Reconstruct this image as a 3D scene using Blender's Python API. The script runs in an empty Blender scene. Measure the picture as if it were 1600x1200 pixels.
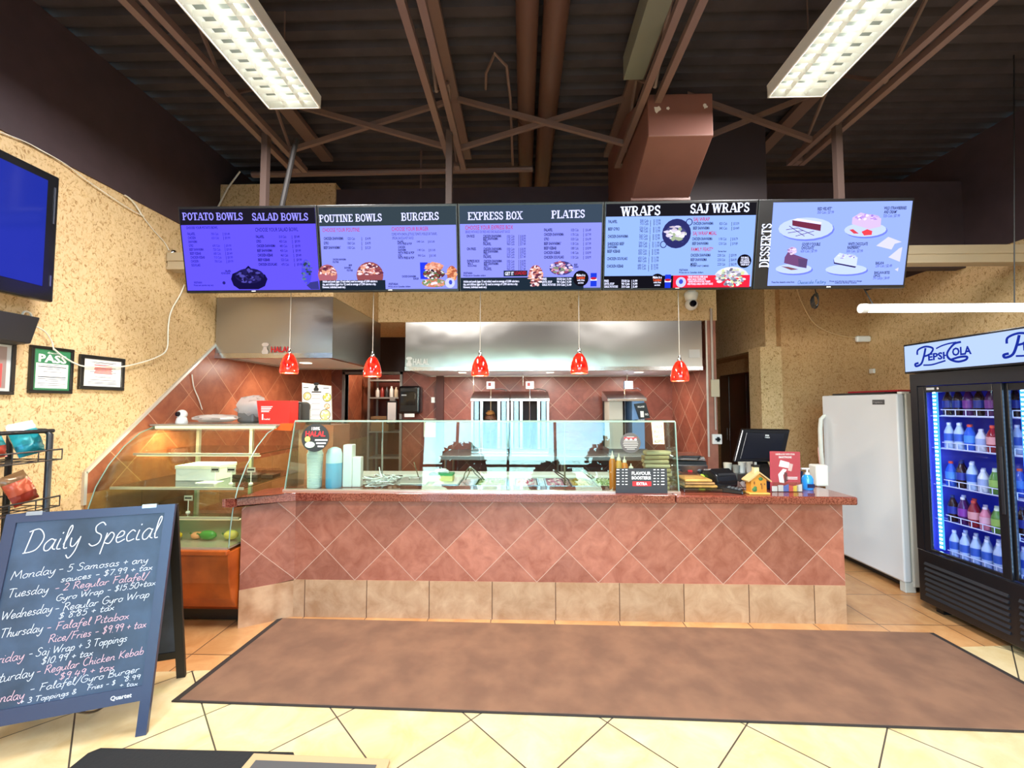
import bpy, bmesh, math, random
from mathutils import Vector, Matrix
random.seed(7)
SC = bpy.context.scene
COL = SC.collection

# ------------------------------------------------------------------ camera, world, exposure
FPX, YAW, PIT, EYE = 657.0, math.radians(1.5), math.radians(2.8), 1.63
cd = bpy.data.cameras.new('camera'); cam = bpy.data.objects.new('camera', cd); COL.objects.link(cam)
cd.sensor_fit = 'HORIZONTAL'; cd.sensor_width = 36.0; cd.lens = FPX / 1600 * 36.0
cd.clip_start = 0.05; cd.clip_end = 200
cam.location = (0, 0, EYE); cam.rotation_euler = (math.radians(90) + PIT, 0, YAW)
SC.camera = cam

VS = SC.view_settings
SC.display_settings.display_device = 'sRGB'
VS.view_transform = 'Standard'; VS.look = 'None'; VS.gamma = 1.0; VS.use_curve_mapping = False
VS.exposure = 0.55

w = bpy.data.worlds.new('sky'); SC.world = w; w.use_nodes = True
nt = w.node_tree; bg = nt.nodes['Background']
sky = nt.nodes.new('ShaderNodeTexSky'); sky.sky_type = 'NISHITA'; sky.sun_disc = False
sky.sun_elevation = math.radians(42); sky.sun_rotation = math.radians(200); sky.air_density = 1.0; sky.dust_density = 1.5
tint = nt.nodes.new('ShaderNodeMix'); tint.data_type = 'RGBA'; tint.blend_type = 'MULTIPLY'; tint.inputs[0].default_value = 1; tint.inputs[7].default_value = (.56, .86, 1, 1)
nt.links.new(sky.outputs[0], tint.inputs[6]); nt.links.new(tint.outputs[2], bg.inputs['Color']); bg.inputs['Strength'].default_value = 1.3

# daylight portal in the shop window behind the camera
ld = bpy.data.lights.new('window_portal', 'AREA'); ld.shape = 'RECTANGLE'; ld.size = 4.5; ld.size_y = 3.2
ld.cycles.is_portal = True
lo = bpy.data.objects.new('window_portal', ld); COL.objects.link(lo)
lo.location = (-0.15, -3.25, 1.95); lo.rotation_euler = (math.radians(90), 0, 0)

# ------------------------------------------------------------------ pixel rays of the photo onto real planes
_cy, _sy, _cp, _sp = math.cos(YAW), math.sin(YAW), math.cos(PIT), math.sin(PIT)
_F = Vector((-_sy*_cp, _cy*_cp, _sp)); _R = Vector((_cy, _sy, 0)); _U = Vector((_sy*_sp, -_cy*_sp, _cp))
EYEV = Vector((0, 0, EYE))
def ray(px, py): return _F + _R*((px-800)/FPX) + _U*((600-py)/FPX)
def hit(px, py, o, n):
    d = ray(px, py); n = Vector(n); return EYEV + d*((Vector(o)-EYEV).dot(n)/d.dot(n))
def atY(px, py, Y): return hit(px, py, (0, Y, 0), (0, 1, 0))
def atX(px, py, X): return hit(px, py, (X, 0, 0), (1, 0, 0))
def atZ(px, py, Z): return hit(px, py, (0, 0, Z), (0, 0, 1))

# ------------------------------------------------------------------ materials
def lin(h):
    if not isinstance(h, str): return (*h, 1.0) if len(h) == 3 else h
    h = h.lstrip('#'); out = []
    for i in (0, 2, 4):
        c = int(h[i:i+2], 16)/255
        out.append(c/12.92 if c <= .04045 else ((c+.055)/1.055)**2.4)
    return (*out, 1.0)
MATS = {}
def mat(name, color='', rough=.5, metal=0.0, emit=None, es=1.0, spec=.5, trans=0.0, alpha=1.0, noise=0, nscale=20, bump=0, coat=0, aniso=0, color2=None):
    if name in MATS: return MATS[name]
    assert color, name
    m = bpy.data.materials.new(name); m.use_nodes = True; MATS[name] = m
    nt = m.node_tree; b = nt.nodes['Principled BSDF']
    b.inputs['Base Color'].default_value = lin(color); b.inputs['Roughness'].default_value = rough
    b.inputs['Metallic'].default_value = metal; b.inputs['Specular IOR Level'].default_value = spec
    b.inputs['Transmission Weight'].default_value = trans; b.inputs['Alpha'].default_value = alpha
    b.inputs['Coat Weight'].default_value = coat
    if aniso: b.inputs['Anisotropic'].default_value = aniso
    if emit: b.inputs['Emission Color'].default_value = lin(emit); b.inputs['Emission Strength'].default_value = es
    if noise or bump:
        tc = nt.nodes.new('ShaderNodeTexCoord'); nz = nt.nodes.new('ShaderNodeTexNoise')
        nz.inputs['Scale'].default_value = nscale; nz.inputs['Detail'].default_value = 4
        nt.links.new(tc.outputs['Object'], nz.inputs['Vector'])
        if noise:
            mx = nt.nodes.new('ShaderNodeMix'); mx.data_type = 'RGBA'
            a = lin(color); c2 = lin(color2) if color2 else tuple(x*(1-noise) for x in a[:3])+(1,)
            mx.inputs[6].default_value = a; mx.inputs[7].default_value = c2
            rp = nt.nodes.new('ShaderNodeMapRange'); rp.inputs['From Min'].default_value = .35; rp.inputs['From Max'].default_value = .65
            nt.links.new(nz.outputs['Fac'], rp.inputs['Value']); nt.links.new(rp.outputs[0], mx.inputs[0])
            nt.links.new(mx.outputs[2], b.inputs['Base Color'])
        if bump:
            bp = nt.nodes.new('ShaderNodeBump'); bp.inputs['Strength'].default_value = bump; bp.inputs['Distance'].default_value = .01
            nt.links.new(nz.outputs['Fac'], bp.inputs['Height']); nt.links.new(bp.outputs[0], b.inputs['Normal'])
    return m
def emis(name, color, s=1.0):
    if name in MATS: return MATS[name]
    m = bpy.data.materials.new(name); m.use_nodes = True; MATS[name] = m
    nt = m.node_tree; nt.nodes.clear(); o = nt.nodes.new('ShaderNodeOutputMaterial'); e = nt.nodes.new('ShaderNodeEmission')
    e.inputs[0].default_value = lin(color); e.inputs[1].default_value = s; nt.links.new(e.outputs[0], o.inputs[0]); return m
def glass(name, tint='#ffffff', refl=1.0, rough=0.0, base=.045):
    """clear pane: light passes straight through, the surface mirrors more at grazing angles"""
    if name in MATS: return MATS[name]
    m = bpy.data.materials.new(name); m.use_nodes = True; MATS[name] = m
    nt = m.node_tree; nt.nodes.clear(); N = nt.nodes.new; L = nt.links.new
    o = N('ShaderNodeOutputMaterial'); mx = N('ShaderNodeMixShader'); t = N('ShaderNodeBsdfTransparent'); g = N('ShaderNodeBsdfGlossy')
    t.inputs[0].default_value = lin(tint); g.inputs['Roughness'].default_value = rough
    lw = N('ShaderNodeLayerWeight'); pw = N('ShaderNodeMath'); pw.operation = 'POWER'; pw.inputs[1].default_value = 4.5
    ma = N('ShaderNodeMath'); ma.operation = 'MULTIPLY_ADD'; ma.inputs[1].default_value = .9*refl; ma.inputs[2].default_value = base*refl
    lw.inputs['Blend'].default_value = .5
    L(lw.outputs['Facing'], pw.inputs[0]); L(pw.outputs[0], ma.inputs[0]); L(ma.outputs[0], mx.inputs[0])
    L(t.outputs[0], mx.inputs[1]); L(g.outputs[0], mx.inputs[2]); L(mx.outputs[0], o.inputs[0]); return m

def _dotuv(nt, tc, vec, size, off):
    d = nt.nodes.new('ShaderNodeVectorMath'); d.operation = 'DOT_PRODUCT'; d.inputs[1].default_value = vec
    nt.links.new(tc, d.inputs[0])
    a = nt.nodes.new('ShaderNodeMath'); a.operation = 'MULTIPLY_ADD'; a.inputs[1].default_value = 1/size; a.inputs[2].default_value = off
    nt.links.new(d.outputs['Value'], a.inputs[0]); return a.outputs[0]
def _edge(nt, s, half):
    f = nt.nodes.new('ShaderNodeMath'); f.operation = 'FRACT'; nt.links.new(s, f.inputs[0])
    p = nt.nodes.new('ShaderNodeMath'); p.operation = 'PINGPONG'; p.inputs[1].default_value = .5; nt.links.new(f.outputs[0], p.inputs[0])
    l = nt.nodes.new('ShaderNodeMath'); l.operation = 'LESS_THAN'; l.inputs[1].default_value = half; nt.links.new(p.outputs[0], l.inputs[0])
    return l.outputs[0]
def tiles(nt, u, v, su, sv, ou, ov, c1, c2, grout, gw=.006, nscale=6, var=.25, big=1.5):
    """colour socket and grout mask of a tile field lying in the plane of u, v (metres, object space)"""
    N, L = nt.nodes.new, nt.links.new
    tc = N('ShaderNodeTexCoord').outputs['Object']
    uu = _dotuv(nt, tc, u, su, ou); vv = _dotuv(nt, tc, v, sv, ov)
    g = N('ShaderNodeMath'); g.operation = 'MAXIMUM'
    L(_edge(nt, uu, gw/su/2), g.inputs[0]); L(_edge(nt, vv, gw/sv/2), g.inputs[1])
    fl = []
    for s in (uu, vv):
        f = N('ShaderNodeMath'); f.operation = 'FLOOR'; L(s, f.inputs[0]); fl.append(f.outputs[0])
    cb = N('ShaderNodeCombineXYZ'); L(fl[0], cb.inputs[0]); L(fl[1], cb.inputs[1])
    wn = N('ShaderNodeTexWhiteNoise'); wn.noise_dimensions = '3D'; L(cb.outputs[0], wn.inputs['Vector'])
    vo = N('ShaderNodeVectorMath'); vo.operation = 'MULTIPLY_ADD'; vo.inputs[1].default_value = (7, 7, 7)
    L(wn.outputs['Color'], vo.inputs[0]); L(tc, vo.inputs[2])
    n1 = N('ShaderNodeTexNoise'); n1.inputs['Scale'].default_value = nscale; n1.inputs['Detail'].default_value = 7; n1.inputs['Roughness'].default_value = .65
    n1.inputs['Distortion'].default_value = .6
    L(vo.outputs[0], n1.inputs['Vector'])
    mr = N('ShaderNodeMapRange'); mr.inputs['From Min'].default_value = .3; mr.inputs['From Max'].default_value = .7
    L(n1.outputs['Fac'], mr.inputs['Value'])
    mx = N('ShaderNodeMix'); mx.data_type = 'RGBA'; mx.inputs[6].default_value = lin(c1); mx.inputs[7].default_value = lin(c2); L(mr.outputs[0], mx.inputs[0])
    hv = N('ShaderNodeHueSaturation'); L(mx.outputs[2], hv.inputs['Color'])
    vr = N('ShaderNodeMapRange'); vr.inputs['To Min'].default_value = 1-var; vr.inputs['To Max'].default_value = 1+var*.6; L(wn.outputs['Value'], vr.inputs['Value'])
    L(vr.outputs[0], hv.inputs['Value'])
    m2 = N('ShaderNodeMix'); m2.data_type = 'RGBA'; m2.inputs[7].default_value = lin(grout); L(hv.outputs[0], m2.inputs[6]); L(g.outputs[0], m2.inputs[0])
    return m2.outputs[2], g.outputs[0], n1.outputs['Fac']
def tile_mat(name, u, v, su, sv, ou, ov, c1, c2, grout, rough=.35, **k):
    m = bpy.data.materials.new(name); m.use_nodes = True; nt = m.node_tree; b = nt.nodes['Principled BSDF']
    c, g, n = tiles(nt, u, v, su, sv, ou, ov, c1, c2, grout, **k)
    nt.links.new(c, b.inputs['Base Color']); b.inputs['Roughness'].default_value = rough
    bp = nt.nodes.new('ShaderNodeBump'); bp.inputs['Strength'].default_value = .35; bp.inputs['Distance'].default_value = .004; bp.invert = True
    nt.links.new(g, bp.inputs['Height']); nt.links.new(bp.outputs[0], b.inputs['Normal'])
    return m
def stucco(name, c1, c2, c3, bump=.6, scale=40, stretch=(1, 1, .7)):
    m = bpy.data.materials.new(name); m.use_nodes = True; nt = m.node_tree; N, L = nt.nodes.new, nt.links.new; b = nt.nodes['Principled BSDF']
    tc = N('ShaderNodeTexCoord'); mp = N('ShaderNodeMapping'); mp.inputs['Scale'].default_value = stretch; L(tc.outputs['Object'], mp.inputs['Vector'])
    n = N('ShaderNodeTexNoise'); n.inputs['Scale'].default_value = scale; n.inputs['Detail'].default_value = 5; n.inputs['Roughness'].default_value = .6; n.inputs['Distortion'].default_value = 1.6
    L(mp.outputs[0], n.inputs['Vector'])
    r = N('ShaderNodeValToRGB'); e = r.color_ramp.elements
    e[0].position = .36; e[0].color = lin(c3); e[1].position = .53; e[1].color = lin(c1)
    e2 = r.color_ramp.elements.new(.43); e2.color = lin(c2)
    L(n.outputs['Fac'], r.inputs[0])
    nb = N('ShaderNodeTexNoise'); nb.inputs['Scale'].default_value = 1.3; nb.inputs['Detail'].default_value = 3; L(tc.outputs['Object'], nb.inputs['Vector'])
    hv = N('ShaderNodeHueSaturation'); vr = N('ShaderNodeMapRange'); vr.inputs['To Min'].default_value = .8; vr.inputs['To Max'].default_value = 1.15
    L(nb.outputs['Fac'], vr.inputs['Value']); L(vr.outputs[0], hv.inputs['Value']); L(r.outputs[0], hv.inputs['Color']); L(hv.outputs[0], b.inputs['Base Color'])
    b.inputs['Roughness'].default_value = .8
    bp = N('ShaderNodeBump'); bp.inputs['Strength'].default_value = bump; bp.inputs['Distance'].default_value = .012
    L(n.outputs['Fac'], bp.inputs['Height']); L(bp.outputs[0], b.inputs['Normal']); return m

# ------------------------------------------------------------------ mesh builder
class MB:
    def __init__(s, X=None): s.v, s.f, s.mi, s.m, s.X, s.runs = [], [], [], 0, X, []
    def add(s, vs, fs):
        b = len(s.v)
        for p in vs:
            p = Vector(p); s.v.append(s.X @ p if s.X else p)
        for f in fs: s.f.append([b+i for i in f]); s.mi.append(s.m)
        return s
    def mat(s, i): s.m = i; return s
    def box(s, x0, x1, y0, y1, z0, z1):
        return s.add([(x0,y0,z0),(x1,y0,z0),(x1,y1,z0),(x0,y1,z0),(x0,y0,z1),(x1,y0,z1),(x1,y1,z1),(x0,y1,z1)],
                     [(0,3,2,1),(4,5,6,7),(0,1,5,4),(1,2,6,5),(2,3,7,6),(3,0,4,7)])
    def hexa(s, p): return s.add(p, [(0,3,2,1),(4,5,6,7),(0,1,5,4),(1,2,6,5),(2,3,7,6),(3,0,4,7)])
    def poly(s, pts): return s.add(pts, [tuple(range(len(pts)))])
    def prism(s, pts, d):
        """pts: loop of 3D points, extruded by vector d"""
        n = len(pts); d = Vector(d); a = [Vector(p) for p in pts]; b = [p+d for p in a]
        return s.add(a+b, [tuple(range(n))[::-1], tuple(range(n, 2*n))] + [(i, (i+1) % n, n+(i+1) % n, n+i) for i in range(n)])
    def tube(s, pts, r, n=8, cap=True):
        pts = [Vector(p) for p in pts]; k = len(pts); rr = r if isinstance(r, (list, tuple)) else [r]*k
        vs, fs, ref = [], [], None
        for i, p in enumerate(pts):
            t = (pts[min(i+1, k-1)] - pts[max(i-1, 0)]).normalized()
            if ref is None:
                ref = t.orthogonal().normalized()
            ref = (ref - t*ref.dot(t)); ref = ref.normalized() if ref.length > 1e-6 else t.orthogonal().normalized()
            bn = t.cross(ref)
            for j in range(n):
                a = 2*math.pi*j/n; vs.append(p + (ref*math.cos(a) + bn*math.sin(a))*rr[i])
        for i in range(k-1):
            for j in range(n): fs.append((i*n+j, i*n+(j+1) % n, (i+1)*n+(j+1) % n, (i+1)*n+j))
        if cap: fs += [tuple(range(n))[::-1], tuple(range((k-1)*n, k*n))]
        return s.add(vs, fs)
    def lathe(s, prof, c=(0, 0, 0), n=20, axis=None, cap=True):
        """prof: (radius, height) list around +z at c (or around axis)"""
        c = Vector(c); q = Vector((0, 0, 1)).rotation_difference(Vector(axis)) if axis else None
        vs, fs, k = [], [], len(prof)
        for r, h in prof:
            for j in range(n):
                a = 2*math.pi*j/n; p = Vector((r*math.cos(a), r*math.sin(a), h)); vs.append(c + (q @ p if q else p))
        for i in range(k-1):
            for j in range(n): fs.append((i*n+j, i*n+(j+1) % n, (i+1)*n+(j+1) % n, (i+1)*n+j))
        if cap:
            if prof[0][0] > 1e-5: fs.append(tuple(range(n))[::-1])
            if prof[-1][0] > 1e-5: fs.append(tuple(range((k-1)*n, k*n)))
        return s.add(vs, fs)
    def ball(s, c, r, sx=1, sy=1, sz=1, n=12, m=8):
        prof = [(max(r*math.sin(math.pi*i/m), 1e-4), -r*math.cos(math.pi*i/m)) for i in range(m+1)]
        vs, fs = [], []
        for a, h in prof:
            for j in range(n):
                t = 2*math.pi*j/n; vs.append((c[0]+a*math.cos(t)*sx, c[1]+a*math.sin(t)*sy, c[2]+h*sz))
        for i in range(m):
            for j in range(n): fs.append((i*n+j, i*n+(j+1) % n, (i+1)*n+(j+1) % n, (i+1)*n+j))
        return s.add(vs, fs)
    def lump(s, c, r, seed=0, amp=.25, sx=1, sy=1, sz=1, n=12, m=8):
        rnd = random.Random(seed); b = len(s.v); s.ball(c, r, sx, sy, sz, n, m); C = s.X @ Vector(c) if s.X else Vector(c)
        for i in range(b, len(s.v)): s.v[i] = C + (s.v[i]-C)*(1+rnd.uniform(-amp, amp))
        return s
    def disc(s, o, u, v, r, n=24, ry=None):
        o, u, v = Vector(o), Vector(u).normalized(), Vector(v).normalized()
        return s.poly([o+u*r*math.cos(2*math.pi*i/n)+v*(ry or r)*math.sin(2*math.pi*i/n) for i in range(n)])
    def text(s, t, o, u, v, h, width=None, align='L', bold=0.0, xs=1.0):
        """flat lettering of cap height h from baseline start o along u, up v; width squeezes it to fit"""
        vs, fs, wd = glyphs(t, bold)
        k = h/0.69; kx = k*xs
        if width: kx = width/max(wd, 1e-6)
        o, u, v = Vector(o), Vector(u).normalized(), Vector(v).normalized()
        sh = {'L': 0, 'C': -wd/2, 'R': -wd}[align]
        s.runs.append((len(s.v), len(s.v)+len(vs), len(s.f), len(s.f)+len(fs)))
        return s.add([o+u*((x+sh)*kx)+v*(y*k) for x, y in vs], fs)
    def ribbon(s, pts, w, nrm):
        pts = [Vector(p) for p in pts]; nrm = Vector(nrm).normalized(); k = len(pts); vs = []
        for i, p in enumerate(pts):
            t = pts[min(i+1, k-1)]-pts[max(i-1, 0)]
            if t.length < 1e-7: t = Vector((1, 0, 0))
            d = t.normalized().cross(nrm)*(w/2); vs += [p-d, p+d]
        return s.add(vs, [(2*i, 2*i+1, 2*i+3, 2*i+2) for i in range(k-1)])
    def blocks(s, name, m, parent, gap=.019):
        """lettering split into one part per block of text that stands apart"""
        bb = []
        for v0, v1, f0, f1 in s.runs:
            vs = s.v[v0:v1]; bb.append([min(p[i] for p in vs) for i in range(3)]+[max(p[i] for p in vs) for i in range(3)])
        par = list(range(len(bb)))
        def root(i):
            while par[i] != i: i = par[i]
            return i
        for i in range(len(bb)):
            for j in range(i):
                if sum(max(0, bb[i][k]-bb[j][k+3], bb[j][k]-bb[i][k+3])**2 for k in range(3)) <= gap*gap: par[root(i)] = root(j)
        out = {}
        for i, (v0, v1, f0, f1) in enumerate(s.runs):
            q = out.setdefault(root(i), MB()); b = len(q.v); q.v += s.v[v0:v1]; q.f += [[k-v0+b for k in f] for f in s.f[f0:f1]]; q.mi += s.mi[f0:f1]
        return [q.obj(name, m, parent) for q in out.values()]
    def obj(s, name, mats, parent=None, smooth=None, bevel=0, seg=2):
        me = bpy.data.meshes.new(name); me.from_pydata([tuple(p) for p in s.v], [], s.f)
        for m in (mats if isinstance(mats, (list, tuple)) else [mats]): me.materials.append(m)
        me.polygons.foreach_set('material_index', s.mi)
        bm = bmesh.new(); bm.from_mesh(me); bmesh.ops.recalc_face_normals(bm, faces=bm.faces) if not getattr(s, 'keep', False) else None
        bm.to_mesh(me); bm.free(); me.update()
        if smooth:
            me.shade_smooth(); me.set_sharp_from_angle(angle=math.radians(smooth))
        o = bpy.data.objects.new(name, me); COL.objects.link(o)
        if bevel:
            bv = o.modifiers.new('edge', 'BEVEL'); bv.width = bevel; bv.segments = seg; bv.limit_method = 'ANGLE'; bv.angle_limit = math.radians(40)
        if parent is not None:
            o.parent = parent; o.location = -WT.get(parent.name, Vector())
        return o
WT = {}
_GC = {}
def glyphs(t, bold=0.0):
    key = (t, bold)
    if key not in _GC:
        c = bpy.data.curves.new('t', 'FONT'); c.body = t; c.resolution_u = 2; c.offset = bold
        o = bpy.data.objects.new('t', c); me = o.to_mesh()
        vs = [(p.co.x, p.co.y) for p in me.vertices]; fs = [tuple(p.vertices) for p in me.polygons]
        o.to_mesh_clear(); bpy.data.objects.remove(o); bpy.data.curves.remove(c)
        x0 = min((x for x, y in vs), default=0); x1 = max((x for x, y in vs), default=1)
        _GC[key] = ([(x-x0, y) for x, y in vs], fs, x1-x0)
    return _GC[key]
def thing(name, label, cat, loc, group=None):
    o = bpy.data.objects.new(name, None); COL.objects.link(o); o.location = loc; o.empty_display_size = .05
    WT[o.name] = Vector(loc); return tag(o, label, cat, group)
def tag(o, label, cat, group=None, kind=None):
    o['label'] = label; o['category'] = cat
    if group: o['group'] = group
    if kind: o['kind'] = kind
    return o
def part_label(o, label): o['label'] = label; return o
def struct(o): o['kind'] = 'structure'; return o
def dup(root, delta, label=None, group=None, rename=None):
    """copy of a thing with its parts and sub-parts, moved by delta"""
    def cp(o, par):
        c = o.copy(); COL.objects.link(c)
        if par is not None: c.parent = par
        for ch in list(o.children): cp(ch, c)
        return c
    r = cp(root, None); r.location = root.location + Vector(delta); WT[r.name] = WT.get(root.name, Vector()) + Vector(delta)
    if label: r['label'] = label
    if group: r['group'] = group
    return r

# ------------------------------------------------------------------ hand lettering (strokes) and slab capitals
def spline(p, n=5):
    if len(p) < 3: return [Vector((*a, 0)) for a in p]
    q = [p[0]]+list(p)+[p[-1]]; out = []
    for i in range(1, len(q)-2):
        a, b, c, d = [Vector((*x, 0)) for x in q[i-1:i+3]]
        for k in range(n):
            t = k/n; out.append(.5*((2*b)+(c-a)*t+(2*a-5*b+4*c-d)*t*t+(3*b-a-3*c+d)*t**3))
    return out+[Vector((*p[-1], 0))]
HAND = {
'a':(.5,[[(.42,.42),(.25,.5),(.08,.3),(.12,.06),(.28,.04),(.4,.3),(.44,.47)],[(.43,.45),(.4,.12),(.52,.04)]]),
'b':(.46,[[(.14,1),(.1,.5),(.08,.05)],[(.09,.25),(.28,.48),(.41,.3),(.32,.04),(.09,.05)]]),
'c':(.4,[[(.36,.42),(.22,.5),(.06,.28),(.14,.03),(.38,.1)]]),
'd':(.5,[[(.4,.4),(.22,.48),(.06,.25),(.16,.02),(.36,.2)],[(.47,1),(.4,.15),(.52,.04)]]),
'e':(.42,[[(.06,.22),(.3,.3),(.32,.46),(.18,.5),(.06,.25),(.16,.02),(.42,.14)]]),
'f':(.36,[[(.4,.88),(.3,1),(.19,.8),(.13,.1),(.06,-.35)],[(.02,.45),(.36,.5)]]),
'g':(.48,[[(.4,.42),(.22,.5),(.07,.28),(.2,.05),(.38,.3)],[(.43,.48),(.38,-.2),(.2,-.4),(.05,-.25)]]),
'h':(.48,[[(.15,1),(.08,.02)],[(.09,.2),(.25,.46),(.38,.4),(.36,.08),(.48,.04)]]),
'i':(.22,[[(.11,.48),(.07,.08),(.22,.04)],[(.13,.68),(.15,.74)]]),
'j':(.26,[[(.17,.48),(.14,-.2),(.02,-.38),(-.06,-.2)],[(.18,.68),(.2,.74)]]),
'k':(.45,[[(.14,1),(.08,.02)],[(.38,.5),(.1,.22),(.44,.02)]]),
'l':(.24,[[(.06,.2),(.21,.8),(.17,1),(.1,.8),(.1,.1),(.24,.05)]]),
'm':(.72,[[(.08,.46),(.06,.02)],[(.07,.25),(.22,.48),(.32,.4),(.3,.02)],[(.31,.25),(.46,.48),(.56,.4),(.55,.08),(.7,.04)]]),
'n':(.48,[[(.08,.46),(.06,.02)],[(.07,.25),(.24,.48),(.36,.4),(.34,.08),(.48,.04)]]),
'o':(.46,[[(.24,.5),(.07,.3),(.14,.03),(.34,.08),(.4,.34),(.24,.5),(.32,.42),(.46,.44)]]),
'p':(.46,[[(.1,.5),(.04,-.4)],[(.09,.2),(.24,.5),(.4,.36),(.3,.04),(.09,.08)]]),
'r':(.36,[[(.08,.46),(.06,.02)],[(.07,.25),(.2,.45),(.36,.44)]]),
's':(.38,[[(.34,.44),(.18,.5),(.1,.36),(.3,.2),(.2,.02),(.04,.08)]]),
't':(.34,[[(.19,.85),(.12,.1),(.2,.02),(.34,.1)],[(.02,.52),(.36,.56)]]),
'u':(.48,[[(.06,.46),(.08,.08),(.24,.04),(.38,.3),(.4,.47)],[(.4,.46),(.38,.1),(.48,.04)]]),
'w':(.64,[[(.06,.46),(.1,.06),(.24,.05),(.32,.4),(.36,.06),(.5,.06),(.58,.46)]]),
'x':(.42,[[(.06,.46),(.38,.02)],[(.36,.48),(.04,.02)]]),
'y':(.46,[[(.06,.46),(.1,.14),(.24,.1),(.38,.4)],[(.4,.48),(.34,-.1),(.18,-.4),(.04,-.25)]]),
'D':(.7,[[(.18,.95),(.12,.02)],[(.05,.9),(.4,.98),(.66,.6),(.5,.12),(.06,.02)]]),
'S':(.56,[[(.5,.85),(.34,1),(.14,.85),(.2,.6),(.44,.42),(.42,.1),(.2,0),(.04,.12)]]),
'M':(.8,[[(.06,.02),(.16,.95)],[(.16,.95),(.38,.3)],[(.38,.3),(.64,.95)],[(.64,.95),(.74,.02)]]),
'T':(.6,[[(.02,.92),(.3,.96),(.62,.92)],[(.32,.95),(.26,.02)]]),
'W':(.85,[[(.04,.95),(.18,.04)],[(.18,.04),(.42,.75)],[(.42,.75),(.56,.04)],[(.56,.04),(.84,.98)]]),
'F':(.55,[[(.2,.95),(.12,.02)],[(.1,.94),(.58,.97)],[(.15,.5),(.46,.54)]]),
'R':(.6,[[(.16,.95),(.1,.02)],[(.06,.9),(.4,1),(.5,.75),(.3,.52),(.15,.5)],[(.28,.5),(.58,.02)]]),
'G':(.65,[[(.56,.85),(.36,1),(.1,.7),(.1,.25),(.34,.02),(.56,.2),(.58,.45),(.34,.45)]]),
'P':(.52,[[(.16,.95),(.1,.02)],[(.06,.9),(.38,1),(.48,.72),(.3,.5),(.14,.48)]]),
'C':(.55,[[(.5,.85),(.34,1),(.1,.7),(.1,.25),(.3,.02),(.52,.15)]]),
'K':(.6,[[(.14,.95),(.1,.02)],[(.54,.95),(.13,.45)],[(.13,.45),(.56,.02)]]),
'B':(.58,[[(.14,.95),(.1,.02)],[(.06,.92),(.4,.98),(.44,.7),(.15,.52)],[(.15,.52),(.48,.4),(.46,.1),(.06,.02)]]),
'L':(.5,[[(.12,.95),(.08,.04)],[(.08,.04),(.48,.06)]]),'E':(.5,[[(.12,.95),(.08,.04)],[(.08,.04),(.46,.06)],[(.1,.5),(.4,.52)],[(.12,.94),(.48,.95)]]),
'A':(.6,[[(.04,.02),(.3,.95)],[(.3,.95),(.54,.02)],[(.14,.38),(.46,.38)]]),'N':(.6,[[(.1,.02),(.12,.95)],[(.12,.95),(.5,.02)],[(.5,.02),(.54,.95)]]),
'O':(.6,[[(.3,.96),(.08,.6),(.12,.1),(.36,.02),(.54,.4),(.48,.85),(.3,.96)]]),'I':(.2,[[(.1,.95),(.1,.02)]]),
'0':(.48,[[(.26,.96),(.06,.6),(.1,.1),(.3,.02),(.42,.4),(.38,.85),(.26,.96)]]),
'1':(.26,[[(.16,.95),(.1,.02)]]),
'2':(.5,[[(.08,.75),(.24,.96),(.42,.78),(.3,.4),(.06,.04)],[(.06,.04),(.46,.06)]]),
'3':(.46,[[(.08,.85),(.26,.96),(.38,.76),(.2,.54)],[(.2,.54),(.42,.36),(.34,.06),(.06,.08)]]),
'4':(.5,[[(.2,.95),(.06,.4)],[(.06,.4),(.46,.42)],[(.38,.8),(.32,.02)]]),
'5':(.48,[[(.16,.92),(.1,.55)],[(.1,.55),(.32,.6),(.4,.3),(.24,.02),(.04,.1)],[(.16,.92),(.44,.94)]]),
'7':(.46,[[(.04,.9),(.42,.92)],[(.42,.92),(.16,.02)]]),
'8':(.46,[[(.36,.82),(.22,.96),(.1,.78),(.34,.38),(.3,.08),(.12,.06),(.12,.34),(.36,.74),(.36,.82)]]),
'9':(.46,[[(.38,.8),(.24,.96),(.08,.76),(.18,.52),(.36,.7)],[(.4,.9),(.3,.02)]]),
'-':(.4,[[(.06,.4),(.36,.42)]]),'+':(.44,[[(.22,.66),(.2,.16)],[(.04,.4),(.4,.42)]]),
'$':(.5,[[(.42,.8),(.24,.9),(.1,.74),(.22,.55),(.4,.4),(.3,.12),(.06,.16)],[(.28,1.08),(.22,-.06)]]),
'/':(.42,[[(.42,1.05),(.04,-.15)]]),'.':(.2,[[(.08,.06),(.12,.02)]]),'&':(.5,[[(.44,.1),(.12,.7),(.26,.92),(.34,.7),(.06,.25),(.2,.02),(.46,.35)]]),
' ':(.3,[]),'*':(.3,[[(.05,.4),(.25,.6)],[(.25,.4),(.05,.6)]]),
}
def hand(mb, t, o, e, up, h, wd, nrm, fit=True):
    """chalk lettering from point o to point e"""
    r0 = (len(mb.v), len(mb.f)); tot = sum(HAND[c][0] for c in t); o, e = Vector(o), Vector(e); L = (e-o).length; u = (e-o).normalized(); up = Vector(up).normalized()
    k = L/tot if fit else h; x = 0
    for c in t:
        cw, st = HAND[c]
        for s in st: mb.ribbon([o+u*((x+p.x)*k + p.y*h*.12)+up*(p.y*h) for p in spline(s)], wd, nrm)
        x += cw
    mb.runs.append((r0[0], len(mb.v), r0[1], len(mb.f)))
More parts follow.
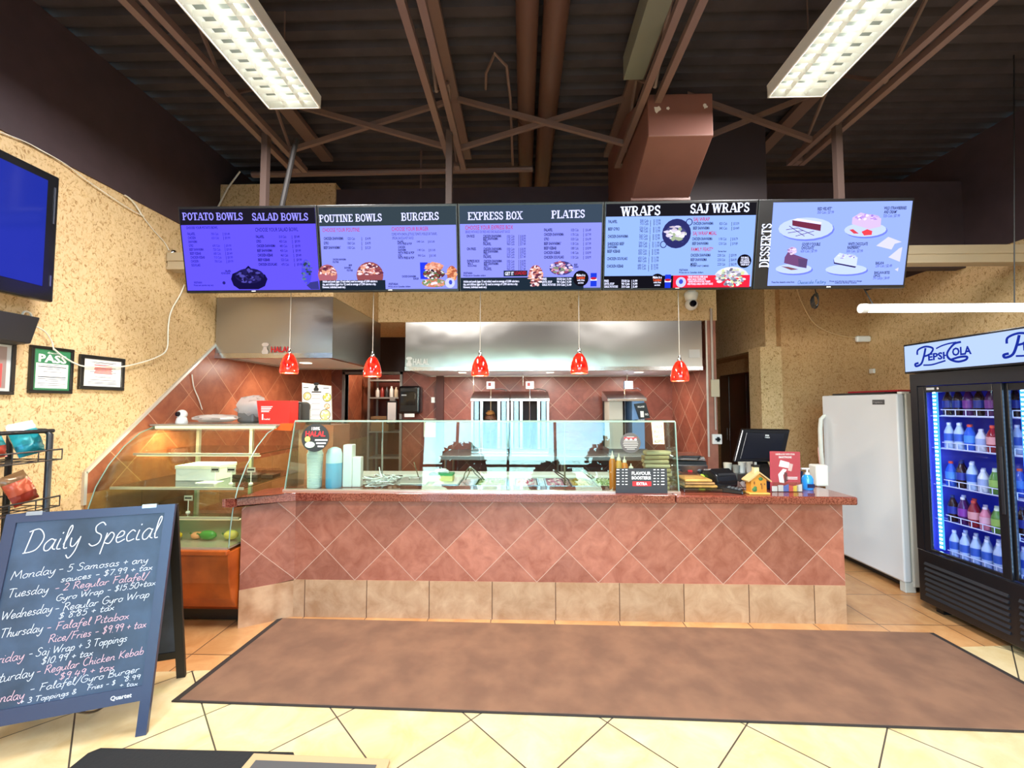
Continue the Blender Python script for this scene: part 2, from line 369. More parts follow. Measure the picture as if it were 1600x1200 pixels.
SLAB = {
'P':(.8,'i2,1l;b2'),'B':(.84,'i2,1l,0l;b2;b1'),'D':(.86,'i2,1l,0l;d'),'R':(.9,'i2;b2;r'),'O':(.86,'o'),'G':(.86,'g'),
'T':(.84,'i.42;h1,.04,.8;v.06,.74;v.78,.74'),'A':(.94,'x.1,0,.44,1,t;x.84,0,.5,1,T;h.33,.28,.66;s.1,0;s.82,0'),
'W':(1.2,'x.14,1,.36,0,T;x.36,0,.6,1,t;x.6,1,.84,0,T;x.84,0,1.06,1,t;s.14,1;s.6,1;s1.06,1'),'L':(.76,'i2;h0,.2,.7;u.68,.26'),
'S':(.72,'S'),'U':(.9,'x.2,1,.2,.3,T;x.7,1,.7,.3,t;c;s.2,1;s.7,1'),'I':(.44,'i.22'),
'N':(.96,'x.2,0,.2,1,t;x.2,1,.72,0,T;x.74,0,.74,1,t;s.2,0;s.18,1;s.74,1'),'E':(.78,'i2;h0,.2,.7;h1,.2,.7;h.5,.2,.54;u.68,.26;v.68,.74'),
'X':(.92,'x.16,1,.76,0,T;x.74,1,.16,0,t;s.16,0;s.16,1;s.76,0;s.74,1'),'J':(.62,'x.42,1,.42,.25,T;s.42,1;j'),
}
def slab(mb, t, o, u, v, h, width, nrm):
    tot = sum(SLAB[c][0] if c != ' ' else .4 for c in t); k = width/tot; o, u, v = Vector(o), Vector(u).normalized(), Vector(v).normalized()
    x0 = 0
    P = lambda x, y: o+u*((x0+x)*k)+v*(y*h)
    def bar(x, y, X, Y, w): 
        w2 = w/2; mb.poly([P(x-w2, y), P(X-w2, Y), P(X+w2, Y), P(x+w2, y)])
    def hb(y, x, X, w=.11):
        y0 = y-w/2 if 0 < y < 1 else (y if y == 0 else y-w); mb.poly([P(x, y0), P(X, y0), P(X, y0+w), P(x, y0+w)])
    def ser(x, y): hb(float(y), x-.2, x+.2, .1)
    def curve(ps, w): mb.ribbon([P(p.x, p.y) for p in spline(ps, 4)], w*k, nrm)
    for c in t:
        if c == ' ': x0 += .4; continue
        cw, spec = SLAB[c]
        for cmd in spec.split(';'):
            a, rest = cmd[0], cmd[1:].split(',')
            if a == 'i':
                x = .2 if rest[0] == '2' else float(rest[0]); bar(x, 0, x, 1, .22); ser(x, 0)
                if c != 'T': ser(x, 1)
            elif a == 'b': 
                if rest[0] == '2': curve([(.2,.95),(.5,.94),(.66,.8),(.62,.6),(.45,.5),(.2,.5)], .13); bar(.66,.62,.66,.86,.1)
                else: curve([(.2,.5),(.5,.5),(.7,.36),(.7,.14),(.5,.05),(.2,.05)], .14)
            elif a == 'd': curve([(.2,.95),(.5,.92),(.72,.7),(.72,.3),(.5,.08),(.2,.05)], .17)
            elif a == 'r': bar(.46,.5,.72,.02,.2); ser(.76, 0)
            elif a == 'o': curve([(.43,.96),(.18,.75),(.16,.3),(.42,.04),(.7,.28),(.7,.72),(.43,.96)], .18)
            elif a == 'g': curve([(.7,.74),(.5,.95),(.2,.78),(.16,.28),(.42,.04),(.66,.2),(.68,.42)], .17); hb(.44,.44,.84,.1); bar(.74,.66,.74,.96,.06)
            elif a == 'h': hb(float(rest[0]), float(rest[1]), float(rest[2]))
            elif a == 'v': x, y = map(float, rest); mb.poly([P(x-.05,y),P(x+.05,y),P(x+.05,1),P(x-.05,1)])
            elif a == 'u': x, y = map(float, rest); mb.poly([P(x-.05,0),P(x+.05,0),P(x+.05,y),P(x-.05,y)])
            elif a == 'x': bar(*map(float, rest[:4]), .22 if rest[4] == 'T' else .1)
            elif a == 's': ser(float(rest[0]), float(rest[1]))
            elif a == 'S': curve([(.6,.76),(.4,.95),(.14,.82),(.2,.58),(.52,.42),(.6,.2),(.36,.04),(.1,.24)], .17); bar(.6,.68,.6,.97,.07); bar(.1,.03,.1,.32,.07)
            elif a == 'c': curve([(.2,.32),(.26,.1),(.46,.04),(.66,.12),(.7,.32)], .14)
            elif a == 'j': curve([(.42,.28),(.34,.06),(.16,.06),(.1,.28)], .16)
        x0 += cw

# common materials
BLACK = mat('black_plastic', '#141416', .35); DKGREY = mat('dark_grey', '#2b2b2e', .5); WHITE = mat('white_plastic', '#e9e9e6', .4)
STEEL = mat('brushed_steel', '#b9b6b2', .32, .95, noise=.12, nscale=3); STEEL2 = mat('bright_steel', '#cfd0d0', .22, 1.0); CHROME = mat('chrome', '#d8d8d8', .12, 1.0)
PAPER = mat('white_paper', '#f1f1ee', .7); INK = mat('black_ink', '#17171a', .6); REDINK = mat('red_ink', '#d5252c', .6); WOOD = mat('cherry_wood', '#8a3d12', .28, noise=.35, nscale=5, color2='#b4571f')
DARKSTEEL = mat('painted_dark_steel', '#3d322f', .55); BROWNPAINT = mat('brown_paint', '#44353a', .6, noise=.15, nscale=8); VOIDPAINT = mat('dark_deck_paint', '#3b3338', .7, noise=.3, nscale=6)
CLEAR = glass('clear_glass', '#f2fbf8'); CABLEW = mat('white_cable', '#e6e0d2', .5); CABLEB = mat('black_cable', '#101010', .5)

# ================================================================== THE SETTING
XL, XR, YF, ZC = -3.2, 4.45, -3.2, 4.26
S2 = math.sqrt(.5)
STUC = stucco('stucco_beige', '#dcbe90', '#cfae7c', '#a17c4e')
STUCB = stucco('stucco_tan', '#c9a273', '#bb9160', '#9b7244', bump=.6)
RED1, RED2, GR = '#a8604a', '#7e3a2b', '#b98f76'
def diag_tile(name, ax, o, c1=RED1, c2=RED2, gr=GR, dg=.467, **k):
    """0.33 m tiles laid on the diamond, one node at o; ax: horizontal axis of the wall"""
    u = Vector(ax)*S2+Vector((0, 0, S2)); v = Vector(ax)*S2-Vector((0, 0, S2)); s = dg*S2
    return tile_mat(name, u, v, s, s, -Vector(o).dot(u)/s, -Vector(o).dot(v)/s, c1, c2, gr, **k)
# floor: cream tiles on the diamond in front, straight terracotta tiles along the counter
fm = bpy.data.materials.new('floor_tiles'); fm.use_nodes = True; nt = fm.node_tree; N, L = nt.nodes.new, nt.links.new; b = nt.nodes['Principled BSDF']
u, v, s = Vector((S2, S2, 0)), Vector((S2, -S2, 0)), .702*S2
o0 = Vector((-.271, 2.252, 0))
ca, ga, _ = tiles(nt, u, v, s, s, -o0.dot(u)/s, -o0.dot(v)/s, '#dccba2', '#ccb07c', '#4a4238', gw=.007, nscale=5, var=.1)
cb_, gb, _ = tiles(nt, (1, 0, 0), (0, 1, 0), .48, .5, .51, .45, '#cf9f6c', '#b57b48', '#5a4030', gw=.007, nscale=5, var=.12)
d = N('ShaderNodeVectorMath'); d.operation = 'DOT_PRODUCT'; d.inputs[1].default_value = (-.077, 1, 0)
L(N('ShaderNodeTexCoord').outputs['Object'], d.inputs[0])
gt = N('ShaderNodeMath'); gt.operation = 'GREATER_THAN'; gt.inputs[1].default_value = 2.765; L(d.outputs['Value'], gt.inputs[0])
mx = N('ShaderNodeMix'); mx.data_type = 'RGBA'; L(gt.outputs[0], mx.inputs[0]); L(ca, mx.inputs[6]); L(cb_, mx.inputs[7]); L(mx.outputs[2], b.inputs['Base Color'])
b.inputs['Roughness'].default_value = .3
struct(MB().box(XL-.1, XR+.1, YF-.1, 9.2, -.06, 0).obj('floor', fm))
# side walls
ZP = 3.31
struct(MB().box(XL-.12, XL, YF, 9.2, 0, ZP).obj('wall_left', STUC))
struct(MB().box(XL-.12, XL+.012, YF, 9.2, ZP, ZC).obj('wall_left_upper', BROWNPAINT))
LT = tile_mat('left_tile_base', (0, 1, 0), (0, 0, 1), .457, .33, .4, .02, '#c48f62', '#a8713f', '#8c6a4a', nscale=7)
LD = diag_tile('left_tile_diamond', (0, 1, 0), (0, 3.33, 1.125), c1='#b56a48', c2='#8f462c', gr='#c08a68', dg=.6)
X1 = XL+.014
pan = MB(); pan.mat(0).prism([(XL, 3.02, 0), (XL, 9.2, 0), (XL, 9.2, .98), (XL, 3.02, .98)], (.014, 0, 0))
pan.mat(1).prism([(XL, 3.02, .98), (XL, 9.2, .98), (XL, 9.2, 2.74), (XL, 4.82, 2.74), (XL, 3.02, 1.125)], (.014, 0, 0))
struct(pan.obj('wall_left_tile', [LT, LD]))
t1 = MB(); n = Vector((0, -1.615, 1.8)).normalized(); 
for a, c in (((3.02, .9), (3.02, 1.14)), ((3.02, 1.125), (4.82, 2.74))):
    dv = (Vector((0, *c))-Vector((0, *a))).normalized(); nn = Vector((0, -dv.z, dv.y))*.022
    pa, pc = Vector((XL, *a)), Vector((XL, *c)); t1.prism([pa, pc, pc+nn, pa+nn], (.02, 0, 0))
struct(t1.obj('trim_1', mat('trim_metal', '#d9d4cb', .35, .6)))
struct(MB().box(XR, XR+.12, YF, 5.5, 0, 3.1).obj('wall_right', STUC))
struct(MB().box(XR-.012, XR+.12, YF, 5.5, 3.1, ZC).obj('wall_right_upper', BROWNPAINT))
# kitchen back wall with the doorway into the back room
YB = 6.9
BT = diag_tile('back_tile_diamond', (1, 0, 0), (.48, 0, 1.62), c1='#94503f', c2='#733528', gr='#a5806c')
bw = MB()
for a in ((-3.2, -2.95, 0, 2.74), (-2.03, 2.6, 0, 2.74), (-2.95, -2.03, 2.13, 2.74)): bw.box(a[0], a[1], YB, YB+.12, a[2], a[3])
struct(bw.obj('wall_back', BT))
DR = mat('dark_red_paint', '#6b2a1c', .6, noise=.2, nscale=6)
struct(MB().box(-3.2, 2.6, 8.9, 9.0, 0, 2.8).obj('wall_backroom', DR))
struct(MB().box(-3.0, -1.62, YB-.02, YB, 2.17, 2.745).obj('trim_dark_void', mat('dark_void_panel', '#2a1512', .6)))  # dark panel added in place of the dark void above the doorway
fr = MB()
for a in ((-2.99, -2.95), (-2.03, -1.99)): fr.box(a[0], a[1], YB-.03, YB+.14, 0, 2.17)
fr.box(-2.99, -1.99, YB-.03, YB+.14, 2.13, 2.17)
struct(fr.obj('trim_2', mat('door_frame_metal', '#8d8783', .4, .7)))
struct(MB().box(-1.42, -1.3, 6.84, YB, 0, 2.1).obj('trim_3', mat('dark_post', '#4c211a', .5)))
# stucco soffits above the hoods
struct(MB().box(XL, -1.96, 4.25, 9.2, 2.745, 3.95).obj('wall_soffit_left', STUC))
struct(MB().box(-1.96, 2.57, 5.6, 9.2, 2.745, 4.26).obj('wall_soffit_back', STUC))
struct(MB().box(-1.96, 2.62, 4.27, 4.37, 3.6, 3.89).box(2.62, 4.44, 4.27, 4.37, 3.0, 3.89).obj('wall_bulkhead', BROWNPAINT))
# tiled partition at the right end of the kitchen
PT = diag_tile('partition_tile_diamond', (0, 1, 0), (0, 5.9, 1.5), c1='#9a5641', c2='#7d3d2c', gr='#c9a68c')
PE = mat('partition_end_tile', '#a9705e', .4, noise=.2, nscale=9)
pm = MB(); pm.mat(0).box(2.42, 2.45, 5.62, YB, 0, 2.745); pm.mat(1).box(2.42, 2.55, 5.6, 5.625, 0, 2.745); pm.box(2.45, 2.55, 5.625, YB, 0, 2.745)
struct(pm.obj('wall_partition', [PT, PE]))
struct(MB().box(2.414, 2.434, 5.585, 5.6, .95, 2.745).obj('trim_4', mat('trim_metal')))
# corridor to the right: stucco header, short pillar, rear walls, dark wooden door
struct(MB().box(3.34, XR+.12, 5.5, 5.75, 0, ZC).obj('wall_right_back', STUCB))
struct(MB().box(3.2, 3.34, 5.6, 8.4, 2.38, ZC).obj('wall_corridor_header', STUC))
struct(MB().box(3.07, 3.34, 5.5, 5.78, 0, 2.38).obj('wall_corridor_pillar', STUC))
struct(MB().box(3.6, 3.72, 5.75, 8.4, 0, 2.42).obj('wall_corridor_side', STUCB))
struct(MB().box(2.55, 3.72, 8.3, 8.42, 0, ZC).obj('wall_corridor_end', STUCB))
struct(MB().box(3.34, 3.6, 5.75, 8.3, 2.38, 2.42).obj('ceiling_corridor', STUCB))
dm = mat('dark_door_wood', '#4a1710', .3, noise=.4, nscale=3)
do = struct(MB().box(3.575, 3.6, 6.78, 7.72, 0, 2.15).obj('door_1', dm, bevel=.004))
dl = MB()
for a, c in ((6.8, 7.34), (7.36, 7.7)): dl.box(3.555, 3.576, a, c, .03, 2.12)
dl.obj('door_leaf', dm, do, bevel=.006)
for y in (7.31, 7.395):
    MB().tube([(3.55, y, 1.02), (3.53, y, 1.02), (3.53, y, 1.22), (3.55, y, 1.22)], .007).obj('door_handle', CHROME, do, smooth=40)
# ceiling: corrugated steel deck, ribs running across the room
ce = MB(); prof = []; y = YF; 
while y < 9.1:
    prof += [(y, ZC), (y+.07, ZC), (y+.09, ZC+.045), (y+.13, ZC+.045), (y+.15, ZC)]; y += .15
vs = [(XL-.1, a, z) for a, z in prof]+[(XR+.1, a, z) for a, z in prof]; k = len(prof)
ce.add(vs, [(i, i+1, k+i+1, k+i) for i in range(k-1)]); ce.box(XL-.1, XR+.1, YF, 9.2, ZC+.05, ZC+.1)
struct(ce.obj('ceiling', VOIDPAINT))
# shop front behind the camera: big window with mullions, seen as a reflection in the glass
WX0, WX1, WZ0, WZ1 = -2.4, 2.1, .35, 3.6
wf = MB()
for a in ((XL, WX0, 0, ZC), (WX1, XR, 0, ZC), (WX0, WX1, 0, WZ0), (WX0, WX1, WZ1, ZC)): wf.box(a[0], a[1], YF-.12, YF, a[2], a[3])
struct(wf.obj('wall_front', STUCB))
wn = MB(); ALU = mat('dark_aluminium', '#26282b', .4, .6)
for x in (WX0+.03, -1.55, -.35, .75, WX1-.03): wn.box(x-.03, x+.03, YF-.1, YF-.02, WZ0, WZ1)
for z in (WZ0+.03, 1.55, WZ1-.03): wn.box(WX0, WX1, YF-.1, YF-.02, z-.03, z+.03)
wi = struct(wn.obj('window_1', ALU))
MB().box(WX0+.05, WX1-.05, YF-.065, YF-.055, WZ0+.05, WZ1-.05).obj('window_glass', glass('window_glass_clear', '#f4fbff'), wi)
struct(MB().box(-40, 40, -60, YF-.12, -.12, -.02).obj('ground_outside', mat('asphalt', '#8a8a88', .9, noise=.2, nscale=2)))

# trees and a low building beyond the shop window
def tree(x, y, h, r, seed, label):
    t = thing('street_tree', label, 'tree', (x, y, -.02), 'trees outside the shop window')
    MB().tube([(x, y, -.02), (x+.1, y, h*.35), (x, y+.1, h*.7)], [.16, .11, .06], 8).obj('trunk', mat('bark', '#4a3a2e', .9), t)
    rnd = random.Random(seed); lv = MB()
    for i in range(700):
        a, b_, q = rnd.uniform(0, 6.28), rnd.uniform(-1, 1), rnd.random()**.4
        c = Vector((x+r*q*math.cos(a)*math.sqrt(1-b_*b_), y+r*q*math.sin(a)*math.sqrt(1-b_*b_), h*.68+h*.36*q*b_))
        d1 = Vector((rnd.uniform(-1, 1), rnd.uniform(-1, 1), rnd.uniform(-1, 1))).normalized()*.16; d2 = d1.orthogonal().normalized()*.1
        lv.poly([c-d1, c+d2, c+d1, c-d2])
    lv.obj('foliage', mat('leaves', '#2f5a2c', .7, noise=.4, nscale=3), t)
tree(-2.3, -9.5, 2.7, .9, 1, 'leafy street tree reflected left of centre in the counter glass')
tree(1.0, -8.2, 1.9, .8, 2, 'low leafy tree reflected at the right in the counter glass')
tree(3.6, -9.8, 3.0, 1.2, 3, 'leafy tree at the far right of the shop window')

# ================================================================== COUNTER
YC = 3.275; CX0, CX1 = -1.772, 2.405; wl = Vector((-2.078, 3.095, 0))
CT = diag_tile('counter_tile_diamond', (1, 0, 0), (-1.298, 0, .28), c1='#b5725c', c2='#92503c', gr='#c3a08c', nscale=9, gw=.0042)
wd = (Vector((CX0, YC, 0))-wl).normalized()
CTW = diag_tile('counter_wing_tile', wd, Vector((CX0, YC, .28))+wd*.01, c1='#b5725c', c2='#92503c', gr='#c3a08c', nscale=9, gw=.0042)
CB = tile_mat('counter_base_tile', (1, 0, 0), (0, 0, 1), .482, .6, (1.201/.482), .3, '#c9a27e', '#a67a57', '#5b3a2a', nscale=7, gw=.006, var=.12)
CBW = mat('counter_wing_base', '#c9a27e', .35, noise=.3, nscale=7, color2='#a67a57')
t = thing('service_counter', 'long counter faced with red diamond tiles above a row of tan base tiles', 'counter', (.3, 3.6, 0))
ydep = 3.72
MB().prism([(CX0, YC, .28), (CX1, YC, .28), (CX1, ydep, .28), (CX0, ydep, .28)], (0, 0, .615)).obj('front_panel', CT, t)
MB().prism([(CX0, YC-.004, 0), (CX1, YC-.004, 0), (CX1, ydep, 0), (CX0, ydep, 0)], (0, 0, .28)).obj('base_tile_row', CB, t)
MB().prism([(wl.x, wl.y, .26), (CX0, YC, .28), (CX0, YC+.12, .28), (wl.x, wl.y+.12, .26)], (0, 0, .61)).obj('wing_panel', CTW, t)
MB().prism([(wl.x, wl.y-.004, 0), (CX0, YC-.004, 0), (CX0, YC+.12, 0), (wl.x, wl.y+.12, 0)], (0, 0, .272)).obj('wing_base', CBW, t)
GRAN = mat('red_granite', '#5c2219', .12, noise=.6, nscale=110, color2='#8c4c3c', coat=.4)
def worktop(name, label, pts):
    o = MB().prism([(x, y, .8955) for x, y in pts], (0, 0, .0595)).obj(name, GRAN, bevel=.012, seg=3); return tag(o, label, 'worktop')
worktop('granite_worktop', 'long left stretch of polished red granite worktop under the glass guard', [(-2.15, 2.985), (-1.737, 3.205), (1.13, 3.195), (1.13, 3.52), (-1.79, 3.52), (-2.07, 3.36), (-2.07, 2.998), (-2.145, 2.994)])
worktop('granite_worktop', 'right stretch of red granite worktop carrying the till', [(1.138, 3.19), (2.44, 3.165), (2.44, 3.8), (1.138, 3.8)])

# ================================================================== GLASS GUARD
zt, zb, y0, y1 = 1.495, .957, 3.285, 3.34
t = thing('glass_sneeze_guard', 'long clear glass guard standing along the worktop above the food pans', 'sneeze guard', (-.3, 3.3, .957))
EDGE = glass('glass_edge_green', '#8fb3a4', refl=1.2)
def gpt(px, py): return hit(px, py, (0, y0, zb), (0, zt-zb, -(y1-y0)))
GN = Vector((0, -(zt-zb), -(y1-y0))).normalized()*-1; GN = Vector((0, -(zt-zb), (y1-y0))).normalized(); GV = Vector((0, y1-y0, zt-zb)).normalized()
PANE = glass('guard_glass', '#eef8f5', refl=1.0, base=.05)
xa, xb, xc = -1.83, 1.19, -1.77
for i, (a, c, at, ct) in enumerate(((xa-.04, -.335, xa, -.335), (-.328, xb, -.328, xb))):
    MB().hexa([(a, y0, zb), (c, y0, zb), (c, y0+.008, zb), (a, y0+.008, zb), (at, y1, zt), (ct, y1, zt), (ct, y1+.008, zt), (at, y1+.008, zt)]).obj('front_pane', PANE, t)
MB().hexa([(xa, y1, zt), (xb, y1, zt), (xb, y1+.3, zt), (xa, y1+.3, zt), (xa, y1, zt+.008), (xb, y1, zt+.008), (xb, y1+.3, zt+.008), (xa, y1+.3, zt+.008)]).obj('top_pane', PANE, t)
for x, xx in ((xa-.04, xa), (xb, xb-.008)):
    MB().hexa([(x, y0+.01, zb), (x+.008, y0+.01, zb), (x+.008, y1+.22, zb), (x, y1+.22, zb), (xx, y1+.01, zt-.002), (xx+.008, y1+.01, zt-.002), (xx+.008, y1+.22, zt-.002), (xx, y1+.22, zt-.002)]).obj('end_pane', PANE, t)
ed = MB(); ed.box(xa, xb, y1-.004, y1-.0005, zt-.004, zt+.01)
ed.obj('top_edge', mat('green_glass_edge', '#7f9a90', .2), t)
for x, xx in ((xa-.043, xa-.003), (xb-.001, xb)): MB().hexa([(x, y0-.003, zb), (x+.006, y0-.003, zb), (x+.006, y0+.01, zb), (x, y0+.01, zb), (xx, y1-.003, zt), (xx+.006, y1-.003, zt), (xx+.006, y1+.01, zt), (xx, y1+.01, zt)]).obj('side_edge', mat('green_glass_edge'), t)
MB().box(xa-.05, xb+.01, y0-.012, y0+.03, .9555, .967).obj('base_channel', mat('guard_channel', '#c9b7a6', .3, .6), t)
for x in (-1.2, .35):
    MB().tube([(x, y1+.24, zt-.002), (x, y1+.24, .9555)], .008).obj('support_post', STEEL2, t, smooth=40)
# stickers and signs on the guard
def sticker_disc(px, py, rpx, m, nrm=GN):
    c = gpt(px, py)+GN*.003; r = rpx/FPX*(c-EYEV).length; return c, r
c, r = sticker_disc(493, 684, 19.5, None)
tt = thing('round_halal_sticker', 'round black sticker with red halal lettering on the glass guard', 'sticker', c)
U1 = Vector((1, 0, 0))
MB().prism([c+U1*r*math.cos(i*.2618)+GV*r*math.sin(i*.2618) for i in range(24)], GN*.002).obj('disc', mat('sticker_black', '#22282a', .5), tt)
f = c+GN*.003
MB().text('100%', f+GV*r*.55, U1, GV, r*.22, r*.6, 'C', .01).obj('top_lettering', PAPER, tt)
MB().text('HALAL', f+GV*r*.1, U1, GV, r*.36, r*1.45, 'C', .03).obj('red_lettering', REDINK, tt)
q = MB()
for i, wd_ in enumerate((.9, .7, .45)): q.poly([f+U1*r*(.45-wd_/2)+GV*(-r*(.22+.22*i)), f+U1*r*(.45+wd_/2)+GV*(-r*(.22+.22*i)), f+U1*r*(.45+wd_/2)+GV*(-r*(.12+.22*i)), f+U1*r*(.45-wd_/2)+GV*(-r*(.12+.22*i))])
q.obj('small_lettering', PAPER, tt)
q = MB(); q.disc(f-U1*r*.55-GV*r*.1, U1, GV, r*.2); q.obj('lemon_motif', mat('lemon', '#d8cf63', .6), tt)
q = MB(); q.disc(f-U1*r*.35-GV*r*.5, U1, GV, r*.36, ry=r*.22); q.obj('leaf_motif', mat('pale_green', '#b5d3b8', .6), tt)
c, r = sticker_disc(985, 692, 15, None)
tt = thing('round_grey_sticker', 'round charcoal sticker with fine white lines near the right end of the glass', 'sticker', c)
MB().prism([c+U1*r*math.cos(i*.2618)+GV*r*math.sin(i*.2618) for i in range(24)], GN*.002).obj('disc', mat('sticker_grey', '#4b4846', .5), tt)
f = c+GN*.003; q = MB()
for i in range(8):
    wd_ = (.7, 1.1, 1.3, 1.4, 1.5, 1.4, 1.2, .8)[i]; y_ = .55-.17*i
    if i != 1: q.poly([f-U1*r*wd_/2+GV*r*y_, f+U1*r*wd_/2+GV*r*y_, f+U1*r*wd_/2+GV*r*(y_+.06), f-U1*r*wd_/2+GV*r*(y_+.06)])
q.obj('fine_lettering', mat('grey_text', '#b5b2ad', .6), tt)
q = MB(); q.poly([f-U1*r*.6+GV*r*.38, f+U1*r*.6+GV*r*.38, f+U1*r*.6+GV*r*.55, f-U1*r*.6+GV*r*.55]); q.obj('red_band', REDINK, tt)
q = MB()
for x in (-.4, .05, .5): q.disc(f+U1*r*x+GV*r*.34+GN*.0005, U1, GV, r*.1)
q.obj('icon', PAPER, tt)
# handwritten note
a, b_, c_, d_ = [gpt(*p)+GN*.003 for p in ((1020.5, 694), (1038, 694), (1036, 658), (1017.5, 660))]
tt = thing('handwritten_note', 'pale yellow handwritten note taped at the right end of the glass guard', 'note', a)
MB().prism([a, b_, c_, d_], GN*.001).obj('paper', mat('yellow_paper', '#e4e0b6', .8), tt)
q = MB(); 
for i, s in enumerate(('100$', 'BILL', 'NOT', 'ACCEPTED')):
    k = .12+.22*i; o = d_.lerp(a, k+.16)+GN*.003; e = c_.lerp(b_, k+.16)+GN*.003; hand(q, s, o.lerp(e, .1), o.lerp(e, .92), GV, .022, .0022, GN)
q.obj('handwriting', INK, tt)
# flavour boosters board standing in front of the glass
YS = 3.262
def sp(px, py, d=0): return atY(px, py, YS-d)
a, b_, c_, d_ = sp(962, 761.5), sp(1043, 761.5), sp(1042, 732), sp(963, 732)
a.z = b_.z = .956; tt = thing('flavour_boosters_sign', 'dark sign with a red extra bar leaning on the front of the glass guard', 'sign', (a+b_)/2)
MB().prism([a, b_, c_, d_], (0, .006, 0)).obj('board', mat('sign_charcoal', '#2f3136', .5), tt)
WINK = mat('white_ink', '#f4f4f2', .6); q = MB(); VZ = Vector((0, 0, 1))
q.text('FLAVOUR', sp(1002, 742, .001), U1, VZ, .024, .145, 'C', .03); q.text('BOOSTERS!', sp(1002, 749, .001), U1, VZ, .022, .145, 'C', .03); q.obj('title_lettering', WINK, tt); q = MB()
for col, (x, n_) in enumerate(((963.5, 5), (972, 3), (977, 4), (1021, 4), (1027, 3), (1033, 6))):
    if col == 3: q.obj('list_lettering', WINK, tt); q = MB()
    for i in range(6):
        p = sp(x, 734.5+i*4.6, .001); q.poly([p, p+U1*n_*.0042, p+U1*n_*.0042+VZ*.006, p+VZ*.006])
q.obj('list_lettering', WINK, tt)
q = MB(); p, r_ = sp(988.5, 759.5, .001), sp(1017.5, 752.3, .001); q.poly([p, (r_.x, p.y, p.z), r_, (p.x, p.y, r_.z)]); q.obj('red_bar', REDINK, tt)
MB().text('EXTRA', sp(1003, 758, .002), U1, VZ, .02, .08, 'C', .03).obj('extra_lettering', WINK, tt)

# ================================================================== MENU BOARDS
PO, PD = Vector((0, 2.95, 3.075)), Vector((0, .11, -.6)).normalized(); PU = -PD; PN = Vector((0, PD.z, -PD.y)); PN = PN if PN.y < 0 else -PN
def pl(px, py, d=0): 
    return hit(px, py, PO+PN*d, PN)
PX = .00456
INKB = emis('screen_ink', '#15134a', .6); RINK = emis('screen_red', '#c42436', .8); WINKE = emis('screen_white', '#dfe2ff', 1.1); GINK = emis('screen_grey_ink', '#2c2490', .8)
edges = [(278, 325, 290, 455), (495.5, 322.5, 502, 456), (715, 319.5, 717.5, 455), (943, 317, 942, 455), (1188, 311, 1174, 454), (1434, 308, 1410, 450)]
ZT, ZB = 3.078, 2.468
XS = [(pl(e[0], e[1]).x+pl(e[2], e[3]).x)/2 for e in edges]
SCR = [('#5a4cf2', 1.0), ('#8890fb', .9), ('#8a90fa', .9), ('#8eaefb', .92), ('#92a9fb', .92)]
names = ['potato and salad bowls', 'poutine bowls and burgers', 'express box and plates', 'wraps and saj wraps', 'desserts']
def at_plane(x, z, d=0): 
    k = (PO.z-z)/(-PD.z); return Vector((x, PO.y+PD.y*k, z)) + PN*d
def frect(mb, px0, py0, px1, py1, d):
    p, r_ = pl(px0, py1, d), pl(px1, py0, d); s_ = Vector((p.x, r_.y, r_.z)); e_ = Vector((r_.x, p.y, p.z)); mb.poly([p, e_, r_, s_])
def txt(mb, s, px, py, h, wpx=None, al='L', d=.003, bold=.026, xs=.8):
    if wpx is None: wpx = .6 if s == '|' else len(s)*.455*h
    mb.text(s, pl(px, py, d), (1, 0, 0), PU, h*PX, wpx*PX if wpx else None, al, bold, xs)
BOARDS, SCREENS = [], []
for i in range(5):
    x0, x1 = XS[i]+.002, XS[i+1]-.002
    t = thing('menu_screen', 'wide wall menu screen listing '+names[i], 'menu screen', at_plane((x0+x1)/2, ZB), 'row of hanging menu screens'); BOARDS.append(t)
    a, b_, c_, d_ = at_plane(x0, ZB), at_plane(x1, ZB), at_plane(x1, ZT), at_plane(x0, ZT); back = PN*-.05
    MB().prism([a, b_, c_, d_], back).obj('housing', BLACK, t, bevel=.004)
    lb = MB(); p = at_plane((x0+x1)/2, ZB+.008, .001); lb.poly([p-U1*.015, p+U1*.015, p+U1*.015+PU*.006, p-U1*.015+PU*.006]); lb.obj('maker_badge', mat('white_ink'), t)
    if i < 4: sz = (ZB+.018, ZT-.018); sx = (x0+.012, x1-.012)
    else: sz = (ZB+.022, ZT-.022); sx = (x0+.1, x1-.014)
    fs = [at_plane(x, z, .0012) for x, z in ((sx[0], sz[0]), (sx[1], sz[0]), (sx[1], sz[1]), (sx[0], sz[1]))]
    SCREENS.append(MB().poly(fs).obj('screen', emis('screen_%d' % i, *SCR[i]), t))
    if i < 4:
        hb_ = [ [(285, 350.5), (496, 351)], [(498, 354), (713, 351)], [(717, 351), (940, 347)], [(946, 340), (1182, 335)] ][i]
        hz = pl(*hb_[0]).z/2+pl(*hb_[1]).z/2
        MB().poly([at_plane(sx[0], hz, .002), at_plane(sx[1], hz, .002), at_plane(sx[1], sz[1], .002), at_plane(sx[0], sz[1], .002)]).obj('header_band', emis('header_%d' % i, ['#1d1a26', '#36434c', '#3b4a5c', '#1c1a20'][i], .8), t)
HCOL = [emis('heading_violet', '#8d88ff', 1), emis('heading_pale', '#c9ccff', 1.1), emis('heading_pale'  , ''), emis('heading_white', '#dce4ff', 1.15)]
def head(i, s, px0, py0, px1, py1, h):
    q = MB(); p, e = pl(px0, py0, .004), pl(px1, py1, .004); slab(q, s, p, (e-p), PU, h*PX, (e-p).length, PN); q.obj('heading', HCOL[min(i, 3)], SCREENS[i])
head(0, 'POTATO BOWLS', 285.5, 344, 380, 344, 11.5); head(0, 'SALAD BOWLS', 394, 344.5, 482, 344.5, 11.5)
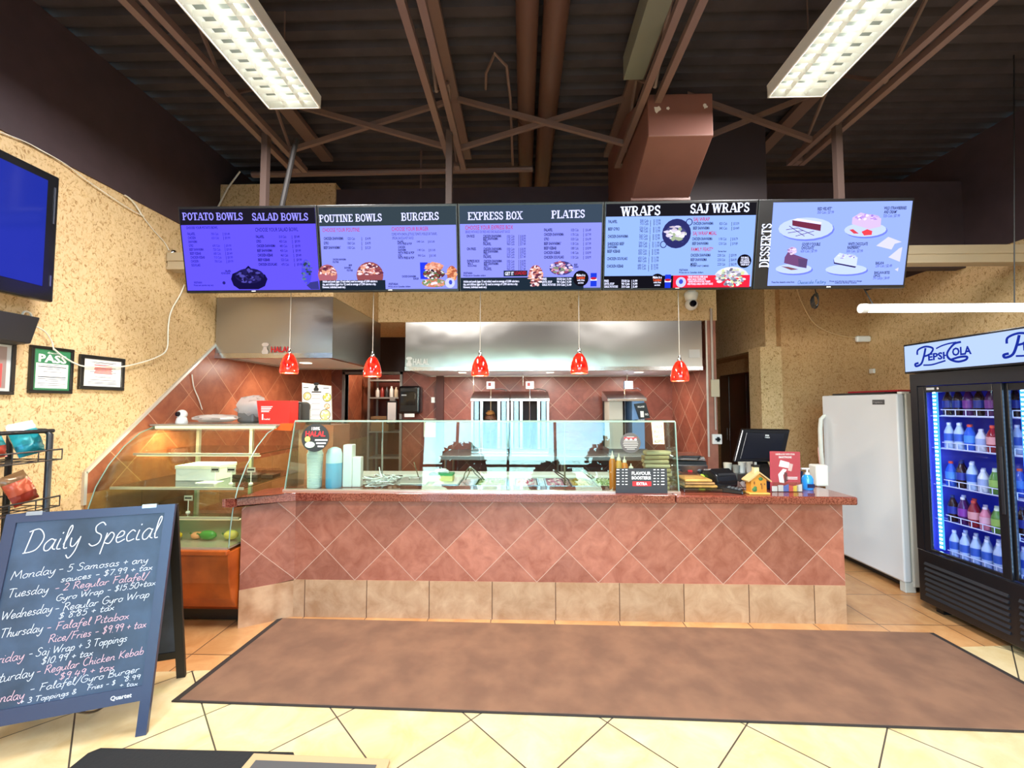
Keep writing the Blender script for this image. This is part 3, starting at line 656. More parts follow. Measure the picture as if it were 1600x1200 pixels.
head(1, 'POUTINE BOWLS', 499, 347.5, 597, 345.5, 11.5); head(1, 'BURGERS', 627, 345, 686, 343.5, 12)
head(2, 'EXPRESS BOX', 731, 344, 816.5, 342.5, 12); head(2, 'PLATES', 861.5, 341.5, 914, 340, 12)
head(3, 'WRAPS', 970, 338, 1032, 336, 14.5); head(3, 'SAJ WRAPS', 1078, 333.5, 1171, 331, 14)
q = MB(); p, e = pl(1194, 418, .004), pl(1200, 349, .004); p.x = e.x = (p.x+e.x)/2; slab(q, 'DESSERTS', p, PU, (-1, 0, 0), 15*PX, (e-p).length, PN)
for i_ in range(len(q.v)): q.v[i_] = q.v[i_] + U1*.03
q.obj('heading', HCOL[3], SCREENS[4])
# --- small lettering
K, R_, G_, W_ = [MB() for _ in range(5)], [MB() for _ in range(5)], [MB() for _ in range(5)], [MB() for _ in range(5)]
def rows(i, items, x, xc, xp, y, dy, h=4.4, mb=None, dx=0):
    mb = mb or K
    for n_, (a, c, p) in enumerate(items):
        yy = y+n_*dy; xo = dx*n_
        txt(mb[i], a, x+xo, yy, h); 
        if c: txt(mb[i], c+' Cals', xc+xo, yy, h*.95, 12, bold=.004); txt(mb[i], '|', (xc+xp)/2+8+xo, yy, h); txt(mb[i], '$'+p, xp+xo, yy, h*.95, 8.5, bold=.004)
txt(G_[0], 'CHOOSE YOUR POTATO BOWL', 291, 358, 4, 52)
rows(0, [('FALAFEL', '700', '9.49'), ('CHICKEN', '620', '9.99'), ('SHAWARMA', None, None), ('GYRO', '690', '9.99'), ('BEEF SHAWARMA', '720', '9.99'), ('BEEF KEBAB', '680', '9.49'), ('CHICKEN KEBAB', '710', '9.99'), ('CHICKEN', '700', '9.99'), ('SOUVLAKI', None, None)], 293, 330, 351, 367.5, 6.1, 4, G_, .8)
txt(K[0], 'CHOOSE YOUR SALAD BOWL', 399, 362, 6, 70, bold=.004)
rows(0, [('FALAFEL', '310', '9.49'), ('GYRO', '420', '9.99'), ('CHICKEN SHAWARMA', '480', '9.99'), ('BEEF SHAWARMA', '450', '9.99'), ('CHICKEN KEBAB', '460', '9.49'), ('BEEF KEBAB', '520', '9.99'), ('CHICKEN SOUVLAKI', '470', '9.99')], 400, 436, 460, 372, 7.2, 4.2, K, .7)
txt(K[0], 'FALAFEL', 352, 425, 3); txt(K[0], 'POTATO BOWL', 346, 428.6, 3); txt(G_[0], 'VEGETARIAN', 303, 443, 3); txt(G_[0], 'Prices and calories may vary', 303, 447, 2.6)
txt(R_[1], 'CHOOSE YOUR POUTINE', 504, 362.5, 6, 60, bold=.004); pass
rows(1, [('CHICKEN SHAWARMA', '1220', '14.99'), ('GYRO', '1060', '14.99'), ('BEEF SHAWARMA*', '1100', '15.29')], 506, 543, 571, 375, 7.1, 4.4)
for s, x, y in (('CHICKEN SHAWARMA', 520, 407), ('POUTINE', 520, 411), ('BEEF', 545, 416), ('SHAWARMA', 538, 420), ('POUTINE', 542, 424)): txt(K[1], s, x, y, 3)
txt(R_[1], 'CHOOSE YOUR BURGER', 612, 361, 6, 59, bold=.004); txt(K[1], 'COMES WITH ONION, LETTUCE, TOMATO, PICKLES OR TURNIPS,', 612, 368, 4, 73, bold=0); txt(K[1], 'SPECIAL SAUCE & HOT SAUCE', 613, 374, 4, 34, bold=0)
rows(1, [('FALAFEL', '1040', '12.85'), ('WITH FRIES & POP', None, None)], 621, 651, 671, 379, 3.6, 3.2)
rows(1, [('CHICKEN', None, None), ('SHAWARMA', '1140', '13.85'), ('WITH FRIES & POP', None, None)], 622, 652, 672, 388, 4.4, 3.6)
rows(1, [('GYRO', '990', '13.85'), ('WITH FRIES & POP', None, None)], 622, 653, 673, 401, 3.8, 3.6)
txt(K[1], 'CHICKEN SHAWARMA', 628, 433.5, 3.2); txt(K[1], 'BURGER', 646, 437, 3.2); txt(K[1], 'VEGETARIAN', 607, 445.5, 3.4); txt(K[1], 'Prices are in Canadian dollars', 607, 449, 2.4, 36)
for i, x0, x1 in ((1, 504, 597), (2, 724, 818)):
    for n_, s in enumerate(('Adults and youth (ages 13 and older) need an average of 2,000 calories a', 'day, and children (ages 4 to 12) need an average of 1,500 calories a day.', 'However, individual needs vary.')):
        txt(W_[i], s, x0 if i == 1 else x0, 441.5+n_*4.4, 3.4, (90, 88, 38)[n_], d=.0045)
txt(R_[2], 'CHOOSE YOUR EXPRESS BOX', 727, 359, 6.4, 76, bold=.006); txt(G_[2], 'SERVED WITH RICE OR FRIES AND ONE SALAD & HOT SAUCE', 727, 364.5, 4, 71, bold=0)
for n_, (a, y) in enumerate((('ON RICE', 371), ('ON FRIES', 391), ('EXPRESS BOX', 410))):
    txt(K[2], a, 729+n_*.5, y, 4); 
    if n_ == 2: txt(K[2], 'MEAL &', 731, 413.5, 3); txt(K[2], 'RICE & FRIES', 731, 416.8, 2.6)
    rows(2, [('CHICKEN SHAWARMA', '1050', '18.99'), ('BEEF SHAWARMA', '1120', '18.99'), ('GYRO', '1010', '17.99'), ('FALAFEL', '960', '17.49')], 755+n_*.5, 792, 813, y, 4.1, 4)
rows(2, [('FALAFEL', '1020', '16.49'), ('CHICKEN SHAWARMA', '1170', '17.99'), ('GYRO', '1030', '16.99'), ('BEEF SHAWARMA*', '1130', '17.99'), ('BEEF KEBAB', '1080', '18.99'), ('CHICKEN KEBAB', '1140', '18.99'), ('CHICKEN SOUVLAKI', '1150', '18.99')], 850, 892, 915, 361.5, 7.1, 4.3)
txt(K[2], 'VEGETARIAN', 724, 428.5, 3.2); txt(K[2], 'Prices are in Canadian dollars', 724, 431.8, 2.4, 36); txt(K[2], 'BEEF', 897, 415, 3); txt(K[2], 'KEBAB', 897, 418.5, 3)
for n_, (a, c, p) in enumerate((('FRIES', '370-550 Cals', '3.99'), ('LENTIL SOUP', '90 Cals', '4.99'), ('GARLIC POTATOES', '310 Cals', '5.49'))):
    for i, x in ((2, 847), (3, 944)):
        y = (437.5 if i == 2 else 440.5)+n_*4.5; txt(W_[i], a, x, y, 3.2, d=.0045); txt(W_[i], c, x+23+(4 if i == 3 else 0), y, 3.2, 13, d=.0045); txt(W_[i], '| '+p, x+37+(6 if i == 3 else 0), y, 3.2, 9, d=.0045)
for n_, (a, two) in enumerate((('FALAFEL', 0), ('BEEF GYRO', 0), ('CHICKEN SHAWARMA', 0), ('SHREDDED BEEF', 'SHAWARMA'), ('BEEF KEBAB', 0), ('CHICKEN SOUVLAKI', 0), ('CHICKEN KEBAB', 0))):
    y = 348.5+n_*11.6; x = 950.5-n_*.4; txt(K[3], a, x, y, 4.4)
    if two: txt(K[3], two, x, y+5, 4.2)
    for j in range(2):
        txt(K[3], '%d Cals' % (500+n_*30+j*210), 1000-n_*.6, y-1.5+j*4.7, 4.2, 13, bold=.004); txt(K[3], '|', 1016-n_*.5, y+j*4.5, 4.2); txt(K[3], '$ %d.99' % (10+j*2+n_ % 2), 1021-n_*.6, y-1.5+j*4.7, 4.2, 11, bold=.004)
for s, y, x in (('SAJ WRAP', 345.5, 1083.5), ('SAJ WRAP MEAL', 367.5, 1082.5), ('FAMILY FEAST*', 392.5, 1080)): txt(R_[3], s, x, y, 5.6, 25 if s == 'SAJ WRAP' else (37 if 'MEAL' in s else 34), bold=.01)
rows(3, [('CHICKEN SHAWARMA', '820', '13.39'), ('BEEF SHAWARMA', '840', '14.49')], 1083, 1124, 1146, 351.5, 7.2, 4.3)
rows(3, [('CHICKEN SHAWARMA', '1190', '18.79'), ('BEEF SHAWARMA', '1210', '19.89')], 1081.5, 1123, 1144, 375.5, 7.2, 4.3)
rows(3, [('CHICKEN SHAWARMA', '2200', '59.99'), ('BEEF SHAWARMA', '2250', '64.99'), ('MIXED', '2220', '62.99')], 1079, 1121, 1142, 401, 7, 4.3)
txt(K[3], 'THE FEAST IS NOT COMBINED', 1078, 417, 2.6); txt(K[3], 'VEGETARIAN', 1061, 423.5, 3); txt(K[3], 'Prices are in Canadian dollars', 1061, 427, 2.4, 38); txt(K[3], 'Serves four', 1122, 394, 2.6)
for n_, s in enumerate(('* SERVED WITH RICE, GREEK SALAD', 'GARLIC SAUCE, TAHINI & PITA', '* SERVED WITH POTATOES, TURNIPS', 'AND PICKLES, GARLIC AND HOT SAUCE')): txt(W_[3], s, 1074, 434+n_*3.7, 2.8, (32, 29, 36, 40)[n_], d=.0045)
for s, x, y, h in (('RED VELVET*', 1277.5, 328.5, 4.4), ('WILD STRAWBERRIES', 1381, 327.5, 4.4), ('AND CREAM*', 1381, 333.5, 4.4), ('GOOEY-Y DOUBLE', 1253, 384, 4.4), ('CHOCOLATE*', 1252, 389.5, 4.4), ('WHITE CHOCOLATE', 1325, 383.5, 4.4), ('RASPBERRY*', 1324, 389, 4.4), ('BAKLAVA', 1368, 413, 4), ('BAKLAVA BITES', 1366, 428, 4), ('(3PCS)', 1365, 432.5, 3.6)): txt(K[4], s, x, y, h)
for s, x, y in (('350 Cals | $7.99', 1277, 334), ('320 Cals | $7.99', 1380, 339.5), ('630 Cals | $7.99', 1251, 394.5), ('500 Cals | $7.99', 1322.5, 394.5), ('230 Cals | $2.49', 1368, 417.5), ('310 Cals/pc | $4.49', 1364, 436.5)): txt(G_[4], s, x, y, 4.2, 25, bold=0)
txt(K[4], 'These fine desserts come from', 1205, 442.3, 2.6, 36); txt(K[4], 'Prices and calories are subject to change', 1296, 440.5, 2.2, 50); txt(K[4], 'without further notice', 1304, 443, 2.2, 34)
q = MB(); hand(q, 'Cheesecake Factory', pl(1246, 444, .003), pl(1290, 442.5, .003), PU, .026, .0025, PN); q.obj('script_logo', emis('script_green', '#2c5d78', .9), SCREENS[4])
for i in range(5):
    for mb, nm, m in ((K[i], 'lettering', INKB), (R_[i], 'red_lettering', RINK), (G_[i], 'faint_lettering', GINK), (W_[i], 'white_lettering', WINKE)):
        if mb.runs: mb.blocks(nm, m, SCREENS[i])
# --- pictures on the screens
def blob(mb, px, py, rx, ry, d=.0035, n=20, seed=None, amp=0):
    c = pl(px, py, d); rnd = random.Random(seed or 1); 
    mb.poly([c+U1*rx*PX*math.cos(6.2832*i/n)*(1+amp*rnd.uniform(-1, 1))+PU*ry*PX*math.sin(6.2832*i/n)*(1+amp*rnd.uniform(-1, 1)) for i in range(n)])
def food(i, name, px, py, rx, ry, cols, seed, n=60, base=None, s=2.2, top=False):
    """a dish pictured on a screen: a plate shape covered with scattered bits"""
    rnd = random.Random(seed); q = MB(); q.m = 0; blob(q, px, py, rx, ry, .0035)
    for k in range(n):
        a, r_ = rnd.uniform(0, 6.28), math.sqrt(rnd.random())*.86
        if top: a = rnd.uniform(.1, 3.04)
        q.m = rnd.randrange(1, len(cols)+1); blob(q, px+rx*r_*math.cos(a), py-ry*r_*math.sin(a), s*rnd.uniform(.6, 1.5), s*rnd.uniform(.3, .9), .0037+k*.00001, 7, k+3, .3)
    q.obj(name, [emis('pic_'+(base or '#8a5a60'), base or '#8a5a60', .9)]+[emis('pic_'+c, c, .95) for c in cols], SCREENS[i])
DB = ['#1a1548', '#2c2768', '#4a45a0', '#151038']
q = MB(); 
q.poly([pl(*p, .0032) for p in ((361, 436), (363, 428), (372, 424), (382, 421), (388, 415), (394, 421), (404, 426), (414, 429), (418, 436), (414, 447), (404, 452), (374, 452), (365, 446))]); q.obj('salad_bowl_picture', emis('pic_dark_bowl', '#141040', .8), SCREENS[0])
food(0, 'salad_filling_picture', 390, 431, 24, 12, DB, 3, 46, '#1f1a55', 3.4)
food(0, 'falling_leaves_picture', 479, 425, 8, 20, ['#3d5568', '#2a3a50', '#55748a', '#5a5ab8'], 5, 26, '#4a45d8', 2.6)
q = MB(); q.poly([pl(*p, .0034) for p in ((479, 446), (485, 441), (497, 439), (499, 452), (486, 452))]); q.obj('green_bowl_picture', emis('pic_slate', '#3a3a86', .8), SCREENS[0])
q = MB(); q.disc(pl(350, 442, .003), U1, PU, .012); q.obj('small_logo', emis('pic_logo', '#2a2480', .8), SCREENS[0])
POUT = ['#e8b7b4', '#7d3b46', '#c97f78', '#f2d8e0', '#5a2a40', '#d89a80']
food(1, 'poutine_picture', 512, 430, 16, 17, POUT, 7, 70, '#a8606c', 2.4, True); food(1, 'poutine_picture', 578, 430, 22, 21, POUT, 8, 100, '#8d4a50', 2.6, True)
for i, a in ((1, (501, 437.5, 602, 453.5)), (2, (718, 432.5, 938, 453.5)), (3, (943.5, 430.5, 1052, 450.5))):
    q = MB(); frect(q, a[0] if i != 2 else 720, a[1], a[2]-(26 if i == 2 else 0), a[3], .004); q.obj('notice_band', emis('notice_%d' % i, ['', '#1e2836', '#1f2c3a', '#14121a'][i], .8), SCREENS[i])
q = MB(); frect(q, 657, 410, 668, 436, .0034); q.obj('blue_corner_picture', emis('pic_blue', '#2336d8', 1), SCREENS[1])
food(1, 'burger_bun_picture', 678, 417, 15, 7, ['#d8927c', '#c97a60', '#e6b09c'], 9, 30, '#c97a60', 4); food(1, 'burger_filling_picture', 678, 428, 18, 8, ['#2e2030', '#e8dce8', '#5c7a50', '#7a4038'], 10, 70, '#5a3038', 2.2)
food(1, 'burger_base_picture', 678, 442, 20, 7, ['#d08a70', '#e8d8e8', '#6f8a60'], 12, 40, '#c2785c', 3); food(1, 'burger_fries_picture', 706, 428, 8, 13, ['#d88a60', '#a85a40', '#e8a880'], 13, 30, '#b8684c', 3)
q = MB(); blob(q, 703, 442, 8, 8, .0045); q.obj('burger_badge', emis('pic_badge', '#b9bff8', 1), SCREENS[1]); q = MB(); blob(q, 704, 441, 3, 4, .0048, 6); q.obj('badge_motif', emis('pic_badge_blue', '#3a48c0', 1), SCREENS[1])
food(2, 'fries_picture', 837, 432, 12, 18, POUT, 14, 110, '#a8525a', 2.6); food(2, 'plate_picture', 877, 419, 19, 11, ['#c890a0', '#e8d0e0', '#8a4060', '#b0a0d8', '#7a8a70'], 15, 70, '#3c3a78', 2.6)
q = MB(); frect(q, 787, 422.5, 824, 432, .0043); q.obj('loaded_banner', emis('notice_2', ''), SCREENS[2]); q = MB(); txt(q, 'GET IT', 789, 430, 5, 14, d=.005); q.obj('banner_white_lettering', WINKE, SCREENS[2]); q = MB(); txt(q, 'LOADED', 804, 429, 5, 19, d=.005); q.obj('banner_red_lettering', RINK, SCREENS[2])
for i, x, y, r_ in ((2, 907.5, 435, 12.5), (3, 1027, 438.5, 11)):
    q = MB(); blob(q, x, y, r_, r_, .0047); q.obj('combo_badge', emis('notice_3', ''), SCREENS[i]); q = MB(); txt(q, 'Make it a', x, y-3.5, 3.6, 14, 'C', d=.0052); txt(q, 'with fries', x, y+4, 2.6, 12, 'C', d=.0052); txt(q, 'and drink', x, y+8, 2.4, 9, 'C', d=.0052); q.blocks('badge_lettering', WINKE, SCREENS[i])
    q = MB(); txt(q, 'Combo!', x, y+.8, 4, 13, 'C', d=.0052); q.obj('badge_red_lettering', emis('badge_orange', '#f0603a', 1), SCREENS[i])
    cx, cy = (927.5, 437) if i == 2 else (1043.5, 439.5); q = MB(); frect(q, cx-5, cy-10.5, cx+5, cy+10.5, .0047); q.obj('can_picture', emis('pic_can', '#1c36c8', 1), SCREENS[i])
    q = MB(); frect(q, cx-5, cy-3, cx+5, cy+1.5, .005); q.obj('can_band', emis('pic_can_white', '#dfe4ff', 1), SCREENS[i]); q = MB(); blob(q, cx, cy-2, 5, 2, .0053, 10); q.obj('can_stripe', RINK, SCREENS[i])
q = MB(); frect(q, 1049, 429.5, 1172, 449.5, .0038); q.obj('red_banner', emis('pic_red', '#d8243c', 1), SCREENS[3])
q = MB(); blob(q, 1064, 441, 8, 8, .0042); q.obj('round_logo', emis('pic_badge', ''), SCREENS[3]); q = MB(); blob(q, 1064, 440, 3.5, 4, .0046, 7); q.obj('logo_motif', emis('pic_badge_blue', ''), SCREENS[3])
food(3, 'pan_picture', 1057, 365, 22.5, 22.5, ['#3c3f80'], 16, 4, '#2a2c64', 2); food(3, 'sliced_wrap_picture', 1056, 364, 16, 12, ['#e8e4f4', '#cfc6e0', '#c2b4c4', '#9aa88a'], 17, 40, '#4a4a80', 4.2)
for x, y in ((1077, 347), (1036.5, 382)): q = MB(); q.ribbon([pl(x, y, .0034)+U1*4.6*PX*math.cos(a*.3142)+PU*4.8*PX*math.sin(a*.3142) for a in range(21)], .006, PN); q.obj('pan_handle_picture', emis('pic_#2a2c64', ''), SCREENS[3])
food(3, 'feast_platter_picture', 1143, 433, 27, 16, ['#e6e2f0', '#b8b4c8', '#6a6478', '#cfd8a0', '#8a96a8'], 18, 130, '#dcdcf4', 3)
q = MB(); blob(q, 1163, 408, 11, 10.5, .0047); q.obj('dark_badge', emis('notice_3', ''), SCREENS[3]); q = MB()
for n_, s in enumerate(('FOR SMALL', 'OR LARGE', 'GATHERINGS', 'ORDER NOW')): txt(q, s, 1164, 404+n_*3.6, 2.8, (12, 13, 15, 13)[n_], 'C', d=.0052)
q.obj('badge_lettering', WINKE, SCREENS[3])
def plate(px, py, rx, ry): 
    q = MB(); q.m = 0; blob(q, px+2, py+2, rx, ry, .003); q.m = 1; blob(q, px, py, rx, ry*.96, .0033); q.obj('plate_picture', [emis('pic_plate_shade', '#6a78dc', 1), emis('pic_plate', '#b4c4ff', 1)], SCREENS[4])
plate(1259, 357, 42, 17); plate(1240, 420, 28, 8); plate(1322, 421, 32, 8); plate(1352, 359, 32, 11)
def pp(name, pts, c, d=.0038): q = MB(); q.poly([pl(*p, d) for p in pts]); q.obj(name, emis('pic_'+c, c, 1), SCREENS[4])
pp('velvet_cake_picture', ((1238, 344), (1283, 351), (1282, 361), (1238, 352.5)), '#6a2a40'); pp('velvet_icing_picture', ((1246, 341), (1284, 347), (1283, 351), (1238, 344)), '#d8d4ff')
q = MB()
for a, c in (((1228, 359), (1248, 356)), ((1231, 364), (1256, 360)), ((1243, 369), (1272, 361)), ((1233, 353), (1257, 369)), ((1248, 357), (1272, 368))): q.ribbon([pl(*a, .004), pl(*c, .004)], .004, PN)
q.obj('sauce_lines_picture', emis('pic_#4a2a6a', '#4a2a6a', 1), SCREENS[4])
pp('strawberry_cake_picture', ((1332, 340), (1345, 332), (1377, 341), (1376, 354), (1358, 358), (1331, 350)), '#c8b0f4'); food(4, 'cream_topping_picture', 1354, 340, 20, 5, ['#b490e0', '#e8d8ff', '#9a7ad0'], 21, 30, '#c4acf0', 2.4)
pp('berry_picture', ((1346, 362), (1355, 358), (1363, 361), (1362, 367), (1350, 368)), '#d8404c'); pp('syrup_picture', ((1327, 359), (1333, 358), (1342, 365), (1334, 365)), '#c8404c')
pp('chocolate_cake_picture', ((1226, 402), (1231, 394), (1262, 405), (1260, 419), (1248, 417), (1225, 411)), '#6a4470'); pp('chocolate_side_picture', ((1247, 404), (1262, 405), (1260, 419), (1248, 417)), '#54406a', .004); food(4, 'cream_dollop_picture', 1238, 392, 7, 6, ['#e0d0f0', '#8a5a90', '#c8a8d8'], 22, 22, '#c8b0e0', 2.2); pp('sauce_picture', ((1220, 416), (1232, 417), (1248, 421), (1236, 422)), '#7a4a50')
pp('white_cake_picture', ((1303, 404), (1312, 395), (1340, 402), (1338, 418), (1304, 411)), '#c0ccff'); pp('cake_crust_picture', ((1302, 404), (1304, 410), (1338, 416.5), (1336, 418.5), (1303, 412)), '#2a2050', .004); food(4, 'raspberry_swirl_picture', 1322, 401, 16, 4, ['#7a70c0', '#d8dcff', '#9a8ad0'], 23, 22, '#b8c4ff', 1.8)
for pts in (((1369, 384), (1388, 370), (1409, 378), (1398, 381), (1393, 390)), ((1388, 402), (1405, 388), (1410, 386), (1406, 409)), ((1398, 421), (1404, 418), (1403, 424))): pp('baklava_picture', pts, '#c9c8d8')

# ================================================================== CEILING STEELWORK, DUCTS, LAMPS
JX = [-2.06, -.595, .9, 2.43]; ZJ, ZJT = 3.76, 4.19
def joist():
    x = JX[0]; t = thing('roof_joist', 'open web steel joist nearest the left wall', 'joist', (x, 1.5, ZJ), 'steel roof joists')
    for dx in (-.075, .035): MB().box(x+dx, x+dx+.045, -2.9, 3.72, ZJ, ZJ+.045).obj('bottom_chord', DARKSTEEL2, t)
    MB().box(x-.06, x+.06, -2.9, 4.265, ZJT, ZJT+.05).obj('top_chord', DARKSTEEL2, t)
    MB().box(x-.025, x+.025, 3.65, 3.72, ZJ, ZJ+.12).obj('end_plate', DARKSTEEL2, t)
    y, up = 3.68, True; q = MB()
    while y > -2.8:
        q.tube([(x, y, ZJ+.03 if up else ZJT+.02), (x, y-.45, ZJT+.02 if up else ZJ+.03)], .014, 6); y -= .45; up = not up
    q.obj('web_rod_lattice', DARKSTEEL2, t, smooth=40)
    return t
DARKSTEEL2 = mat('joist_steel_paint', '#6e564e', .5)
j0 = joist()
for i, lb in ((1, 'open web steel joist over the middle of the counter, second from the left wall'), (2, 'open web steel joist beside the brown duct'), (3, 'open web steel joist at the far right')):
    dup(j0, (JX[i]-JX[0], 0, 0), lb)
brace_names = ['crossed steel brace behind the left ceiling light', 'crossed steel brace between the two middle joists', 'crossed steel brace between the brown duct and the right joist']
for i in range(3):
    a, c = JX[i]+.05, JX[i+1]-.05
    if i == 2: a = 1.36
    t = thing('bridging_brace', brace_names[i], 'brace', ((a+c)/2, 3.4, ZJ), 'crossed joist braces')
    for z0, z1, dy in ((ZJT, ZJ+.02, 0), (ZJ+.02, ZJT, .03)): MB().hexa([(a, 3.38+dy, z0-.02), (c, 3.38+dy, z1-.02), (c, 3.41+dy, z1-.02), (a, 3.41+dy, z0-.02), (a, 3.38+dy, z0+.02), (c, 3.38+dy, z1+.02), (c, 3.41+dy, z1+.02), (a, 3.41+dy, z0+.02)]).obj('brace_bar', DARKSTEEL2, t)
tag(MB().tube([(-2.75, 4.1, 3.965), (.1, 4.1, 3.985)], .03, 8).obj('steel_cross_bar', DARKSTEEL2, smooth=40), 'horizontal steel bar across the dark back of the ceiling', 'bar')
for x, lb in ((-1.05, 'thin vertical hanger rod left of the middle post'), (1.45, 'thin vertical hanger rod right of the round ducts')):
    tag(MB().tube([(x, 4.2, 3.86), (x, 4.2, ZC)], .012, 6).obj('hanger_rod', DARKSTEEL2), lb, 'rod', 'ceiling hanger rods')
for x, r, lb in ((.03, .075, 'left of the pair of round brown ceiling ducts'), (.216, .084, 'right and thicker of the pair of round brown ceiling ducts')):
    q = MB(); q.tube([(x, -2.9, 4.165), (x, 5.5, 4.165)], r, 20, False); 
    for y in (0, 1.2, 2.4, 3.6, 4.8): q.tube([(x, y, 4.165), (x, y+.03, 4.165)], r+.004, 20)
    tag(q.obj('round_duct', mat('duct_paint', '#54392f', .45), smooth=40), lb, 'duct', 'pair of round ceiling ducts')
# big brown duct with a sloping underside
dp = [(2.9, 3.52), (2.9, 3.825), (3.5, 4.1), (4.27, 4.2), (4.27, 3.08), (3.36, 3.29)]
t = thing('rectangular_duct', 'large reddish brown rectangular duct above the wraps screen', 'duct', (1.1, 3.6, 3.08))
MB().prism([(.885, y, z) for y, z in dp], (.455, 0, 0)).obj('duct_body', mat('duct_red_brown', '#744a40', .45, noise=.12, nscale=4), t, bevel=.006)
q = MB()
for y, z in ((3.36, 3.29),): q.box(.875, 1.35, y-.012, y+.012, z-.012, z+.012)
q.obj('seam_flange', mat('duct_red_brown'), t)
sc = MB()
for px, py, r in ((1028, 171, 6), (1044, 169, 2.5), (1102, 166, 4)):
    c = atY(px, py, 2.897); rnd = random.Random(px); sc.poly([c+Vector((math.cos(a), 0, math.sin(a)))*r*.0044*rnd.uniform(.5, 1.3) for a in [k*.6283 for k in range(10)]])
sc.obj('scuffed_paint_mark', mat('chipped_white', '#c9bdb4', .8), t)
sc = MB()
for px, py, r in ((985, 205, 5), (979, 233, 7), (968, 240, 3)):
    c = atX(px, py, .884); rnd = random.Random(px); sc.poly([c+Vector((0, math.cos(a), math.sin(a)))*r*.0046*rnd.uniform(.5, 1.4) for a in [k*.6283 for k in range(10)]])
sc.obj('side_scuff_mark', mat('chipped_white'), t)
tag(MB().box(1.5, 2.2, 3.75, 4.265, 3.25, 4.2).obj('dark_duct_box', mat('dark_duct', '#3a3033', .6), bevel=.01), 'dark boxed duct behind the saj wraps screen', 'duct')
t = thing('ceiling_raceway', 'grey green metal raceway along the ceiling left of the brown duct', 'trunk', (.81, 1.5, 4.01))
MB().box(.74, .886, -2.9, 3.0, 4.012, 4.19).obj('trunk_body', mat('trunk_grey', '#75766a', .5), t, bevel=.004)
MB().box(.755, .871, 2.995, 3.006, 4.025, 4.175).obj('end_cap', mat('trunk_grey'), t)
tag(MB().tube([(-.3, 3.3, 4.2), (-.28, 3.1, 4.17), (-.2, 2.9, 4.15), (-.12, 3.0, 4.14), (-.1, 3.3, 4.12), (-.1, 3.6, 4.1), (-.1, 4.1, 4.02)], .012, 6).obj('flexible_conduit', DARKSTEEL2, smooth=40), 'thin looped conduit beside the round ducts', 'conduit')

# louvred ceiling lights
TROFFER_W = 84; LOUV = mat('louvre_white', '#f4f5f2', .35); TUBE = emis('fluorescent_glow', '#fbfff2', 7)
def troffer(x, y0, y1, label):
    t = thing('louvred_ceiling_light', label, 'ceiling light', (x, (y0+y1)/2, 3.7), 'louvred ceiling lights'); hw = .185
    q = MB()
    q.box(x-hw, x-hw+.012, y0, y1, 3.69, 3.765); q.box(x+hw-.012, x+hw, y0, y1, 3.69, 3.765); q.box(x-hw, x+hw, y0, y0+.012, 3.69, 3.765); q.box(x-hw, x+hw, y1-.012, y1, 3.69, 3.765); q.box(x-hw, x+hw, y0, y1, 3.765, 3.78)
    q.obj('housing', mat('light_housing', '#dededa', .4), t, bevel=.003)
    g = MB(); n = 18
    for i in range(1, n): yy = y0+(y1-y0)*i/n; g.prism([(x-hw+.01, yy-.007, 3.735), (x-hw+.01, yy+.007, 3.735), (x-hw+.01, yy, 3.7)], (2*hw-.02, 0, 0))
    for k in (-1, 1): g.prism([(x+k*hw/3-.008, y0+.01, 3.735), (x+k*hw/3+.008, y0+.01, 3.735), (x+k*hw/3, y0+.01, 3.7)], (0, y1-y0-.02, 0))
    g.obj('louvre_grid', LOUV, t)
    q = MB().box(x-hw+.012, x+hw-.012, y0+.012, y1-.012, 3.76, 3.766).obj('reflector', mat('reflector_grey', '#8c938e', .4), t)
    for k in (-.33, .33): MB().tube([(x+k*hw, y0+.03, 3.748), (x+k*hw, y1-.03, 3.748)], .01, 10).obj('fluorescent_tube', TUBE, t, smooth=40)
    a = bpy.data.lights.new('troffer_light', 'AREA'); a.shape = 'RECTANGLE'; a.size = .34; a.size_y = y1-y0-.04; a.energy = TROFFER_W; a.color = (1, .98, .95)
    ao = bpy.data.objects.new('troffer_light', a); COL.objects.link(ao); ao.location = (x, (y0+y1)/2, 3.692)
    for yy in (y0+.15, y1-.15): MB().tube([(x, yy, 3.78), (x, yy, ZC)], .005, 5).obj('hanger_wire', DARKSTEEL2, t)
    return t
troffer(-1.59, 1.55, 2.8, 'bright louvred ceiling light hanging at the left'); troffer(1.83, 1.53, 2.78, 'bright louvred ceiling light hanging at the right')
troffer(-1.59, -1.6, -.35, 'added louvred fill light at the left, unseen behind the viewer'); troffer(1.83, -1.6, -.35, 'added louvred fill light at the right, unseen behind the viewer')  # unseen pair added behind the camera to fill the room with light

# slim LED batten hung at the right
t = thing('led_batten_light', 'long white glowing batten light hanging above the drinks cooler', 'strip light', (3.05, 3.1, 2.3))
MB().tube([(2.5, 3.1, 2.33), (3.62, 3.1, 2.33)], .03, 14).obj('diffuser', emis('batten_glow', '#ffffff', 9), t, smooth=40)
for a, c in ((2.46, 2.505), (3.615, 3.66)): MB().tube([(a, 3.1, 2.33), (c, 3.1, 2.33)], .034, 14).obj('end_cap', WHITE, t, smooth=40)
for a in ((2.55, 2.45), (3.55, 3.7)): MB().tube([(a[0], 3.1, 2.36), (a[1], 3.19 if a[1] < 3 else 3.14, 2.717 if a[1] < 3 else ZC)], .004, 5).obj('hanging_cable', CABLEB, t)

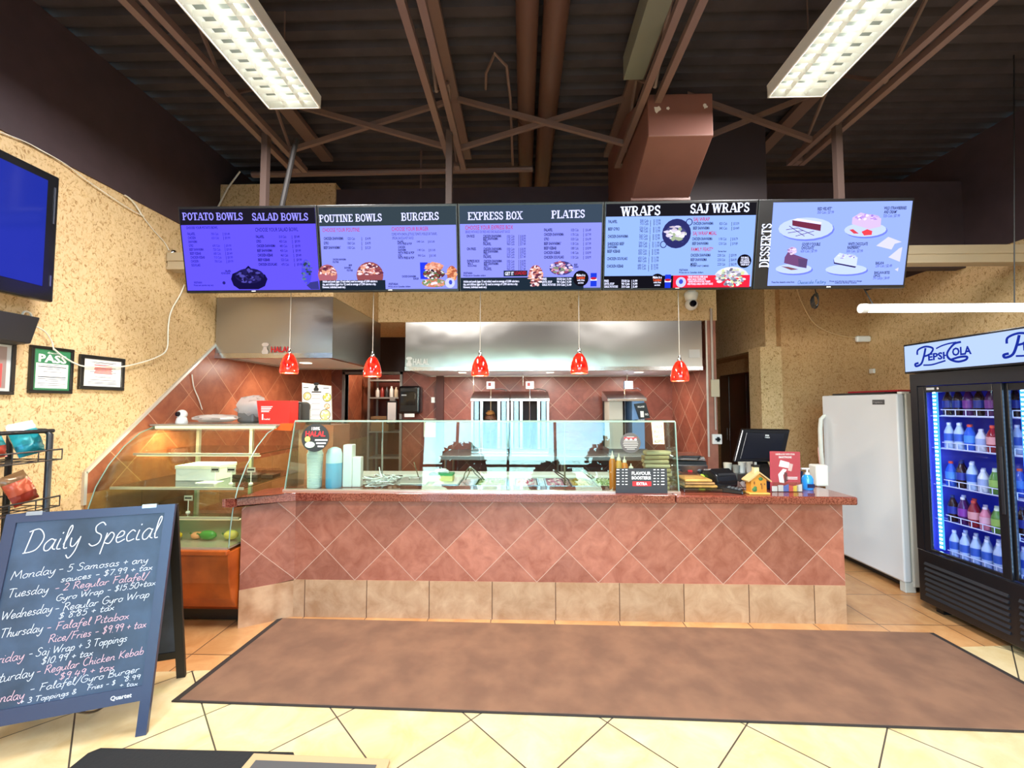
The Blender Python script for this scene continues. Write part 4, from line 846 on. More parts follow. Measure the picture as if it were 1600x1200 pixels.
# steel channel behind the screens, hung on three posts; screens, pendants and cables hang from it
tag(MB().box(-2.6, 2.8, 3.16, 3.22, 2.72, 2.78).obj('screen_mount_rail', DARKSTEEL), 'dark steel mounting rail hidden behind the menu screens', 'rail')
q = MB()
for i in range(5):
    xm = (XS[i]+XS[i+1])/2; q = MB().box(xm-.15, xm+.15, 3.04, 3.158, 2.7, 2.8); q.obj('wall_bracket', DARKSTEEL, BOARDS[i])
def post(x, lb):
    q = MB(); q.box(x-.024, x+.024, 3.17, 3.218, 2.78, ZJ+.02); o = q.obj('hanging_post', mat('post_paint', '#4b3b36', .5)); return tag(o, lb, 'post', 'posts carrying the menu screens')
post(JX[0]+.02, 'dark post above the potato and salad bowls screen'); post(JX[1]+.02, 'dark post above the gap beside the express box screen'); post(JX[3]-.02, 'dark post above the desserts screen')
tag(MB().tube([(-1.8, 3.2, 3.74), (-1.98, 3.2, 2.78)], .02, 8).obj('slanted_strut', mat('strut_dark', '#221d1c', .7)), 'slanted dark strut beside the left post', 'strut')
# roller shutter header across the room
RM = mat('shutter_beige', '#b7a68c', .4, .2); q = MB()
q.box(XL+.015, XR, 3.62, 3.72, 2.915, 2.99); q.box(XL+.015, XR, 3.63, 3.71, 2.86, 2.915); q.box(XL+.015, XR, 3.62, 3.73, 2.838, 2.86)
tag(q.obj('shutter_rail', RM), 'long beige shutter rail running across the room behind the menu screens', 'rail')
# pendant lamps
RG = bpy.data.materials.new('red_lamp_glass'); RG.use_nodes = True; nt = RG.node_tree; b = nt.nodes['Principled BSDF']
nz = nt.nodes.new('ShaderNodeTexNoise'); nz.inputs['Scale'].default_value = 30; cr = nt.nodes.new('ShaderNodeValToRGB')
cr.color_ramp.elements[0].color = lin('#b00e08'); cr.color_ramp.elements[1].color = lin('#e2301a'); cr.color_ramp.elements[0].position = .35; cr.color_ramp.elements[1].position = .7
nt.links.new(nt.nodes.new('ShaderNodeTexCoord').outputs['Object'], nz.inputs['Vector']); nt.links.new(nz.outputs['Fac'], cr.inputs[0]); nt.links.new(cr.outputs[0], b.inputs['Base Color']); nt.links.new(cr.outputs[0], b.inputs['Emission Color'])

sx_ = nt.nodes.new('ShaderNodeSeparateXYZ'); gz = nt.nodes.new('ShaderNodeMapRange'); gz.inputs['From Min'].default_value = 0; gz.inputs['From Max'].default_value = .28; gz.inputs['To Min'].default_value = 2.2; gz.inputs['To Max'].default_value = .45  # bulb glow put into the shade's emission, strongest near the rim
nt.links.new([n_ for n_ in nt.nodes if n_.type == 'TEX_COORD'][0].outputs['Generated'], sx_.inputs[0]); nt.links.new(sx_.outputs[2], gz.inputs['Value']); nt.links.new(gz.outputs[0], b.inputs['Emission Strength'])
b.inputs['Roughness'].default_value = .12; b.inputs['Coat Weight'].default_value = .5
YP = 3.15
def pendant(x, z):
    t = thing('pendant_lamp', 'red glass pendant lamp hanging in front of the left hood', 'pendant lamp', (x, YP, z), 'red pendant lamps over the counter')
    prof = [(.062, 0), (.066, .012), (.066, .04), (.058, .08), (.045, .115), (.03, .14), (.016, .152)]
    sh = MB().lathe(prof, (x, YP, z), 28, cap=False).obj('lamp_shade', RG, t, smooth=60); so = sh.modifiers.new('wall', 'SOLIDIFY'); so.thickness = .004
    MB().lathe([(.016, .148), (.016, .158), (.009, .18), (.004, .19)], (x, YP, z), 16).obj('lamp_cap', CHROME, t, smooth=60)
    MB().lathe([(.002, .006), (.03, .008), (.042, .03), (.036, .05), (.014, .075), (.012, .12)], (x, YP, z), 18).obj('bulb', emis('bulb_glow', '#ffe2b0', 9), t, smooth=60)
    MB().tube([(x, YP, z+.185), (x, YP, 2.6), (x, YP+.04, 2.72)], .0028, 6).obj('cord', mat('lamp_cord', '#b3a79a', .4), t)
    return t
p0 = pendant(-1.782, 1.868)
for px, z, lb in ((-1.141, 1.842, 'red glass pendant lamp at the right corner of the left hood'), (-.323, 1.845, 'middle red glass pendant lamp, left in front of the long hood'), (.421, 1.863, 'red glass pendant lamp right of centre in front of the long hood'), (1.165, 1.804, 'rightmost and lowest red glass pendant lamp')):
    if z < 1.83: pendant(px, z)['label'] = lb
    else: dup(p0, (px+1.782, 0, z-1.868), lb)
for x, z in ((-1.782, 1.868), (-1.141, 1.842), (-.323, 1.845), (.421, 1.863), (1.165, 1.804)):
    l = bpy.data.lights.new('pendant_glow', 'POINT'); l.energy = 13; l.color = (1, .82, .6); l.shadow_soft_size = .03
    o = bpy.data.objects.new('pendant_glow', l); COL.objects.link(o); o.location = (x, YP, z-.012)

# ================================================================== HOODS
HM = bpy.data.materials.new('hood_steel'); HM.use_nodes = True; nt = HM.node_tree; b = nt.nodes['Principled BSDF']; N, L = nt.nodes.new, nt.links.new
b.inputs['Base Color'].default_value = lin('#b4b0ab'); b.inputs['Metallic'].default_value = 1; b.inputs['Anisotropic'].default_value = .6
tc = N('ShaderNodeTexCoord'); mp = N('ShaderNodeMapping'); mp.inputs['Scale'].default_value = (60, 60, 1.2); n1 = N('ShaderNodeTexNoise'); n1.inputs['Scale'].default_value = 3; n2 = N('ShaderNodeTexNoise'); n2.inputs['Scale'].default_value = 1.7
L(tc.outputs['Object'], mp.inputs['Vector']); L(mp.outputs[0], n1.inputs['Vector']); L(tc.outputs['Object'], n2.inputs['Vector'])
mr = N('ShaderNodeMapRange'); mr.inputs['To Min'].default_value = .27; mr.inputs['To Max'].default_value = .32; L(n1.outputs['Fac'], mr.inputs['Value']); L(mr.outputs[0], b.inputs['Roughness'])
bp = N('ShaderNodeBump'); bp.inputs['Strength'].default_value = .2; bp.inputs['Distance'].default_value = .06; L(n2.outputs['Fac'], bp.inputs['Height']); L(bp.outputs[0], b.inputs['Normal'])
def hood(t, x0, x1, y0, y1, z0, z1):
    q = MB(); th = .02
    q.box(x0, x1, y0, y0+th, z0, z1); q.box(x0, x0+th, y0+th, y1, z0, z1); q.box(x1-th, x1, y0+th, y1, z0, z1); q.box(x0+th, x1-th, y1-th, y1, z0, z1); q.box(x0+th, x1-th, y0+th, y1-th, z1-th, z1)
    q.obj('hood_shell', HM, t)
    q = MB(); q.box(x0+th, x1-th, y0+th, y0+.07, z0, z0+.03); q.box(x1-.07, x1-th, y0+.07, y1-th, z0, z0+.03); q.box(x0+th, x0+.07, y0+.07, y1-th, z0, z0+.03)
    q.obj('drip_channel', STEEL2, t)
    MB().box(x0+.07, x1-.07, y0+.07, y1-th, z0+.02, z0+.04).obj('filter_panel', mat('filter_steel', '#dde2ee', .4, 0), t)
    MB().box(x0-.004, x1+.004, y0-.006, y0, z0-.002, z0+.05).obj('front_lip', STEEL2, t)
t = thing('range_hood', 'deep stainless steel hood box at the left with red lettering', 'range hood', (-2.58, 4.9, 2.1)); hl = t
hood(t, XL+.016, -1.96, 4.25, 5.7, 2.11, 2.742)
t2 = thing('range_hood', 'long stainless steel hood over the shawarma grills', 'range hood', (.4, 6.2, 2.08)); hood(t2, -1.585, 2.37, 5.6, 6.88, 2.085, 2.742)
def chef(q, c, s, U, V):
    for pts in (((-.3, 0), (.3, 0), (.36, .3), (.2, .5), (-.2, .5), (-.36, .3)), ((-.2, .5), (.2, .5), (.18, .75), (-.18, .75)), ((-.26, .78), (.26, .78), (.4, 1.0), (.2, 1.16), (-.2, 1.16), (-.4, 1.0))): q.poly([c+U*a*s+V*b_*s for a, b_ in pts])
VZ = Vector((0, 0, 1))
p = atY(435, 550, 4.241); q = MB(); q.text('HALAL', p-U1*.08, U1, VZ, .055, .2, 'L', .03); q.obj('red_hood_lettering', REDINK, hl)
q = MB(); chef(q, p-U1*.14-VZ*.02, .1, U1, VZ); q.obj('hood_emblem', mat('pale_emblem', '#d8c6bd', .5), hl); q = MB(); q.text('SHAWARMA', p-U1*.05-VZ*.03, U1, VZ, .016, .12); q.obj('small_hood_lettering', mat('pale_emblem'), hl)
p = atY(645, 570, 5.591); q = MB(); q.text('HALAL', p+U1*.0, U1, VZ, .08, .22, 'L', .03); chef(q, p-U1*.05-VZ*.02, .11, U1, VZ); q.obj('white_hood_lettering', WINK, t2)
q = MB(); a = atY(1077, 559, 5.59); q.poly([a, a+U1*.14, a+U1*.14+VZ*.11, a+VZ*.11]); q.obj('paper_label', mat('faded_paper', '#c6c4c2', .6), t2)

def hood_fill_lamp(x, y, z, w_, t):  # fill lamps added under the hoods to brighten the kitchen
    MB().box(x-.05, x+.05, y-.05, y+.05, z-.008, z).obj('hood_fill_lamp', emis('hood_fill_glow', '#fff4dc', 2), t)
    a = bpy.data.lights.new('hood_fill_light', 'AREA'); a.size = .16; a.energy = w_; a.color = (1, .93, .82); o = bpy.data.objects.new('hood_fill_light', a); COL.objects.link(o); o.location = (x, y, z-.02)
for x in (-.9, .4, 1.7): hood_fill_lamp(x, 6.2, 2.105, 14, t2)
hood_fill_lamp(-2.6, 4.95, 2.13, 14, hl)

# ================================================================== KITCHEN
# back bench and three shawarma grills
t = thing('back_bench', 'low stainless steel bench under the shawarma grills', 'bench', (.4, 6.45, 0))
MB().box(-1.2, 2.36, 6.0, 6.86, .84, .9).obj('bench_top', STEEL, t, bevel=.006)
MB().box(-1.15, 2.3, 6.06, 6.8, .25, .28).obj('undershelf', STEEL, t)
for x in (-1.12, .55, 2.28):
    for y in (6.08, 6.78): MB().tube([(x, y, 0), (x, y, .84)], .02, 8).obj('leg', STEEL, t, smooth=40)
DIAM = mat('diamond_plate', '#b9cbd4', .3, .6, noise=.5, nscale=90, color2='#6f8088')
def grill(x, label, spit=True, meat=0):
    t = thing('shawarma_grill', label, 'shawarma grill', (x, 6.4, .9), 'vertical shawarma grills'); w_ = .282; y0, y1 = 6.3, 6.72
    MB().box(x-w_, x+w_, y0-.05, y1, .9, .98).obj('drip_base', STEEL2, t, bevel=.01)
    MB().prism([(x-w_-.01, y0-.04, 1.68), (x-w_-.01, y0-.04, 1.72), (x-w_-.01, y1-.05, 1.84), (x-w_-.01, y1, 1.84), (x-w_-.01, y1, 1.68)], (2*w_+.02, 0, 0)).obj('sloped_canopy', STEEL2, t, bevel=.004)
    MB().box(x-w_, x+w_, y1-.06, y1, .98, 1.68).obj('back_plate', mat('burnt_steel', '#3a2a28', .5, .5), t)
    for s in (-1, 1):
        q = MB(); q.box(min(x+s*.11, x+s*.15), max(x+s*.11, x+s*.15), y0, y1-.06, .98, 1.68); q.obj('inner_burner_plate', STEEL2, t)
        q = MB(); q.box(min(x+s*.17, x+s*.235), max(x+s*.17, x+s*.235), y0, y0+.02, .98, 1.68); q.obj('tread_plate_wing', DIAM, t)
        q = MB(); q.box(min(x+s*.25, x+s*.285), max(x+s*.25, x+s*.285), y0, y1-.06, .98, 1.67); q.obj('outer_panel', STEEL2, t)
    if spit:
        MB().tube([(x, y0+.1, .98), (x, y0+.1, 1.9)], .011, 8).obj('spit_rod', CHROME, t, smooth=40)
    MB().box(x-.06, x+.06, y0+.06, y0+.14, 1.87, 1.98).obj('motor_box', mat('motor_white', '#e8e4e2', .4), t)
    q = MB(); q.box(x-.035, x+.005, y0+.057, y0+.06, 1.91, 1.96); q.obj('motor_label', mat('motor_red', '#8c3a38', .5), t)
    MB().tube([(x+.06, y0+.12, 1.86), (x+.14, y0+.14, 1.87), (x+.24, y0+.16, 1.85), (x+.24, y0+.1, 1.83)], .008, 6).obj('gas_pipe', CHROME, t, smooth=40)
    return t
grill(-.492, 'left shawarma grill, with meat on its spit'); grill(.103, 'middle shawarma grill, with a bare spit and tread plate panels')
mth = thing('shawarma_meat', 'browned meat cone with an orange top on the spit of the left grill', 'meat', (-.492, 6.4, 1.22)); mt = MB(); mt.lump((-.492, 6.4, 1.36), .105, 4, .12, 1, 1, 1.3, 16, 12); (mt.obj('roast_cone', mat('roast_meat', '#7a4a2e', .6, noise=.5, nscale=25), mth, smooth=80))
mt = MB(); mt.lump((-.492, 6.4, 1.5), .07, 9, .2, 1, 1, .6, 10, 6); mt.obj('orange_topping', mat('roast_meat_top', '#c98a4a', .6), mth)
t = thing('shawarma_grill', 'right shawarma grill, with plain pale and blue side panels', 'shawarma grill', (1.54, 6.4, .9), 'vertical shawarma grills'); x, w_ = 1.54, .28
MB().box(x-w_, x+w_, 6.25, 6.72, .9, .98).obj('drip_base', STEEL2, t)
MB().prism([(x-w_-.01, 6.26, 1.68), (x-w_-.01, 6.26, 1.72), (x-w_-.01, 6.67, 1.84), (x-w_-.01, 6.72, 1.84), (x-w_-.01, 6.72, 1.68)], (2*w_+.02, 0, 0)).obj('sloped_canopy', STEEL2, t, bevel=.004)
MB().box(x-.26, x-.06, 6.3, 6.66, .98, 1.68).obj('cream_panel', mat('cream_enamel', '#c4c0b2', .4), t)
MB().box(x+.08, x+.26, 6.3, 6.66, .98, 1.68).obj('blue_panel', mat('pale_blue_film', '#86aee0', .3), t)
MB().box(x-.28, x+.28, 6.66, 6.72, .98, 1.68).obj('back_plate', mat('burnt_steel', ''), t)
MB().tube([(x+.01, 6.45, .98), (x+.01, 6.45, 1.9)], .011, 8).obj('spit_rod', CHROME, t, smooth=40)
MB().box(x-.01, x+.11, 6.36, 6.44, 1.87, 1.98).obj('motor_box', mat('motor_blue', '#aac4e4', .4), t)
MB().tube([(x+.1, 6.42, 1.86), (x+.2, 6.44, 1.88), (x+.24, 6.4, 1.84)], .008, 6).obj('gas_pipe', CHROME, t, smooth=40)
for px, z0, lb in ((740, 1.87, 'steel hanger chain above the left grill'), (817, 1.98, 'steel hanger tube above the middle grill'), (980, 1.98, 'steel hanger tube above the right grill')):
    p = atY(px, 600, 6.45); tag(MB().tube([(p.x, 6.45, z0-.06), (p.x, 6.45, 2.11)], .012 if px > 750 else .006, 8).obj('hanger_tube', CHROME, smooth=40), lb, 'tube')
a = [atY(*p, 6.22) for p in ((1000, 655), (1016, 653), (1009, 629), (992, 631))]
t = thing('black_price_card', 'tilted black card with white print on the right shawarma grill', 'sign', a[0]); MB().prism(a, (0, .06, 0)).obj('card', mat('sticker_black'), t)
q = MB(); q.text('VILLAGE', atY(996, 637, 6.218), (1, -0, .06), VZ, .022, .1, 'L', .03); p = atY(1001, 652, 6.218); q.poly([p, p+U1*.05, p+U1*.045+VZ*.09, p-U1*.005+VZ*.09]); q.text('NO.', atY(1008, 649, 6.218), U1, VZ, .03, .05, 'L', .03); q.obj('card_print', WINK, t)
# paper towel dispenser, calendar and tag on the back wall
t = thing('paper_towel_dispenser', 'black paper towel dispenser on the kitchen back wall', 'dispenser', (-1.82, 6.85, 1.48))
MB().box(-2.0, -1.645, 6.68, 6.89, 1.48, 1.93).obj('cover', mat('gloss_black', '#17171a', .18), t, bevel=.04, seg=4)
MB().box(-1.96, -1.72, 6.668, 6.682, 1.62, 1.84).obj('window_panel', mat('smoked_black', '#08080a', .08), t, bevel=.004)
MB().box(-1.94, -1.86, 6.664, 6.67, 1.77, 1.79).obj('badge', mat('badge_grey', '#b8b8b8', .4), t)
MB().box(-1.9, -1.74, 6.7, 6.72, 1.43, 1.485).obj('paper_tongue', PAPER, t)
t = thing('wall_calendar', 'pale calendar sheet with yellow border on the kitchen wall', 'calendar', (-1.52, 6.89, 1.1)); MB().box(-1.63, -1.43, 6.885, 6.899, 1.1, 1.4).obj('sheet', mat('calendar_paper', '#e6dfc6', .8), t)
q = MB()
for i in range(5):
    for j in range(6): q.box(-1.61+j*.028, -1.595+j*.028, 6.883, 6.885, 1.14+i*.03, 1.156+i*.03)
q.box(-1.61, -1.45, 6.883, 6.885, 1.33, 1.38); q.obj('date_grid_print', mat('calendar_ink', '#b7a97f', .8), t)
tag(MB().box(-1.51, -1.45, 6.885, 6.899, 1.66, 1.75).obj('wall_tag', PAPER), 'small white tag on the wall right of the towel dispenser', 'tag')
# back room seen through the doorway: shelf with bottles, framed papers
t = thing('backroom_shelf', 'grey shelf full of supplies in the back room', 'shelf', (-2.45, 8.3, 0)); SH = mat('shelf_grey', '#8b8680', .5)
for z in (.6, 1.1, 1.76, 2.1): MB().box(-2.98, -2.0, 8.1, 8.6, z-.015, z+.015).obj('shelf_board', SH, t)
for x in (-3.0, -2.0):
    for y in (8.1, 8.58): MB().box(x-.02, x+.02, y, y+.03, 0, 2.2).obj('upright', SH, t)
rnd = random.Random(5); cols = ['#cfc9c0', '#8a2b22', '#2e2b2a', '#d8d4cc', '#b5a58a', '#3a4a3a']
for i in range(9):
    x = -2.86+i*.092; h = rnd.uniform(.12, .22); c = cols[i % 6]
    q = MB(); q.lathe([(.036, 0), (.038, .01), (.038, h*.7), (.018, h*.85), (.018, h)], (x, 8.2, 1.776), 12); tag(q.obj('supply_bottle', mat('supply_'+c, c, .35), smooth=50), '%s bottle in the row on the back room shelf' % ('first second third fourth fifth sixth seventh eighth ninth'.split()[i]), 'bottle', 'bottles on the back room shelf')
for i, x in enumerate((-2.52, -2.28)):
    t = thing('framed_notice', ('left' if i == 0 else 'right')+' of two black framed white notices in the back room', 'frame', (x, 8.04, 1.3), 'framed notices in the back room'); MB().box(x-.1, x+.1, 8.03, 8.05, 1.26, 1.7).obj('frame', BLACK, t); MB().box(x-.08, x+.08, 8.024, 8.03, 1.29, 1.67).obj('sheet', PAPER, t)
    MB().box(x-.05, x+.05, 8.05, 8.115, 1.5, 1.744).obj('hanging_strip', SH, t)
tag(MB().box(-2.95, -2.6, 8.1, 8.5, 1.116, 1.4).obj('cardboard_box', mat('cardboard', '#9a7650', .8), bevel=.004), 'brown cardboard box on the lower back room shelf', 'box')
l = bpy.data.lights.new('backroom_point_light', 'POINT'); l.energy = 25; l.shadow_soft_size = .08; l.color = (1, .9, .8); o = bpy.data.objects.new('backroom_point_light', l); COL.objects.link(o); o.location = (-2.4, 7.6, 2.45)  # point light without a fixture inside the back room
# prep table with food pans behind the guard
t = thing('prep_table', 'stainless steel food table behind the glass guard', 'food table', (-.2, 3.95, 0))
q = MB(); q.box(-1.72, 1.3, 3.78, 4.5, 0, .78); q.box(-1.72, 1.3, 3.76, 3.78, 0, .86); q.box(-1.72, 1.3, 4.3, 4.5, .78, .86); q.obj('cabinet_body', STEEL, t)
q = MB(); ZP_ = .9
PANS = [(-1.36, .3, 3.83), (-1.03, .3, 3.83), (-.7, .24, 3.83), (-.3, .3, 3.83), (.03, .24, 3.83), (.3, .2, 3.83), (.53, .2, 3.83), (.76, .2, 3.83), (.99, .2, 3.83)]
q.box(-1.72, 1.3, 3.73, 3.8, .86, ZP_); q.box(-1.72, 1.3, 4.2, 4.5, .86, ZP_)
xs = [-1.72]+[v for x, w_, y in PANS for v in (x-w_/2, x+w_/2)]+[1.3]
for i in range(0, len(xs), 2): q.box(xs[i], xs[i+1], 3.8, 4.2, .86, ZP_)
q.obj('table_top', STEEL2, t)
tag(MB().box(-1.7, 1.28, 4.26, 4.48, ZP_, ZP_+.025).obj('white_ledge', mat('board_white', '#e9e6d8', .5), bevel=.004), 'long white ledge along the back of the food table', 'cutting board')  # white bar raised along the back of the table
def pan(x, w_, lb):
    q = MB(); a = .012; x0, x1, y0, y1, zt_, zb_ = x-w_/2+.004, x+w_/2-.004, 3.805, 4.195, ZP_+.006, .8
    q.box(x0, x0+a, y0, y1, zb_, zt_); q.box(x1-a, x1, y0, y1, zb_, zt_); q.box(x0+a, x1-a, y0, y0+a, zb_, zt_); q.box(x0+a, x1-a, y1-a, y1, zb_, zt_); q.box(x0+a, x1-a, y0+a, y1-a, zb_, zb_+.01)
    return tag(q.obj('food_pan', STEEL2), lb, 'food pan', 'food pans in the table')
CONT = ['lid', 'lid', 'lid', 'greens', 'onion', 'beet', 'corn', 'lettuce', 'greens2']
nm = ['first', 'second', 'third', 'fourth', 'fifth', 'sixth', 'seventh', 'eighth', 'ninth']
FC = {'greens': ('#8a9a5a', '#c7c9a0', 'chopped greens'), 'onion': ('#e6d6d8', '#c9476a', 'pink and white pickled onion'), 'beet': ('#d98aa0', '#efe3e0', 'sliced pink turnip'), 'corn': ('#d9b86a', '#a98a3a', 'yellow corn'), 'lettuce': ('#a9bb74', '#dfe3c0', 'shredded lettuce'), 'greens2': ('#b9bd8a', '#6f8a4a', 'cut cucumber')}
for i, (x, w_, y) in enumerate(PANS):
    pan(x, w_, '%s steel food pan from the left in the food table' % nm[i])
    k = CONT[i]
    if k == 'lid':
        t = thing('pan_lid', '%s flat steel lid from the left on the food pans' % nm[i], 'lid', (x, 4.0, ZP_+.006), 'steel pan lids'); MB().box(x-w_/2+.01, x+w_/2-.01, 3.82, 4.18, ZP_+.0065, ZP_+.016).obj('lid_plate', mat('lid_steel', '#e3e3df', .3, .4), t, bevel=.004); MB().tube([(x-.05, 4.0, ZP_+.016), (x-.05, 4.0, ZP_+.04), (x+.05, 4.0, ZP_+.04), (x+.05, 4.0, ZP_+.016)], .005, 6).obj('handle', CHROME, t) if i < 2 else None
    else:
        rnd = random.Random(i); q = MB(); c1, c2, what = FC[k]
        for n_ in range(150):
            q.m = rnd.randrange(2); cx, cy, cz = x+rnd.uniform(-1, 1)*(w_/2-.05), rnd.uniform(3.85, 4.15), ZP_-.02+rnd.random()*.03; s = rnd.uniform(.008, .016)
            d1 = Vector((rnd.uniform(-1, 1), rnd.uniform(-1, 1), rnd.uniform(-.3, .6))).normalized()*s*1.6; d2 = d1.orthogonal().normalized()*s*.5; c = Vector((cx, cy, cz)); q.prism([c-d1, c+d2, c+d1, c-d2], (0, 0, .004))
        q.m = 0; q.box(x-w_/2+.022, x+w_/2-.022, 3.825, 4.175, .812, ZP_-.012)
        tag(q.obj('pan_filling', [mat('food_'+c1, c1, .6), mat('food_'+c2, c2, .6)]), what+' filling a pan of the food table', 'food', kind='stuff')
def tongs(x0, y0, x1, y1, z1, lb, gp='steel tongs in the pans'):
    t = thing('serving_tongs', lb, 'tongs', (x0, y0, ZP_), gp)
    for s in (-1, 1): MB().tube([(x0+s*.012, y0, ZP_+.015), (x0*.5+x1*.5+s*.02, (y0+y1)/2, (ZP_+z1)/2+.01), (x1+s*.006, y1, z1)], [.006, .005, .008], 6).obj('arm', CHROME, t, smooth=40)
    MB().ball((x1, y1, z1), .011).obj('hinge', CHROME, t, smooth=60)
for i, (x, dx) in enumerate(((.42, -.14), (.68, -.14), (.9, -.12), (1.06, -.1), (-.38, -.12), (-.56, .05))): tongs(x, 4.02, x+dx, 3.88 if i < 4 else 4.05, ZP_+.13, '%s pair of serving tongs leaning in the food pans, counted from the %s' % (nm[i] if i < 4 else nm[i-4], 'cucumber' if i < 4 else 'glove box'))
tag(MB().tube([(-1.0, 4.05, ZP_+.02), (-1.06, 4.1, ZP_+.17)], .006, 6).obj('spoon_handle', CHROME), 'steel spoon handle sticking up between the lids', 'spoon')
for i, (a, c) in enumerate((((-1.45, 3.9), (-1.2, 3.95)), ((-1.4, 4.06), (-1.15, 4.03)))):
    t = thing('serving_spoon', ('slotted' if i else 'plain')+' steel serving spoon lying on the left pan lids', 'spoon', (*a, ZP_+.03)); MB().tube([(*a, ZP_+.052), (*c, ZP_+.05)], .006, 6).obj('handle', CHROME, t); MB().ball((*a, ZP_+.05), .03, 1.3, .8, .3).obj('bowl', CHROME, t, smooth=60)
# glove box
p = atZ(687, 752, .925); x, y = p.x, 3.99
t = thing('glove_box', 'green and yellow glove box standing among the food pans', 'box', (x, y, ZP_+.016)); MB().box(x-.11, x+.11, y-.06, y+.06, ZP_+.0175, ZP_+.085).obj('carton', mat('glove_yellow', '#d8cf86', .6), t); MB().box(x-.112, x+.112, y-.062, y+.062, ZP_+.068, ZP_+.087).obj('green_band', mat('glove_green', '#3f9a58', .6), t)
q = MB(); q.lump((x, y, ZP_+.1), .05, 3, .3, 1.2, .7, .5); q.obj('glove_tuft', PAPER, t)

# ================================================================== ON THE WORKTOP, BEHIND THE GLASS
WT_Z = .956
def cupstack(x, y, r0, r1, n, h, m, lb, name='paper_cup'):
    pass
# leaning stack of white cups and a pale blue jug
t = thing('cup_stack', 'tall stack of white ribbed paper cups behind the left end of the glass', 'cups', (-1.7, 3.42, WT_Z)); x, y = -1.7, 3.42
prof = []
for i in range(22): prof += [(.052+.0004*i, i*.0125), (.056+.0004*i, i*.0125+.010), (.052+.0004*i, i*.0125+.0115)]
MB().lathe(prof+[(.05, .31), (.038, .375)], (x, y, WT_Z), 24).obj('nested_cups', mat('cup_white', '#dfe6df', .5), t, smooth=50)
q = MB(); 
for i in range(10):
    a = -2.3+.14*i; q.poly([(x+.0615*math.cos(a+k)*.96, y+.0615*math.sin(a+k)*.96, WT_Z+.29+.006*(j)) for k, j in ((0, 0), (.07, 0), (.07, 2), (0, 2))])
q.obj('printed_band', mat('cup_print', '#b9c7c0', .6), t)
t = thing('blue_cup_sleeve', 'tall rounded pale blue plastic stack of lids beside the white cups', 'lids', (-1.545, 3.43, WT_Z)); x, y = -1.545, 3.43
MB().lathe([(.06, 0), (.064, .01), (.064, .2)], (x, y, WT_Z), 24).obj('blue_body', mat('sky_blue_plastic', '#6fb4d6', .35), t, smooth=50)
MB().lathe([(.064, .2), (.063, .27), (.05, .31), (.02, .325), (.001, .327)], (x, y, WT_Z), 24).obj('pale_top', mat('frost_blue', '#cfe3e4', .4), t, smooth=50)
t = thing('lid_stack', 'tall white stack of folded takeaway boxes behind the halal sticker', 'boxes', (-1.43, 3.47, WT_Z)); MB().box(-1.475, -1.4, 3.43, 3.51, WT_Z, 1.3).obj('folded_boxes', mat('box_white', '#e6e4df', .6), t, bevel=.006)
MB().box(-1.4, -1.33, 3.44, 3.5, WT_Z, 1.2).obj('short_boxes', mat('box_white'), t, bevel=.006)
t = thing('cutlery_bag', 'clear bag of white plastic cutlery spilling behind the glass', 'bag', (-1.2, 3.44, WT_Z)); q = MB(); rnd = random.Random(2)
q.m = 0
for i in range(46):
    a = Vector((-1.15+rnd.uniform(-.11, .11), 3.44+rnd.uniform(-.05, .05), WT_Z+.008+rnd.random()*.07)); d1 = Vector((rnd.uniform(-1, 1), rnd.uniform(-1, 1)*.5, rnd.uniform(-.35, .35))).normalized()*.045; d1.z = max(d1.z, -(a.z-WT_Z-.006)); q.tube([a-d1*.9+Vector((0, 0, abs(d1.z))), a+d1+Vector((0, 0, abs(d1.z)))], .0045, 5)
q.obj('fork_heap', mat('fork_white', '#ecebe6', .4), t)
q = MB(); q.lump((-1.15, 3.44, WT_Z+.045), .09, 8, .12, 1.6, .65, .45, 14, 8); q.obj('film', glass('film_clear', '#f7f7f7', refl=1.2, rough=.1, base=.1), t)
# sauce bottles
def squeeze(x, y, h, r, m, lb):
    t = thing('squeeze_bottle', lb, 'bottle', (x, y, WT_Z), 'squeeze bottles behind the glass'); MB().lathe([(r*.95, 0), (r, .01), (r, h*.72), (r*.6, h*.8)], (x, y, WT_Z), 18).obj('body', m, t, smooth=50)
    MB().lathe([(r*.62, h*.8), (r*.62, h*.86), (r*.2, h*.9), (r*.1, h)], (x, y, WT_Z), 14).obj('nozzle', mat('nozzle_cream', '#e8dcc4', .4), t, smooth=50)
OR, YE, TA = mat('orange_sauce', '#d87a2a', .3), mat('amber_sauce', '#dca04a', .3), mat('beige_sauce', '#dcbfa0', .35)
for i, (px, h, r, m, lb) in enumerate(((957, .3, .026, OR, 'orange squeeze bottle, leftmost behind the grey sticker'), (967, .28, .026, YE, 'amber squeeze bottle, second from the left behind the sign'), (976, .26, .026, OR, 'dark orange squeeze bottle, third from the left behind the sign'), (986, .2, .03, TA, 'short beige squeeze bottle behind the grey sticker'))):
    p = atY(px, 740, 3.44); squeeze(p.x, 3.44, h, r, m, lb)
